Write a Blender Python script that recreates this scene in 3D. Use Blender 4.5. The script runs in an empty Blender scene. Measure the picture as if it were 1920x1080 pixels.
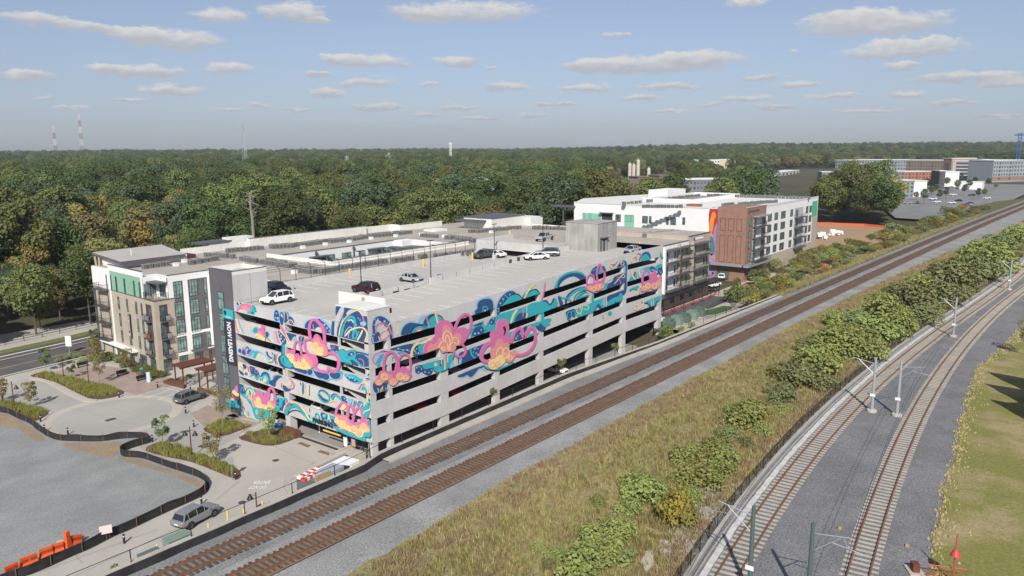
import bpy,bmesh,math,random
import numpy as np
from math import radians,sin,cos,pi,atan,atan2,hypot,floor,sqrt
from mathutils import Vector,Matrix
random.seed(7)
SC=bpy.context.scene
COL=SC.collection
# ------------------------------------------------------------------ camera
F=1440.0
YAW,PITCH,ROLL=radians(37.3),atan(260/F),radians(-0.28)
CAM=np.array([-60.6,-67.8,38.4])
_fw=np.array([cos(YAW)*cos(PITCH),sin(YAW)*cos(PITCH),-sin(PITCH)])
_rt=np.array([sin(YAW),-cos(YAW),0.0])
_up=np.cross(_rt,_fw)
_R=_rt*cos(ROLL)+_up*sin(ROLL)
_U=-_rt*sin(ROLL)+_up*cos(ROLL)
cd=bpy.data.cameras.new("camera")
cam=bpy.data.objects.new("camera",cd)
COL.objects.link(cam)
cd.sensor_width=36.0
cd.lens=F/1920*36.0
cd.clip_start=0.5
cd.clip_end=20000
M=Matrix(((_R[0],_U[0],-_fw[0],CAM[0]),(_R[1],_U[1],-_fw[1],CAM[1]),(_R[2],_U[2],-_fw[2],CAM[2]),(0,0,0,1)))
cam.matrix_world=M
SC.camera=cam
# ------------------------------------------------------------------ light
SUN_AZ,SUN_EL=radians(34.0+180.0),radians(38.0)
W=bpy.data.worlds.new("World")
SC.world=W
W.use_nodes=True
W.cycles.sampling_method='MANUAL'
W.cycles.sample_map_resolution=128
sl=bpy.data.lights.new("sun",'SUN')
sl.energy=3.7
sl.angle=radians(0.55)
sl.color=(1.0,0.955,0.88)
sun=bpy.data.objects.new("sun",sl)
COL.objects.link(sun)
_sd=Vector((cos(SUN_EL)*cos(SUN_AZ),cos(SUN_EL)*sin(SUN_AZ),sin(SUN_EL)))
sun.rotation_euler=_sd.to_track_quat('Z','Y').to_euler()
sun.location=(-200,-150,300)
vs=SC.view_settings
vs.view_transform='Standard'
vs.look='None'
vs.exposure=0.5
vs.gamma=1.0
SC.cycles.max_bounces=5
SC.cycles.diffuse_bounces=3
SC.cycles.glossy_bounces=2
SC.cycles.transparent_max_bounces=6
SC.cycles.volume_bounces=0
SC.cycles.caustics_reflective=False
SC.cycles.caustics_refractive=False
# a point of the photograph's pixel grid (1920 x 1080) taken to a real plane
def ray(px,py):
 return _fw+_R*((px-960)/F)-_U*((py-540)/F)
def P(px,py,z):
 d=ray(px,py);t=(z-CAM[2])/d[2];return CAM+d*t
def onX(px,py,X=0.0):
 d=ray(px,py);t=(X-CAM[0])/d[0];return CAM+d*t
def onY(px,py,Y=0.0):
 d=ray(px,py);t=(Y-CAM[1])/d[1];return CAM+d*t
def build_sky():
 nt=W.node_tree;N=nt.nodes;L=nt.links
 N.clear()
 out=N.new('ShaderNodeOutputWorld')
 sky=N.new('ShaderNodeTexSky');sky.sky_type='NISHITA';sky.sun_disc=False
 sky.sun_elevation=SUN_EL;sky.sun_rotation=pi/2-SUN_AZ
 sky.air_density=1.0;sky.dust_density=0.7;sky.ozone_density=1.2;sky.altitude=200
 bg=N.new('ShaderNodeBackground');bg.inputs[1].default_value=0.056
 hsv=N.new('ShaderNodeHueSaturation');hsv.inputs['Saturation'].default_value=0.6
 L.new(sky.outputs[0],hsv.inputs['Color'])
 tint=N.new('ShaderNodeMixRGB');tint.blend_type='MULTIPLY';tint.inputs[0].default_value=1;tint.inputs[2].default_value=(0.90,1.0,1.22,1)
 L.new(hsv.outputs[0],tint.inputs[1]);L.new(tint.outputs[0],bg.inputs[0])
 tc=N.new('ShaderNodeTexCoord')
 sep=N.new('ShaderNodeSeparateXYZ');L.new(tc.outputs['Generated'],sep.inputs[0])
 def m(op,a,b=None,c=None,clamp=False):
  n=N.new('ShaderNodeMath');n.operation=op;n.use_clamp=clamp
  for i,v in enumerate((a,b,c)):
   if v is None:continue
   if isinstance(v,(int,float)):n.inputs[i].default_value=v
   else:L.new(v,n.inputs[i])
  return n.outputs[0]
 az=m('ARCTAN2',sep.outputs[1],sep.outputs[0])
 el=m('ARCSINE',sep.outputs[2])
 # wobble of the cloud outlines
 cx=N.new('ShaderNodeCombineXYZ');L.new(az,cx.inputs[0]);L.new(m('MULTIPLY',el,2.2),cx.inputs[1])
 def noise(scale,det,off):
  n=N.new('ShaderNodeTexNoise');n.inputs['Scale'].default_value=scale;n.inputs['Detail'].default_value=det
  n.inputs['Roughness'].default_value=0.62
  mp=N.new('ShaderNodeMapping');mp.inputs['Location'].default_value=(off,off*2,0)
  L.new(cx.outputs[0],mp.inputs[0]);L.new(mp.outputs[0],n.inputs[0]);return n.outputs[0]
 n1=noise(26,5,3.1);n2=noise(34,6,8.3);n3=noise(60,5,1.7)
 u=m('ADD',az,m('MULTIPLY',m('SUBTRACT',n1,0.5),0.05))
 v=m('ADD',el,m('MULTIPLY',m('SUBTRACT',n2,0.5),0.020))
 # every puff: an oval; the sum keeps (d*dx, d*dy, d)
 uv=N.new('ShaderNodeCombineXYZ');L.new(u,uv.inputs[0]);L.new(v,uv.inputs[1]);uv.inputs[2].default_value=1.0
 acc=None;src=uv.outputs[0]
 for ci,(px,py,hw,hh)in enumerate(CLOUDS):
  if acc is not None and ci%5==0:
   w=N.new('ShaderNodeVectorMath');w.operation='MULTIPLY_ADD';L.new(acc,w.inputs[0]);w.inputs[1].default_value=(1e-8,)*3;L.new(uv.outputs[0],w.inputs[2]);src=w.outputs[0]
  d=ray(px,py);d=d/np.linalg.norm(d)
  e0=math.asin(d[2]);a0=atan2(d[1],d[0])
  d1=ray(px+hw,py);d1=d1/np.linalg.norm(d1)
  d2=ray(px,py-hh);d2=d2/np.linalg.norm(d2)
  ia=1/(abs(a0-atan2(d1[1],d1[0]))*1.05);ib=1/(abs(math.asin(d2[2])-e0)*1.1)
  e1=e0-0.2/ib
  p=N.new('ShaderNodeVectorMath');p.operation='MULTIPLY_ADD';L.new(src,p.inputs[0])
  p.inputs[1].default_value=(ia,ib,1.0);p.inputs[2].default_value=(-a0*ia,-e1*ib,0.0)
  dt=N.new('ShaderNodeVectorMath');dt.operation='DOT_PRODUCT';L.new(p.outputs[0],dt.inputs[0]);L.new(p.outputs[0],dt.inputs[1])
  dd=m('SUBTRACT',2.2,dt.outputs['Value'],clamp=True)
  q=N.new('ShaderNodeVectorMath');q.operation='MULTIPLY_ADD';L.new(p.outputs[0],q.inputs[0]);L.new(dd,q.inputs[1])
  if acc is not None:L.new(acc,q.inputs[2])
  acc=q.outputs[0]
 sp=N.new('ShaderNodeSeparateXYZ');L.new(acc,sp.inputs[0])
 S=sp.outputs[2];H=sp.outputs[1]
 # scattered cumulus over the rest of the sky, outside the view
 pz=m('MAXIMUM',m('ADD',sep.outputs[2],0.03),0.02)
 cp=N.new('ShaderNodeCombineXYZ');L.new(m('DIVIDE',sep.outputs[0],pz),cp.inputs[0]);L.new(m('DIVIDE',sep.outputs[1],pz),cp.inputs[1])
 nn=N.new('ShaderNodeTexNoise');nn.inputs['Scale'].default_value=1.3;nn.inputs['Detail'].default_value=6;L.new(cp.outputs[0],nn.inputs[0])
 outside=m('MULTIPLY',m('SUBTRACT',m('ABSOLUTE',m('SUBTRACT',az,YAW)),0.66),6.0,clamp=True)
 gen=m('MULTIPLY',m('MULTIPLY',m('SUBTRACT',nn.outputs[0],0.57),9.0,clamp=True),outside)
 dens=m('ADD',S,m('MULTIPLY',m('SUBTRACT',n3,0.55),1.5))
 mask=N.new('ShaderNodeMapRange');mask.interpolation_type='SMOOTHSTEP'
 mask.inputs['From Min'].default_value=0.18;mask.inputs['From Max'].default_value=1.0
 mask.inputs['To Max'].default_value=0.93
 L.new(m('MULTIPLY',dens,m('MULTIPLY',S,3.0,clamp=True)),mask.inputs['Value'])
 fac=m('MAXIMUM',mask.outputs[0],gen)
 lit=N.new('ShaderNodeMapRange');lit.inputs['From Min'].default_value=-0.35;lit.inputs['From Max'].default_value=0.5
 L.new(m('ADD',m('DIVIDE',H,m('MAXIMUM',S,0.01)),m('MULTIPLY',m('SUBTRACT',n3,0.5),0.9)),lit.inputs['Value'])
 cc=N.new('ShaderNodeMixRGB');cc.inputs[1].default_value=(0.56,0.58,0.63,1);cc.inputs[2].default_value=(0.86,0.845,0.82,1)
 L.new(lit.outputs[0],cc.inputs[0])
 bc=N.new('ShaderNodeBackground');L.new(cc.outputs[0],bc.inputs[0]);bc.inputs[1].default_value=0.63
 mx=N.new('ShaderNodeMixShader');L.new(fac,mx.inputs[0]);L.new(bg.outputs[0],mx.inputs[1]);L.new(bc.outputs[0],mx.inputs[2])
 L.new(mx.outputs[0],out.inputs[0])
CLOUDS=[(70,32,80,17),(165,48,60,12),(325,68,115,24),(255,60,60,14),(415,26,64,18),(550,18,72,22),(600,36,30,8),(50,138,62,14),(265,131,102,12),(200,124,36,9),
 (425,125,56,13),(325,167,72,12),(85,184,22,6),(690,112,96,14),(640,106,40,10),(590,138,30,8),(680,153,62,9),(610,172,44,11),(855,114,50,12),(870,18,165,22),(800,28,50,12),
 (805,158,22,5),(487,197,27,7),(715,201,65,7),(800,214,40,5),(860,201,40,6),(950,161,56,9),(1095,164,52,9),(1160,65,33,7),(1200,181,42,7),(1060,196,42,5),(1020,194,36,5),
 (1225,116,185,20),(1310,103,80,16),(1110,118,70,14),(1255,160,72,8),(1640,40,180,26),(1600,26,90,18),(1690,90,145,22),(1720,76,80,12),(1400,184,62,8),(1430,144,52,8),(1490,157,60,7),
 (1490,97,16,5),(1570,178,62,8),(1700,176,36,8),(1690,124,46,7),(1810,141,145,12),(1890,152,60,12),(1400,4,42,8),(1330,194,42,5),(1250,208,60,4),(1455,199,56,5),(920,126,20,5),(900,223,44,4),
 (1620,205,70,5),(1780,190,60,6),(1860,216,60,4),(240,188,50,5),(420,205,40,4),(130,200,40,4),(560,205,34,4),(1010,215,40,4)]
build_sky()
# ------------------------------------------------------------------ helpers
class MB:
 def __init__(s):s.v=[];s.f=[];s.m=[];s.uv=None
 def quad(s,pts,mi=0):
  n=len(s.v);s.v+=[tuple(map(float,p))for p in pts];s.f.append(tuple(range(n,n+len(pts))));s.m.append(mi)
 def hexa(s,b,t,mi=0,mt=None):
  """bottom ring b and top ring t (same count, counter-clockwise from above)"""
  n=len(s.v);k=len(b)
  s.v+=[tuple(map(float,p))for p in b]+[tuple(map(float,p))for p in t]
  for i in range(k):
   j=(i+1)%k
   s.f.append((n+i,n+j,n+k+j,n+k+i));s.m.append(mi)
  s.f.append(tuple(n+k+i for i in range(k)));s.m.append(mi if mt is None else mt)
  s.f.append(tuple(n+k-1-i for i in range(k)));s.m.append(mi)
 def box(s,x0,y0,z0,x1,y1,z1,mi=0,mt=None):
  s.hexa([(x0,y0,z0),(x1,y0,z0),(x1,y1,z0),(x0,y1,z0)],[(x0,y0,z1),(x1,y0,z1),(x1,y1,z1),(x0,y1,z1)],mi,mt)
 def obox(s,c,u,v,hu,hv,z0,z1,mi=0,mt=None):
  """box with horizontal axes u, v round centre c"""
  q=[(c[0]+a*hu*u[0]+b*hv*v[0],c[1]+a*hu*u[1]+b*hv*v[1])for a,b in((-1,-1),(1,-1),(1,1),(-1,1))]
  s.hexa([(x,y,z0)for x,y in q],[(x,y,z1)for x,y in q],mi,mt)
 def prism(s,poly,z0,z1,mi=0,mt=None):
  a=sum(poly[i][0]*poly[(i+1)%len(poly)][1]-poly[(i+1)%len(poly)][0]*poly[i][1]for i in range(len(poly)))
  if a<0:poly=poly[::-1]
  s.hexa([(p[0],p[1],z0)for p in poly],[(p[0],p[1],z1)for p in poly],mi,mt)
 def tube(s,pts,r,n=6,mi=0,cap=True,r1=None):
  pts=[Vector(p)for p in pts];k=len(pts);base=len(s.v)
  for i,p in enumerate(pts):
   d=(pts[min(i+1,k-1)]-pts[max(i-1,0)]).normalized()
   a=Vector((0,0,1))if abs(d.z)<0.9 else Vector((1,0,0))
   x=d.cross(a).normalized();y=d.cross(x)
   rr=r if r1 is None else r+(r1-r)*i/(k-1)
   for j in range(n):
    t=2*pi*j/n;q=p+x*(rr*cos(t))+y*(rr*sin(t));s.v.append(tuple(q))
  for i in range(k-1):
   for j in range(n):
    a=base+i*n+j;b=base+i*n+(j+1)%n
    s.f.append((a,b,b+n,a+n));s.m.append(mi)
  if cap:
   s.f.append(tuple(base+j for j in range(n))[::-1]);s.m.append(mi)
   s.f.append(tuple(base+(k-1)*n+j for j in range(n)));s.m.append(mi)
 def lathe(s,c,prof,n=10,mi=0):
  base=len(s.v)
  for r,z in prof:
   for j in range(n):
    t=2*pi*j/n;s.v.append((c[0]+r*cos(t),c[1]+r*sin(t),c[2]+z))
  for i in range(len(prof)-1):
   for j in range(n):
    a=base+i*n+j;b=base+i*n+(j+1)%n
    s.f.append((a,b,b+n,a+n));s.m.append(mi)
  s.f.append(tuple(base+(len(prof)-1)*n+j for j in range(n)));s.m.append(mi)
 def mesh(s,name,mats,off=None,smooth=False):
  me=bpy.data.meshes.new(name)
  v=s.v if off is None else[(p[0]-off[0],p[1]-off[1],p[2]-off[2])for p in s.v]
  me.from_pydata(v,[],s.f)
  if not isinstance(mats,(list,tuple)):mats=[mats]
  for x in mats:me.materials.append(x)
  if len(mats)>1:me.polygons.foreach_set('material_index',s.m)
  if smooth:me.polygons.foreach_set('use_smooth',[True]*len(s.f))
  me.update();return me
 def build(s,name,mats,parent=None,smooth=False,world=True,loc=None):
  """link as ONE object; world=True: the points are world coordinates"""
  off=None
  if parent is not None and world:off=WL(parent)
  if parent is None and loc is not None:off=loc
  o=bpy.data.objects.new(name,s.mesh(name,mats,off,smooth));COL.objects.link(o)
  if parent is not None:o.parent=parent
  elif loc is not None:o.location=loc
  return o
def WL(o):
 p=[0.0,0.0,0.0]
 while o is not None:
  p=[p[i]+o.location[i]for i in range(3)];o=o.parent
 return p
def tag(o,label=None,cat=None,group=None,kind=None):
 if label:o['label']=label
 if cat:o['category']=cat
 if group:o['group']=group
 if kind:o['kind']=kind
 return o
def thing(name,label,cat,loc=(0,0,0),rz=0.0,group=None):
 o=bpy.data.objects.new(name,None);COL.objects.link(o);o.empty_display_size=0.3
 o.location=tuple(map(float,loc));o.rotation_euler=(0,0,rz)
 return tag(o,label,cat,group)
def put(name,me,parent=None,loc=(0,0,0),rz=0.0,sc=None):
 o=bpy.data.objects.new(name,me);COL.objects.link(o)
 o.location=tuple(map(float,loc));o.rotation_euler=(0,0,rz)
 if sc is not None:o.scale=sc if isinstance(sc,(tuple,list))else(sc,sc,sc)
 if parent is not None:o.parent=parent
 return o
KIDS={}
def dup(root,loc,rz=0.0,label=None,group=None,cat=None,sc=None):
 r=root.copy();COL.objects.link(r);r.location=tuple(map(float,loc));r.rotation_euler=(0,0,rz)
 if sc is not None:r.scale=sc if isinstance(sc,(tuple,list))else(sc,sc,sc)
 if label:r['label']=label
 if group:r['group']=group
 if root.name not in KIDS:KIDS[root.name]=[(c,list(c.children))for c in root.children]
 for ch,sub in KIDS[root.name]:
  c=ch.copy();COL.objects.link(c);c.parent=r
  for g2 in sub:
   d=g2 .copy();COL.objects.link(d);d.parent=c
 return r
def structure(o):o['kind']='structure';return o
# ------------------------------------------------------------------ materials
MATS={}
def pm(name,c,rough=0.8,c2=None,scale=0.6,det=4,spec=0.3,metal=0.0,bump=0.0,bscale=None,coord='Object',stretch=(1,1,1),lo=0.38,hi=0.62,fine=0.0,fscale=40.0,streak=0.0):
 if name in MATS:return MATS[name]
 mt=bpy.data.materials.new(name);mt.use_nodes=True
 nt=mt.node_tree;N=nt.nodes;L=nt.links
 b=N['Principled BSDF'];b.inputs['Roughness'].default_value=rough;b.inputs['Metallic'].default_value=metal
 b.inputs['Specular IOR Level'].default_value=spec
 col4=(c[0],c[1],c[2],1)
 b.inputs['Base Color'].default_value=col4
 mt.diffuse_color=col4
 src=None
 if coord=='Object':tcn=N.new('ShaderNodeTexCoord');src=tcn.outputs['Object']
 else:gn=N.new('ShaderNodeNewGeometry');src=gn.outputs['Position']
 mp=N.new('ShaderNodeMapping');mp.inputs['Scale'].default_value=stretch;L.new(src,mp.inputs[0])
 cur=None
 if c2 is not None:
  nz=N.new('ShaderNodeTexNoise');nz.inputs['Scale'].default_value=scale;nz.inputs['Detail'].default_value=det
  nz.inputs['Roughness'].default_value=0.6
  L.new(mp.outputs[0],nz.inputs[0])
  mr=N.new('ShaderNodeMapRange');mr.inputs['From Min'].default_value=lo;mr.inputs['From Max'].default_value=hi;L.new(nz.outputs[0],mr.inputs[0])
  mx=N.new('ShaderNodeMixRGB');mx.inputs[1].default_value=col4;mx.inputs[2].default_value=(c2[0],c2[1],c2[2],1)
  L.new(mr.outputs[0],mx.inputs[0]);cur=mx.outputs[0]
 if fine>0:
  nf=N.new('ShaderNodeTexNoise');nf.inputs['Scale'].default_value=fscale;nf.inputs['Detail'].default_value=2
  L.new(src,nf.inputs[0])
  mr=N.new('ShaderNodeMapRange');mr.inputs['From Min'].default_value=0.3;mr.inputs['From Max'].default_value=0.7
  mr.inputs['To Min'].default_value=1-fine;mr.inputs['To Max'].default_value=1+fine;L.new(nf.outputs[0],mr.inputs[0])
  mm=N.new('ShaderNodeMixRGB');mm.blend_type='MULTIPLY';mm.inputs[0].default_value=1
  if cur is None:mm.inputs[1].default_value=col4
  else:L.new(cur,mm.inputs[1])
  L.new(mr.outputs[0],mm.inputs[2]);cur=mm.outputs[0]
 if streak>0:
  ms=N.new('ShaderNodeMapping');ms.inputs['Scale'].default_value=(1.4,1.4,0.12);L.new(src,ms.inputs[0])
  ns=N.new('ShaderNodeTexNoise');ns.inputs['Scale'].default_value=1.3;ns.inputs['Detail'].default_value=5;L.new(ms.outputs[0],ns.inputs[0])
  mr=N.new('ShaderNodeMapRange');mr.inputs['From Min'].default_value=0.45;mr.inputs['From Max'].default_value=0.75
  mr.inputs['To Min'].default_value=1;mr.inputs['To Max'].default_value=1-streak;L.new(ns.outputs[0],mr.inputs[0])
  mm=N.new('ShaderNodeMixRGB');mm.blend_type='MULTIPLY';mm.inputs[0].default_value=1
  if cur is None:mm.inputs[1].default_value=col4
  else:L.new(cur,mm.inputs[1])
  L.new(mr.outputs[0],mm.inputs[2]);cur=mm.outputs[0]
 if cur is not None:L.new(cur,b.inputs['Base Color'])
 if bump>0:
  nb=N.new('ShaderNodeTexNoise');nb.inputs['Scale'].default_value=bscale or scale*6;nb.inputs['Detail'].default_value=3
  L.new(src,nb.inputs[0])
  bp=N.new('ShaderNodeBump');bp.inputs['Strength'].default_value=bump;bp.inputs['Distance'].default_value=0.05
  L.new(nb.outputs[0],bp.inputs['Height']);L.new(bp.outputs[0],b.inputs['Normal'])
 MATS[name]=mt
 return mt
def leafmat(name,c,c2,c3=None,scale=0.35,rand=0.25,trans=0.25):
 """foliage: colour drifts over the crown and from plant to plant"""
 if name in MATS:return MATS[name]
 mt=bpy.data.materials.new(name);mt.use_nodes=True
 nt=mt.node_tree;N=nt.nodes;L=nt.links
 b=N['Principled BSDF'];b.inputs['Roughness'].default_value=0.6;b.inputs['Specular IOR Level'].default_value=0.25
 tcn=N.new('ShaderNodeTexCoord');oi=N.new('ShaderNodeObjectInfo')
 nz=N.new('ShaderNodeTexNoise');nz.inputs['Scale'].default_value=scale;nz.inputs['Detail'].default_value=3
 L.new(tcn.outputs['Object'],nz.inputs[0])
 mr=N.new('ShaderNodeMapRange');mr.inputs['From Min'].default_value=0.35;mr.inputs['From Max'].default_value=0.65;L.new(nz.outputs[0],mr.inputs[0])
 mx=N.new('ShaderNodeMixRGB');mx.inputs[1].default_value=(*c,1);mx.inputs[2].default_value=(*c2,1);L.new(mr.outputs[0],mx.inputs[0])
 cur=mx.outputs[0]
 nf=N.new('ShaderNodeTexNoise');nf.inputs['Scale'].default_value=scale*9;nf.inputs['Detail'].default_value=1;L.new(tcn.outputs['Object'],nf.inputs[0])
 hs=N.new('ShaderNodeHueSaturation');L.new(cur,hs.inputs['Color'])
 a=N.new('ShaderNodeMath');a.operation='MULTIPLY_ADD';L.new(oi.outputs['Random'],a.inputs[0]);a.inputs[1].default_value=0.05;a.inputs[2].default_value=0.475;L.new(a.outputs[0],hs.inputs['Hue'])
 v1=N.new('ShaderNodeMath');v1 .operation='MULTIPLY_ADD';L.new(oi.outputs['Random'],v1 .inputs[0]);v1 .inputs[1].default_value=rand*2;v1 .inputs[2].default_value=1-rand
 v2=N.new('ShaderNodeMath');v2 .operation='MULTIPLY_ADD';L.new(nf.outputs[0],v2 .inputs[0]);v2 .inputs[1].default_value=0.9;v2 .inputs[2].default_value=0.55
 v3=N.new('ShaderNodeMath');v3 .operation='MULTIPLY';L.new(v1 .outputs[0],v3 .inputs[0]);L.new(v2 .outputs[0],v3 .inputs[1]);L.new(v3 .outputs[0],hs.inputs['Value'])
 L.new(hs.outputs[0],b.inputs['Base Color'])
 if trans>0:
  tr=N.new('ShaderNodeBsdfTranslucent');L.new(hs.outputs[0],tr.inputs[0])
  ms=N.new('ShaderNodeMixShader');ms.inputs[0].default_value=trans
  L.new(b.outputs[0],ms.inputs[1]);L.new(tr.outputs[0],ms.inputs[2])
  L.new(ms.outputs[0],N['Material Output'].inputs[0])
 mt.diffuse_color=(*c,1)
 MATS[name]=mt
 return mt
def glass(name='window_glass',c=(0.05,0.075,0.075),rough=0.08):
 return pm(name,c,rough=rough,spec=0.8,c2=tuple(x*2.4 for x in c),scale=0.9,det=1)
CONC=pm('concrete_panel',(0.56,0.55,0.535),0.85,(0.50,0.49,0.475),scale=0.25,fine=0.04,fscale=6,streak=0.07,coord='P')
CONCD=pm('weathered_concrete',(0.42,0.41,0.385),0.9,(0.33,0.32,0.30),scale=0.3,fine=0.06,fscale=5,streak=0.3,coord='P')
DECK=pm('deck_concrete',(0.505,0.475,0.435),0.85,(0.455,0.43,0.395),scale=0.09,fine=0.05,fscale=3,coord='P')
WHITEP=pm('white_stucco',(0.80,0.79,0.77),0.85,(0.76,0.75,0.73),scale=0.2,fine=0.03,fscale=4,coord='P')
CREAMP=pm('cream_membrane',(0.78,0.76,0.71),0.85,(0.70,0.68,0.62),scale=0.25,streak=0.08,coord='P')
ROOFT=pm('tan_roof_membrane',(0.44,0.40,0.345),0.9,(0.37,0.335,0.285),scale=0.12,det=6,fine=0.06,fscale=1.2,coord='P')
ROOFW=pm('white_roof_membrane',(0.74,0.73,0.71),0.85,(0.66,0.65,0.63),scale=0.2,coord='P')
TANB=pm('tan_brick_face',(0.46,0.395,0.315),0.9,(0.41,0.35,0.275),scale=0.5,fine=0.10,fscale=9,coord='P')
GREYP=pm('charcoal_stucco',(0.125,0.12,0.13),0.85,(0.11,0.105,0.115),scale=0.3,fine=0.04,fscale=4,coord='P')
GREENP=pm('sage_green_panel',(0.25,0.45,0.32),0.7,(0.235,0.425,0.30),scale=0.3,coord='P')
BLACKM=pm('black_metal',(0.022,0.022,0.024),0.5,spec=0.4)
DGREYM=pm('dark_grey_metal',(0.10,0.10,0.11),0.5,spec=0.4)
GALV=pm('galvanised_steel',(0.42,0.44,0.46),0.45,spec=0.5,metal=0.4,c2=(0.36,0.38,0.40),scale=1.5)
DARKV=pm('interior_shade',(0.06,0.06,0.062),0.9)  # near-black colour standing in for shade inside openings and recesses
WHITEM=pm('white_paint',(0.8,0.8,0.79),0.6)
YELM=pm('yellow_paint',(0.75,0.47,0.10),0.6)
GLASS=glass()
GLASSG=glass('window_glass_green',(0.085,0.145,0.13),0.1)
FRAME=pm('dark_window_frame',(0.045,0.05,0.05),0.5)
def rectpts(poly,n=2):return poly
def smooth(pts,n=3,closed=True):
 """Catmull-Rom through the points"""
 k=len(pts);out=[]
 rng=range(k)if closed else range(k-1)
 for i in rng:
  if closed:p0,p1,p2,p3=pts[(i-1)%k],pts[i],pts[(i+1)%k],pts[(i+2)%k]
  else:p0,p1,p2,p3=pts[max(i-1,0)],pts[i],pts[i+1],pts[min(i+2,k-1)]
  for j in range(n):
   t=j/n
   out.append(tuple(0.5*((2*p1[q])+(-p0[q]+p2[q])*t+(2*p0[q]-5*p1[q]+4*p2[q]-p3[q])*t*t+(-p0[q]+3*p1[q]-3*p2[q]+p3[q])*t**3)for q in range(len(p1))))
 if not closed:out.append(tuple(pts[-1]))
 return out
def text_mesh(body,size,name,mat,extrude=0.0,spacing=1.0,align='CENTER',bold=0.0):
 cu=bpy.data.curves.new(name,'FONT');cu.body=body;cu.size=size;cu.extrude=extrude;cu.align_x=align;cu.align_y='CENTER';cu.space_character=spacing
 cu.offset=bold;cu.resolution_u=2
 o=bpy.data.objects.new(name,cu);COL.objects.link(o)
 dg=bpy.context.evaluated_depsgraph_get()
 me=bpy.data.meshes.new_from_object(o.evaluated_get(dg));me.name=name
 bpy.data.objects.remove(o);bpy.data.curves.remove(cu)
 me.materials.clear();me.materials.append(mat)
 return me
 # ------------------------------------------------------------------ ground, water-free terrain
ZP,ZB,ZL=0.8,7.1,6.2
def sstep(a,b,x):
 t=min(max((x-a)/(b-a),0.0),1.0);return t*t*(3-2*t)
def vnoise(x,y):
 def h(i,j):
  n=(i*374761393+j*668265263)&0xffffffff;n=((n^(n>>13))*1274126177)&0xffffffff
  return((n^(n>>16))&0xffff)/65535.0
 i,j=floor(x),floor(y);fx,fy=x-i,y-j;fx=fx*fx*(3-2*fx);fy=fy*fy*(3-2*fy)
 return(h(i,j)*(1-fx)+h(i+1,j)*fx)*(1-fy)+(h(i,j+1)*(1-fx)+h(i+1,j+1)*fx)*fy
def T(x,y):
 d=hypot(x-CAM[0],y-CAM[1]);a=math.degrees(atan2(y-CAM[1],x-CAM[0]))-37.3
 z=0.3
 z+=2.4*sstep(60,110,x)*sstep(130,40,y)
 rt_=sstep(2,-14,a)
 z+=sstep(600,2300,d)*(1+7*vnoise(x/500.0,y/500.0))+sstep(1500,3000,d)*(rt_*14+12*vnoise(x/700.0+7,y/700.0)-2)
 z+=sstep(250,700,d)*5*(vnoise(x/160.0,y/160.0)-0.3)
 k=sstep(60,100,x)*sstep(110,70,y)*sstep(-75,-45,y)*sstep(900,800,x)
 z=z*(1-k)+2.7*k
 return max(z,0.25)
GROUNDM=pm('woodland_ground',(0.055,0.06,0.03),1.0,(0.10,0.085,0.05),scale=0.02,det=6,coord='P')
b=MB()
rs=[8*1.075**i for i in range(92)];na=150
for r in rs:
 for j in range(na):
  t=2*pi*j/na;x=CAM[0]+r*cos(t);y=CAM[1]+r*sin(t);b.v.append((x,y,T(x,y)))
b.v.append((CAM[0],CAM[1],0.3));k0=len(b.v)-1
for i in range(len(rs)-1):
 for j in range(na):
  a=i*na+j;c=i*na+(j+1)%na;b.f.append((a,a+na,c+na,c));b.m.append(0)
for j in range(na):b.f.append((k0,j,(j+1)%na));b.m.append(0)
structure(b.build('ground',GROUNDM,smooth=True))
# ---- the freight line on its raised bed behind a retaining wall
WALLX=[(-95,-12.3),(-18,-12.6),(-12.5,-12.55),(-9.2,-11.75),(26,-11.6),(50,-13.2),(103,-15.0)]
def wallY(x):return float(np.interp(x,[p[0]for p in WALLX],[p[1]for p in WALLX]))
def wallZ(x):return float(np.interp(x,[-95,26,50,103],[7.75,7.75,7.45,7.35]))
_c3=lambda x,y:(1260+x/6,540+y/6)
_c2=lambda x,y:(780+x/6,700+y/6)
_c4=lambda x,y:(1680+x/8,360+y/8)
_t1=[(333,1079),(620,946),_c2(0,1010),_c2(1000,555),_c2(1920,140),_c3(0,690),_c3(1000,255),_c3(1640,-10),_c4(0,970),_c4(1000,515),_c4(1920,165)]
_w=np.array([P(px,py,7.3)for px,py in _t1]);FR1=np.polyfit(_w[:,0],_w[:,1],2)
def fr1(x):return float(np.polyval(FR1,x))
def fr2(x):return fr1(x)-4.45
EDGE=[(-95,-26.3),(-26,-26.0),(-15,-25.5),(-4,-25.2),(5.4,-25.4),(17.5,-25.3),(37.6,-25.5),(52.5,-26.0),(81,-26.3),(165,-30.0),(334,-42.5),(520,-52)]
def edgeY(x):return float(np.interp(x,[p[0]for p in EDGE],[p[1]for p in EDGE]))
def farY(x):return fr1(x)+float(np.interp(x,[103,140,300,520],[2.9,3.0,3.4,4]))
def strip(fa,fb,xs,za,zb,n,mi,mb,wob=0.0):
 base=len(mb.v)
 for i,x in enumerate(xs):
  ya,yb=fa(x),fb(x)
  for j in range(n+1):
   t=j/n;y=ya+(yb-ya)*t;z=(za(x)if callable(za)else za)*(1-t)+(zb(x)if callable(zb)else zb)*t
   if wob and 0<j<n:z+=wob*(vnoise(x*0.7,y*0.7)-0.5)
   mb.v.append((x,y,z))
 for i in range(len(xs)-1):
  for j in range(n):
   a=base+i*(n+1)+j;mb.f.append((a,a+1,a+n+2,a+n+1));mb.m.append(mi)
def xr(a,b_,s):return[a+(b_-a)*i/max(1,int((b_-a)/s))for i in range(int((b_-a)/s)+1)]
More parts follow.
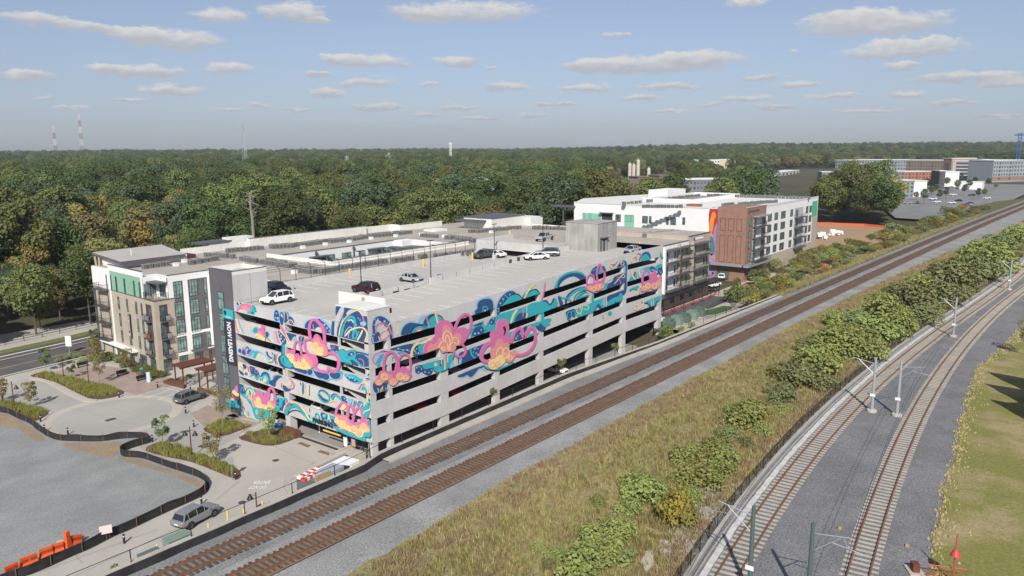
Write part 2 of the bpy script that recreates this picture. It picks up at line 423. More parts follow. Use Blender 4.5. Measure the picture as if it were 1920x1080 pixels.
BALM=pm('grey_ballast',(0.25,0.25,0.245),1.0,(0.19,0.19,0.186),scale=0.25,fine=0.42,fscale=7.5,coord='P',bump=0.6,bscale=9)
BALL=pm('pale_ballast',(0.31,0.305,0.295),1.0,(0.235,0.232,0.225),scale=0.2,fine=0.34,fscale=7.5,coord='P',bump=0.6,bscale=9)
BALD=pm('dark_ballast',(0.205,0.205,0.21),1.0,(0.165,0.165,0.168),scale=0.25,fine=0.42,fscale=8.5,coord='P',bump=0.6,bscale=10)
RUSTB=pm('rusty_ballast',(0.215,0.135,0.085),1.0,(0.17,0.125,0.09),scale=0.6,det=6,fine=0.25,fscale=7,coord='P')
RUSTL=pm('brown_stained_ballast',(0.215,0.175,0.14),1.0,(0.19,0.17,0.15),scale=0.5,det=6,fine=0.38,fscale=7,coord='P')
xs=xr(-95,520,6)
b=MB();strip(lambda x:wallY(x)-0.12 if x<103 else farY(x),lambda x:fr1(x)-2.3,xs,7.06,7.06,4,0,b,0.06)
strip(lambda x:fr1(x)-2.3,edgeY,xs,7.06,lambda x:6.85,6,1,b,0.06)
structure(b.build('ballast_bed',[BALM,BALL],smooth=True))
b=MB();strip(lambda x:fr2(x)+0.95,lambda x:fr2(x)-0.95,xs,7.145,7.145,2,0,b);strip(lambda x:fr2(x)-0.95,lambda x:fr2(x)-1.5,xs,7.14,7.10,1,0,b)
structure(b.build('rust_stained_bed',RUSTB))
b=MB();strip(lambda x:fr1(x)+0.9,lambda x:fr1(x)-0.9,xs,7.11,7.11,2,0,b)
structure(b.build('brown_stained_bed',RUSTL))
# far embankment side down to the streets
b=MB();strip(lambda x:farY(x)+float(np.interp(x,[103,140,205,260,400],[1.2,4,7,16,26]))+(x>205)*5*vnoise(x/30.0,3),lambda x:farY(x),xr(103,520,8),lambda x:T(x,20)-0.1,7.10,6,0,b,0.5)
VERGE=pm('overgrown_bank',(0.16,0.145,0.045),1.0,(0.10,0.105,0.04),scale=0.25,det=6,fine=0.3,fscale=2.5,coord='P')
structure(b.build('embankment',VERGE,smooth=True))
# retaining wall, its cap and the black fabric on the track side
wl=thing('retaining_wall','long low retaining wall with pale cap and black fabric beside the freight tracks','wall',(-95,-12.3,0))
CAPM=pm('wall_cap_concrete',(0.47,0.43,0.365),0.9,(0.40,0.365,0.31),scale=0.6,fine=0.08,fscale=6,coord='P')
xw=xr(-95,103,1.5)
b=MB();strip(lambda x:wallY(x)+0.42,lambda x:wallY(x)+0.42,xw,0.3,wallZ,1,0,b)
b.build('wall_face',CONC,wl)
b=MB()
for x0,x1 in zip(xw[:-1],xw[1:]):
 y0,y1,z0,z1=wallY(x0),wallY(x1),wallZ(x0),wallZ(x1)
 b.hexa([(x0,y0,z0-.25),(x1,y1,z1-.25),(x1,y1+.5,z1-.25),(x0,y0+.5,z0-.25)],[(x0,y0,z0),(x1,y1,z1),(x1,y1+.5,z1),(x0,y0+.5,z0)])
b.build('wall_cap',CAPM,wl)
FABR=pm('black_fabric',(0.018,0.018,0.02),0.9,(0.03,0.03,0.032),scale=0.8,coord='P')
b=MB();xf=xr(-95,103,0.7)
for x0,x1 in zip(xf[:-1],xf[1:]):
 r0,r1=[0.14+0.16*vnoise(q*0.6,1)for q in(x0,x1)];w0,w1=[wallZ(q)-(0.02+0.05*vnoise(q*1.1,9))for q in(x0,x1)]
 b.quad([(x0,wallY(x0)-r0,7.10),(x1,wallY(x1)-r1,7.10),(x1,wallY(x1)-.03,w1),(x0,wallY(x0)-.03,w0)])
b.build('silt_fabric',FABR,wl)
b=MB();strip(lambda x:wallY(x)-0.3,lambda x:wallY(x)-(1.35 if x<60 else 1.0),xr(-9.6,103,3),7.24,7.22,1,0,b)
strip(lambda x:wallY(x)-(1.35 if x<60 else 1.0),lambda x:wallY(x)-(1.37 if x<60 else 1.02),xr(-9.6,103,3),7.22,7.05,1,0,b)
structure(b.build('concrete_ledge',CAPM))
# ---- rails and sleepers
RAILM=pm('rusty_rail',(0.19,0.085,0.042),0.7,(0.24,0.11,0.05),scale=0.8,coord='P')
RAILT=pm('worn_rail_head',(0.21,0.125,0.085),0.5,metal=0.3)
TIEM=pm('timber_sleeper',(0.075,0.058,0.048),0.95,(0.115,0.092,0.078),scale=1.1,fine=0.2,fscale=9,coord='P')
TIEC=pm('concrete_sleeper',(0.46,0.42,0.35),0.9,(0.40,0.365,0.305),scale=1.3,fine=0.1,fscale=9,coord='P')
def rail_part(yf,off,xs,zt,parent,stain=None):
 b=MB();prof=[(-.075,-.17),(-.075,-.15),(-.02,-.12),(-.036,-.035),(-.036,0),(.036,0),(.036,-.035),(.02,-.12),(.075,-.15),(.075,-.17)]
 k=len(prof)
 for x in xs:
  y=yf(x);dy=(yf(x+.1)-yf(x-.1))/.2;n=Vector((-dy,1,0)).normalized()
  for o,z in prof:b.v.append((x+n.x*(off+o),y+n.y*(off+o),zt+z))
 for i in range(len(xs)-1):
  for j in range(k-1):
   a=i*k+j;b.f.append((a,a+k,a+k+1,a+1));b.m.append(1 if j==4 else 0)
 return b.build('rail',[RAILM,RAILT],parent)
def track(name,label,yf,x0,x1,zt,sp,hw,tm,tie_w,group,jit):
 t=thing(name,label,'railway track',(x0,yf(x0),zt-0.2),0,group)
 sx=xr(x0,x1,3.0)
 rail_part(yf,.755,sx,zt,t);rail_part(yf,-.755,sx,zt,t)
 mb=MB();mb.box(-tie_w/2,-hw,-.12,tie_w/2,hw,.0);me=mb.mesh('sleeper',tm)
 rnd=random.Random(name+str(x0));x=x0;L_=WL(t);n=0;rest=MB()
 while x<x1:
  dy=(yf(x+.1)-yf(x-.1))/.2;a=atan2(dy,1)+rnd.uniform(-jit,jit);o=rnd.uniform(-jit*1.5,jit*1.5);zz=zt-.165+rnd.uniform(-.012,.012)
  if n<300:
   put('sleeper',me,t,(x-L_[0],yf(x)+o-L_[1],zz-L_[2]),a)
  else:
   u=(cos(a),sin(a));v=(-sin(a),cos(a));rest.obox((x,yf(x)+o),u,v,tie_w/2,hw,zz-.1,zz)
  n+=1;x+=sp*cos(atan2(dy,1))*rnd.uniform(1-jit,1+jit)
 if rest.f:tag(rest.build('sleeper_row',tm,t),kind='stuff')
 return t
track('railway_track','freight track with dark timber sleepers, nearer the mural parking garage',fr1,-48,480,7.34,.53,1.3,TIEM,.23,'freight tracks on the ballast bed',.05)
track('railway_track','rust stained freight track beside the dry grass strip',fr2,-48,480,7.33,.53,1.3,TIEM,.23,'freight tracks on the ballast bed',.05)
# light-rail pair with concrete sleepers
_A=[(1337.5,1080),(1467.5,900),(1560,782.5),(1601.7,740.8),(1640,705),(1693,664),(1755,620),(1793,593),(1920,500)]
_B=[(1381,1080),(1500,900),(1575,800),(1635,738),(1693,682.5),(1768,624),(1800,603),(1920,508)]
_A2=[(1582.5,1080),(1651.7,900),(1695,800),(1726.7,740),(1756.7,690),(1785,655),(1818,620),(1920,533)]
_B2=[(1626.7,1080),(1686.7,900),(1724,800),(1751.7,743),(1776.7,697.5),(1810,653),(1840,620),(1920,550)]
def _fit(A,B):
 wa=np.array([P(*p,6.4)for p in A]);wb=np.array([P(*p,6.4)for p in B])
 X=np.concatenate([wa[:,0],wb[:,0]]);Y=np.concatenate([wa[:,1]-.76,wb[:,1]+.76]);return np.polyfit(X,Y,3)
LR1,LR2=_fit(_A,_B),_fit(_A2,_B2)
def _ext(q,xm):
 s=float(np.polyval(np.polyder(q),xm))
 def f(x):
  if x<=xm:return float(np.polyval(q,x))
  return float(np.polyval(q,xm))+s*(x-xm)
 return f
lr1,lr2=_ext(LR1,185),_ext(LR2,150)
track('light_rail_track','curving light rail track with pale concrete sleepers beside the walkway kerb',lr1,-24,330,6.42,.76,1.3,TIEC,.26,'light rail tracks',.006)
track('light_rail_track','light rail track with pale concrete sleepers nearest the mown lawn',lr2,-18,330,6.42,.76,1.3,TIEC,.26,'light rail tracks',.006)
LAWN=[(-95,-63),(1.2,-60.5),(4.6,-60.2),(9.7,-59.6),(15.4,-59.3),(21.5,-58.7),(29.5,-58.5),(39.6,-57.6),(56.6,-56.6),(69,-56.1),(76,-57.0),(83.5,-57.7),(105,-59.3),(330,-85)]
def lawnY(x):return float(np.interp(x,[p[0]for p in LAWN],[p[1]for p in LAWN]))+0.5*(vnoise(x*0.9,2)-.5)
def fenceY(x):return lr1(x)+2.85
xl=xr(-60,330,1.6)
b=MB();strip(fenceY,lambda x:lawnY(x)-0.6,xl,ZL,ZL,6,0,b,.05)
structure(b.build('light_rail_ballast',BALD,smooth=True))
KERB=pm('kerb_concrete',(0.42,0.40,0.365),0.9,(0.36,0.345,0.315),scale=0.7,fine=0.06,fscale=6,coord='P')
TROUGH=pm('trough_lid',(0.62,0.61,0.59),0.85,(0.47,0.46,0.44),scale=1.6,det=5,coord='P')
b=MB()
xk=xr(-60,330,2)
for(o0,o1,z0,z1)in((2.95,2.55,ZL-.6,ZL+.22),(2.22,2.12,ZL-.1,ZL+.09)):
 for x0,x1 in zip(xk[:-1],xk[1:]):
  b.hexa([(x0,lr1(x0)+o1,z0),(x1,lr1(x1)+o1,z0),(x1,lr1(x1)+o0,z0),(x0,lr1(x0)+o0,z0)],[(x0,lr1(x0)+o1,z1),(x1,lr1(x1)+o1,z1),(x1,lr1(x1)+o0,z1),(x0,lr1(x0)+o0,z1)])
structure(b.build('walkway_kerb',KERB))
# cable trough: lids are separate slabs
tr=thing('cable_trough','pale row of concrete cable trough lids along the light rail track','cable trough',(-24,lr1(-24)+1.65,ZL))
mb=MB();mb.box(-.49,-.25,0,.49,.25,.08);me=mb.mesh('trough_lid',TROUGH);L_=WL(tr);x=-24.0;rnd=random.Random(5);n=0;rest=MB()
while x<330:
 a=atan2(lr1(x+.1)-lr1(x-.1),.2);o=1.65+rnd.uniform(-.03,.03)
 if n<300:put('trough_lid',me,tr,(x-L_[0],lr1(x)+o-L_[1],rnd.uniform(0,.03)),a+rnd.uniform(-.02,.02))
 else:rest.obox((x,lr1(x)+o),(cos(a),sin(a)),(-sin(a),cos(a)),.49,.25,ZL,ZL+.09)
 n+=1;x+=1.0
if rest.f:tag(rest.build('trough_lid_row',TROUGH,tr),kind='stuff')
# ---- dry grass strip between the lines, and the lawn
DRYM=pm('dry_grass_ground',(0.30,0.25,0.125),1.0,(0.215,0.205,0.085),scale=0.16,det=7,fine=0.28,fscale=3.5,coord='P',lo=0.42,hi=0.58)
b=MB();strip(lambda x:edgeY(x)+.25+.7*(vnoise(x*.5,4)-.5),lambda x:fenceY(x)+.05,xr(-95,330,1.4),6.93,lambda x:ZL-.05,14,0,b,.5)
structure(b.build('dry_grass_bank',DRYM,smooth=True))
LAWNM=pm('mown_lawn',(0.20,0.195,0.055),1.0,(0.33,0.265,0.14),scale=0.13,det=7,fine=0.22,fscale=5,coord='P',stretch=(1,1,1),lo=0.46,hi=0.62)
b=MB();strip(lawnY,lambda x:-190.0,xl,ZL+.03,ZL+1.5,30,0,b,.25)
structure(b.build('lawn',LAWNM,smooth=True))
# ground under the far right, beyond the light rail
b=MB();strip(lambda x:lr1(x)+3,lambda x:-400.0,xr(330,900,20),6.2,lambda x:max(6.2,T(x,-200)),12,0,b,.5)
strip(lambda x:edgeY(min(x,519))+.3,lambda x:lr1(x)+3.0,xr(330,900,20),6.9,6.2,4,0,b,.4)
structure(b.build('far_verge',VERGE,smooth=True))
# ---- streets and plaza on the left
PLAZA=pm('plaza_concrete',(0.46,0.43,0.38),0.9,(0.40,0.375,0.335),scale=0.12,det=6,fine=0.05,fscale=5,coord='P')
PLAZB=pm('grey_plaza_concrete',(0.385,0.37,0.34),0.9,(0.335,0.32,0.295),scale=0.15,det=6,fine=0.05,fscale=5,coord='P')
CIRC=pm('circle_concrete',(0.40,0.385,0.35),0.9,(0.345,0.33,0.30),scale=0.10,det=6,fine=0.05,fscale=5,coord='P')
RINGM=pm('pale_band_concrete',(0.49,0.445,0.375),0.9,(0.44,0.40,0.34),scale=0.3,fine=0.05,fscale=5,coord='P')
PINKP=pm('pink_paver',(0.37,0.285,0.235),0.9,(0.315,0.24,0.205),scale=0.7,det=3,fine=0.10,fscale=5,coord='P')
ASPH=pm('asphalt',(0.115,0.115,0.12),0.95,(0.09,0.09,0.093),scale=0.2,fine=0.1,fscale=9,coord='P')
GRAVEL=pm('gravel_lot_surface',(0.29,0.293,0.286),1.0,(0.235,0.238,0.234),scale=0.16,det=7,fine=0.22,fscale=6,coord='P',stretch=(1,1.6,1))
DIRT=pm('tan_dirt',(0.335,0.245,0.155),1.0,(0.27,0.21,0.145),scale=0.35,det=6,fine=0.15,fscale=4,coord='P')
def flat(name,poly,z,mat,n=1,th=None):
 b=MB();pts=[(p[0],p[1],z)for p in poly]
 a=sum(pts[i][0]*pts[(i+1)%len(pts)][1]-pts[(i+1)%len(pts)][0]*pts[i][1]for i in range(len(pts)))
 if a<0:pts=pts[::-1]
 if th is None:b.quad(pts)
 else:b.prism([(p[0],p[1])for p in pts],z-th,z)
 return b.build(name,mat)
def px(poly,z):return[tuple(P(x,y,z)[:2])for x,y in poly]
q4=lambda x,y:(x/3.856,620+y/3.856)
q5=lambda x,y:(240+x/3.375,700+y/3.375)
q6=lambda x,y:(x/4.0,820+y/4.0)
structure(flat('plaza_pavement',[(-140,-11.9),(16,-11.3),(16,112),(-140,112)],ZP-.012,PLAZA))
structure(flat('garage_side_ground',[(16,-11.4),(80,-13.0),(80,0.5),(16,0.5)],0.75,DIRT))
# ------------------------------------------------------------------ the parking garage
GLEN,GW=77.9,27.65
def rise(x):return 1.95*min(max((x-13.5)/49.5,0),1)
def lsl(y):return 0.025*min(y,28)
LEV=[17.53-3.16*k for k in range(5)]
HT=2.08
BAYS=[(0.95,3.05),(3.65,12.5),(14.05,24.2),(25.3,35.4),(36.6,50.3),(51.6,62.0),(63.35,76.4)]
COLX=[(0,.95),(3.05,3.65),(12.5,14.05),(24.2,25.3),(35.4,36.6),(50.3,51.6),(62.0,63.35),(76.4,77.9)]
garage=thing('parking_garage','five level concrete parking garage with a mural of pink clouds and blue swirls','parking garage',(0,0,0.8))
INNER=pm('shaded_inner_concrete',(0.20,0.198,0.19),0.95,(0.16,0.158,0.15),scale=0.4,coord='P')  # concrete set darker in colour to imitate the shade inside the garage
SPLITS=[0,3.35,13.5,24.75,36.0,50.95,63.0,GLEN]
QR,QL=[],[]
for k,zt in enumerate(LEV):
 for x0,x1 in zip(SPLITS[:-1],SPLITS[1:]):
  a,c=(x0+.012 if x0 else 0),(x1-.012 if x1<GLEN else x1)
  t0,t1=zt+rise(x0),zt+rise(x1)
  b=MB();b.hexa([(a,0,t0-HT),(c,0,t1-HT),(c,.3,t1-HT),(a,.3,t0-HT)],[(a,0,t0),(c,0,t1),(c,.3,t1),(a,.3,t0)])
  b.build('spandrel_panel',CONC,garage);QR.append((a,t0-HT,t0,c,t1-HT,t1))
  if x0>3:pass
for x0,x1 in COLX:
 for k in range(5):
  xm=(x0+x1)/2;zt=LEV[k]+rise(xm)-HT-.02+(rise(x0)-rise(x1))*.5;zb=(LEV[k+1]+rise(xm)-(rise(x1)-rise(x0))*.6-.1)if k<4 else 0.3
  b=MB();b.box(x0,.025,zb,x1,.75,zt+.25);b.build('column',CONC,garage)
  if k<4:QR.append((x0,LEV[k+1]+rise(x0),LEV[k]-HT+rise(x0),x1,LEV[k+1]+rise(x1),LEV[k]-HT+rise(x1)))
  # left (street) face
LSPL=[0.0,5.55,16.75,GW]
for k,zt in enumerate(LEV):
 for y0,y1 in zip(LSPL[:-1],LSPL[1:]):
  s0,s1=(0.0,0.0)if k==0 else(lsl(y0),lsl(y1))
  e0,e1=lsl(y0),lsl(y1)
  a=y0+(.31 if y0==0 else.012);c=y1-.012
  hb0,hb1=zt-HT+e0,zt-HT+e1
  if k==4:hb0,hb1=3.0+e0*.4,3.0+e1*.4
  b=MB();b.hexa([(0,a,hb0),(.3,a,hb0),(.3,c,hb1),(0,c,hb1)],[(0,a,zt+s0),(.3,a,zt+s0),(.3,c,zt+s1),(0,c,zt+s1)])
  b.build('spandrel_panel',CONC,garage);QL.append((y0,hb0,zt+s0,y1,hb1,zt+s1))
for y0,y1,d in((0.31,.46,.75),(5.4,5.62,.3),(16.2,17.25,1.1)):
 for k in range(5):
  if y0==5.4 and k==4:continue
  zb=LEV[k+1]+lsl(y0)-.05 if k<4 else 0.3
  b=MB();b.box(.03,y0,zb,d,y1,LEV[k]-HT+lsl(y1)+.05);b.build('column',CONC,garage)
  if k<4 and y0!=5.4:QL.append((y0 if y0>1 else 0.0,LEV[k+1]+lsl(y0),LEV[k]-HT+lsl(y0),y1,LEV[k+1]+lsl(y1),LEV[k]-HT+lsl(y1)))
  # base walls of the left bay and a pier beside the entrance
b=MB();b.box(.02,20.6,.5,.3,27.65,3.3);b.build('base_wall',CONC,garage);QL.append((20.6,.8,3.3,27.65,.8,3.3))
b=MB();b.box(.02,17.25,.5,.3,20.6,1.75);b.build('base_wall',CONC,garage);QL.append((17.25,.8,1.75,20.6,.8,1.75))
# the corner stair core
b=MB();b.box(0,0,17.53,3.62,5.72,19.56);b.build('stair_core',CONC,garage);QL.append((0,17.5,19.56,5.72,17.5,19.56));QR.append((0,17.5,19.56,3.62,17.5,19.56))
b=MB();b.box(-.05,-.05,19.56,3.68,5.78,19.66);b.build('stair_roof',CREAMP,garage)
b=MB();b.box(3.62,.3,18.6,4.25,1.1,19.2);b.build('speaker_box',BLACKM,garage)
STAIR=pm('stair_concrete',(0.50,0.49,0.46),0.9)
for k in range(4):
 z0=LEV[k+1]-1.05
 b=MB();b.hexa([(.7,4.9,z0+1.55),(2.4,4.9,z0+1.55),(2.4,1.2,z0+.1),(.7,1.2,z0+.1)][::-1],[(.7,4.9,z0+1.85),(2.4,4.9,z0+1.85),(2.4,1.2,z0+.4),(.7,1.2,z0+.4)][::-1])
 b.box(.5,4.9,z0+1.6,3.2,5.3,z0+2.0)
 b.build('stair_flight',STAIR,garage)
 # decks: two lanes
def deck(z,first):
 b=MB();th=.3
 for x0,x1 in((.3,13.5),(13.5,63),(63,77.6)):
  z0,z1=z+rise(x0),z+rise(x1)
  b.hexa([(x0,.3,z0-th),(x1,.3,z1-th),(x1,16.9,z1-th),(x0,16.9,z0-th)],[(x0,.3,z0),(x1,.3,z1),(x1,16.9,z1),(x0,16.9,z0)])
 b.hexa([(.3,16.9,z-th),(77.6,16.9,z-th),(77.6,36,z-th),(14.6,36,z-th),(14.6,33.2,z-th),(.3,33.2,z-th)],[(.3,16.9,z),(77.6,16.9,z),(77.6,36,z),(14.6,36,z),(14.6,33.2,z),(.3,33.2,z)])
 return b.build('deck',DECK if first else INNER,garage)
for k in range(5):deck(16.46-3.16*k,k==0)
b=MB();b.box(.3,.4,.55,77.6,33.2,.82);b.build('ground_slab',pm('garage_floor',(0.34,0.325,0.30),.9,(.28,.27,.25),scale=.2,coord='P'),garage)
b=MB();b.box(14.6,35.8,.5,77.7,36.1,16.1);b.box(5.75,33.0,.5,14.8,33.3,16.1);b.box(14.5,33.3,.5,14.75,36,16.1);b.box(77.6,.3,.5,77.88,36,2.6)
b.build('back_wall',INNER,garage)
# beams under the decks (seen through the openings)
b=MB()
for k in range(5):
 for x in range(4,78,6):
  zz=16.46-3.16*k-.3+rise(x);b.box(x,.35,zz-.55,x+.35,16.8,zz)
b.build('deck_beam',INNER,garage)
# inner ramp wall and the far-side screens
b=MB()
for k in range(1,5):
 z=16.46-3.16*k
 b.hexa([(14,16.85,z-.1),(63,16.85,z-.1),(63,17.05,z-.1),(14,17.05,z-.1)],[(14,16.85,z+1.1),(63,16.85,z+1.95+1.1),(63,17.05,z+1.95+1.1),(14,17.05,z+1.1)])
b.build('ramp_wall',INNER,garage)
for k in range(5):
 zt=LEV[k]+1.95;b=MB();b.box(GLEN-.3,.3,zt-HT,GLEN,16,zt);b.build('spandrel_panel',CONC,garage)
 # ---- the roof: parapet inner faces, barriers, upper deck
b=MB();x0=16.0
for x0,x1,y,z0,z1 in((16,28.4,17.0,17.5,17.75),(28.7,63,16.75,17.95,19.3)):
 zb0,zb1=16.4,16.4+(0.0 if x0<20 else 0)
 b.hexa([(x0,y,zb0),(x1,y,zb1),(x1,y+.25,zb1),(x0,y+.25,zb0)],[(x0,y,z0),(x1,y,z1),(x1,y+.25,z1),(x0,y+.25,z0)])
b.build('ramp_barrier',CONC,garage)
b=MB()
for i in range(13):b.box(18+i*3.4,16.72,16.6+rise(18+i*3.4),18.04+i*3.4,16.76,17.4+rise(18+i*3.4))
for x in(20.5,23.0,25.5):b.box(x,16.95,16.75,x+1.2,16.99,17.0)
for x in(49.5,52,54.5,57):b.box(x,16.7,18.05+rise(x)-1.55,x+.8,16.74,18.75+rise(x)-1.55)  # dark boxes stand in for the shaded gaps between the decks
b.build('barrier_slot',DARKV,garage)
b=MB();b.box(11.5,9.3,16.46,11.75,18.9,18.2);b.build('end_barrier',CREAMP,garage)
b=MB();b.box(11.44,13.3,16.9,11.5,13.9,17.9);b.build('louvre',GALV,garage)
b=MB();b.box(14.4,36.0,16.0,65,36.3,17.35);b.box(5.75,33.2,16.0,14.4,33.45,17.35);b.box(14.4,33.45,16.0,14.65,36.0,17.35);b.build('edge_wall',CONC,garage)
UD=18.41
b=MB();b.box(65,16.9,UD-.35,77.6,37.0,UD);b.build('upper_deck',DECK,garage)
b=MB();b.box(64.75,19.0,17.75,65.05,37.2,19.5);b.box(64.75,16.9,16.4,65.05,19.0,19.5);b.box(64.75,35.6,16.4,65.05,37.2,17.75)
b.box(65.05,37.0,17.9,77.6,37.25,19.55);b.build('upper_parapet',CONC,garage)
b=MB();b.box(65.2,17.2,16.2,77,36.6,16.3);b.box(77,17.2,16.2,77.3,36.6,18.0);b.build('ramp_down',DARKV,garage)  # dark lining paints the shade inside the covered ramp mouth
b=MB();b.box(63.3,16.4,18.3,71,16.7,19.2);b.build('low_barrier',CONC,garage)
b=MB();b.box(GLEN-.3,.3,18.3,GLEN,21,19.48);b.build('end_parapet',CONC,garage)
# lift and stair tower on the upper level
b=MB();b.box(69.0,9.7,UD-.1,76.5,17.2,23.95);b.build('stair_tower',CONCD,garage)
b=MB();b.box(68.9,9.6,23.95,76.6,17.3,24.05);b.build('tower_cap',CONCD,garage)
b=MB();b.box(70.0,9.45,UD,72.4,9.75,21.0);b.build('tower_doorway',DARKV,garage)
b=MB();b.box(69.8,9.0,21.0,72.7,9.7,21.12);b.build('door_canopy',DGREYM,garage)
b=MB();b.box(70.15,9.42,UD,70.65,9.46,20.6);b.box(71.4,9.42,UD,72.2,9.46,20.6);b.build('door',GALV,garage)
b=MB();b.box(68.94,12.4,20.3,69.0,12.7,20.6);b.build('wall_lamp',GALV,garage)
# the grey tower beside the street face
LTW=pm('light_tower_concrete',(0.545,0.535,0.515),.85,(.49,.48,.465),scale=.25,coord='P',streak=.06)
tw=thing('stair_tower','tall charcoal and pale stair tower at the garage corner carrying a leasing banner','tower',(0,27.7,.8))
b=MB();b.box(0.02,27.72,.5,5.75,33.3,21.2);b.build('tower_wall',LTW,tw)
for x0,y0,x1,y1 in((0.02,27.72,5.75,27.95),(0.02,33.1,5.75,33.3),(.02,27.95,.22,33.1),(5.55,27.95,5.75,33.1)):
 pass
b=MB();b.box(.02,27.72,21.2,5.75,27.97,21.75);b.box(.02,33.05,21.2,5.75,33.3,21.75);b.box(.02,27.97,21.2,.27,33.05,21.75);b.box(5.5,27.97,21.2,5.75,33.05,21.75);b.build('parapet',CREAMP,tw)
b=MB();b.box(-.03,27.69,.4,.03,33.33,21.78);o=b.build('charcoal_cladding',GREYP,tw)
b=MB();b.box(-.035,27.66,21.76,5.78,27.99,21.82);b.box(-.06,27.66,21.78,.3,33.35,21.84);b.build('coping',DGREYM,tw)
b=MB();b.box(2.9,27.69,16.5,2.93,27.73,21.2);b.build('panel_joint',GALV,tw)
for k in range(6):
 z0=16.05-3.16*k
 if z0<0:break
 f=MB();f.box(-.09,29.9,z0-.1,-.03,31.35,z0+2.55);fo=f.build('window',FRAME,tw)
 g=MB();g.box(-.105,30.0,z0,-.088,30.58,z0+1.5);g.box(-.105,30.68,z0,-.088,31.25,z0+1.5);g.box(-.105,30.0,z0+1.6,-.088,30.58,z0+2.45);g.box(-.105,30.68,z0+1.6,-.088,31.25,z0+2.45)
 g.build('pane',GLASSG,fo)
 v=MB();v.box(-.08,30.3,z0+3.0,-.03,30.55,z0+3.3);v.build('vent',DGREYM,tw)
NAVYB=pm('banner_navy',(0.035,0.036,0.055),.7);TEALB=pm('banner_teal',(0.03,0.42,0.46),.7)
ban=thing('banner','dark vertical NOW LEASING banner with teal top hanging on the grey tower','banner',(-.12,28.5,9))
ya,yb_=onX(419,598,-.12)[1],onX(437,600,-.12)[1]
z1,z2,z3=onX(418,578,-.12)[2],onX(428,598,-.12)[2],onX(431,683,-.12)[2]
y_hi,y_lo=max(ya,yb_),min(ya,yb_)
y_hi,y_lo=onX(418.5,590,-.12)[1],onX(437,590,-.12)[1]
b=MB();b.box(-.14,y_lo,z2+.01,-.10,y_hi,z1);b.build('banner_top',TEALB,ban)
b=MB();b.box(-.14,y_lo,z3,-.10,y_hi,z2);b.build('banner_field',NAVYB,ban)
ym=(y_lo+y_hi)/2
# text runs downwards, letters turned a quarter to the right; readable from -X
def wall_text(body,size,mat,name,parent,loc,R3,bold=.0,spacing=1.0,extr=0.01,fit=None):
 me=text_mesh(body,size,name,mat,extr,spacing,bold=bold)
 if fit:
  xs_=[v.co.x for v in me.vertices];ys_=[v.co.y for v in me.vertices]
  sx,sy=fit[0]/(max(xs_)-min(xs_)),fit[1]/(max(ys_)-min(ys_));cx,cy=(max(xs_)+min(xs_))/2,(max(ys_)+min(ys_))/2
  for v in me.vertices:v.co.x=(v.co.x-cx)*sx;v.co.y=(v.co.y-cy)*sy
 me.transform(R3 .to_4x4())
 o=bpy.data.objects.new(name,me);COL.objects.link(o);L_=WL(parent);o.location=tuple(loc[i]-L_[i]for i in range(3));o.parent=parent
 return o
 # columns = images of text x, y, normal
def R3(xa,ya):xa,ya=Vector(xa),Vector(ya);return Matrix((xa,ya,xa.cross(ya))).transposed()
wall_text('NOW LEASING',1.0,WHITEM,'lettering',ban,(-.15,ym-.05,(z2+z3)/2),R3((0,0,-1),(0,-1,0)),bold=.03,fit=((z2-z3)*.86,1.05))
wall_text('APARTMENTS',.3,WHITEM,'lettering',ban,(-.15,ym-.1,z2+.25),R3((0,-1,0),(0,0,1)),fit=(1.4,.18))
lg=MB();lg.lathe((0,0,0),[(.34,0),(.34,.02)],16);lo=lg.build('logo_disc',NAVYB,ban,world=False);lo.rotation_euler=(0,-pi/2,0);lo.location=(-.03,y_hi-.55-28.5,z1-.55-9)
# ------------------------------------------------------------------ the mural: paint on the walls and cut-out panels in front
from mathutils.geometry import tessellate_polygon
PC={'n':pm('mural_navy',(0.028,0.082,0.21),.7),'t':pm('mural_teal',(0.035,0.385,0.44),.7),'p':pm('mural_pink',(0.60,0.16,0.345),.7),
 's':pm('mural_salmon',(0.68,0.265,0.26),.7),'c':pm('mural_cream',(0.80,0.60,0.26),.7),'l':pm('mural_light_blue',(0.26,0.46,0.63),.7),
 'd':pm('mural_dark_line',(0.006,0.03,0.05),.7),'v':pm('mural_lavender',(0.42,0.43,0.58),.7),'w':CONC}
PK=list(PC);PM=[PC[k]for k in PK]
TL={'L1':(430,555,10.8),'L2':(550,565,10.8),'L3':(430,645,10.8),'L4':(550,655,10.8),'L5':(430,720,10.8),'L6':(550,740,10.8),
 'R1':(690,570,10.8),'R2':(690,640,10.8),'R3':(790,570,10.8),'R4':(860,600,9.82),'R5':(880,530,10.8),'R6':(990,500,9.82),'R7':(1080,470,9.0)}
def parse(s):
 v=[float(x)for x in s.replace(';',',').split(',')];return list(zip(v[::2],v[1::2]))
def shapes(txt):
 tile=None
 for ln in txt.strip().splitlines():
  ln=ln.strip()
  if not ln:continue
  if ln in TL:tile=ln;continue
  k,col,rest=ln.split(' ',2)
  ox,oy,s=TL[tile]
  up=lambda p:(ox+p[0]/s,oy+p[1]/s)
  if k=='F':yield col,'F',[up(p)for p in smooth(parse(rest),3)]
  elif k=='S':
   w,pts=rest.split(' ',1);yield col,'S',(float(w)/s,[up(p)for p in smooth(parse(pts),3,False)])
  elif k=='O':
   a,w=rest.split(' ');x,y,r=[float(q)for q in a.split(',')]
   yield col,'S',(float(w)/s,[up((x+r*cos(t*pi/6),y+r*sin(t*pi/6)))for t in range(13)])
  elif k=='C':
   for a in rest.split(';'):
    x,y,r=[float(q)for q in a.split(',')]
    yield col,'F',[up((x+r*cos(t*pi/5),y+r*1.1*sin(t*pi/5)))for t in range(10)]
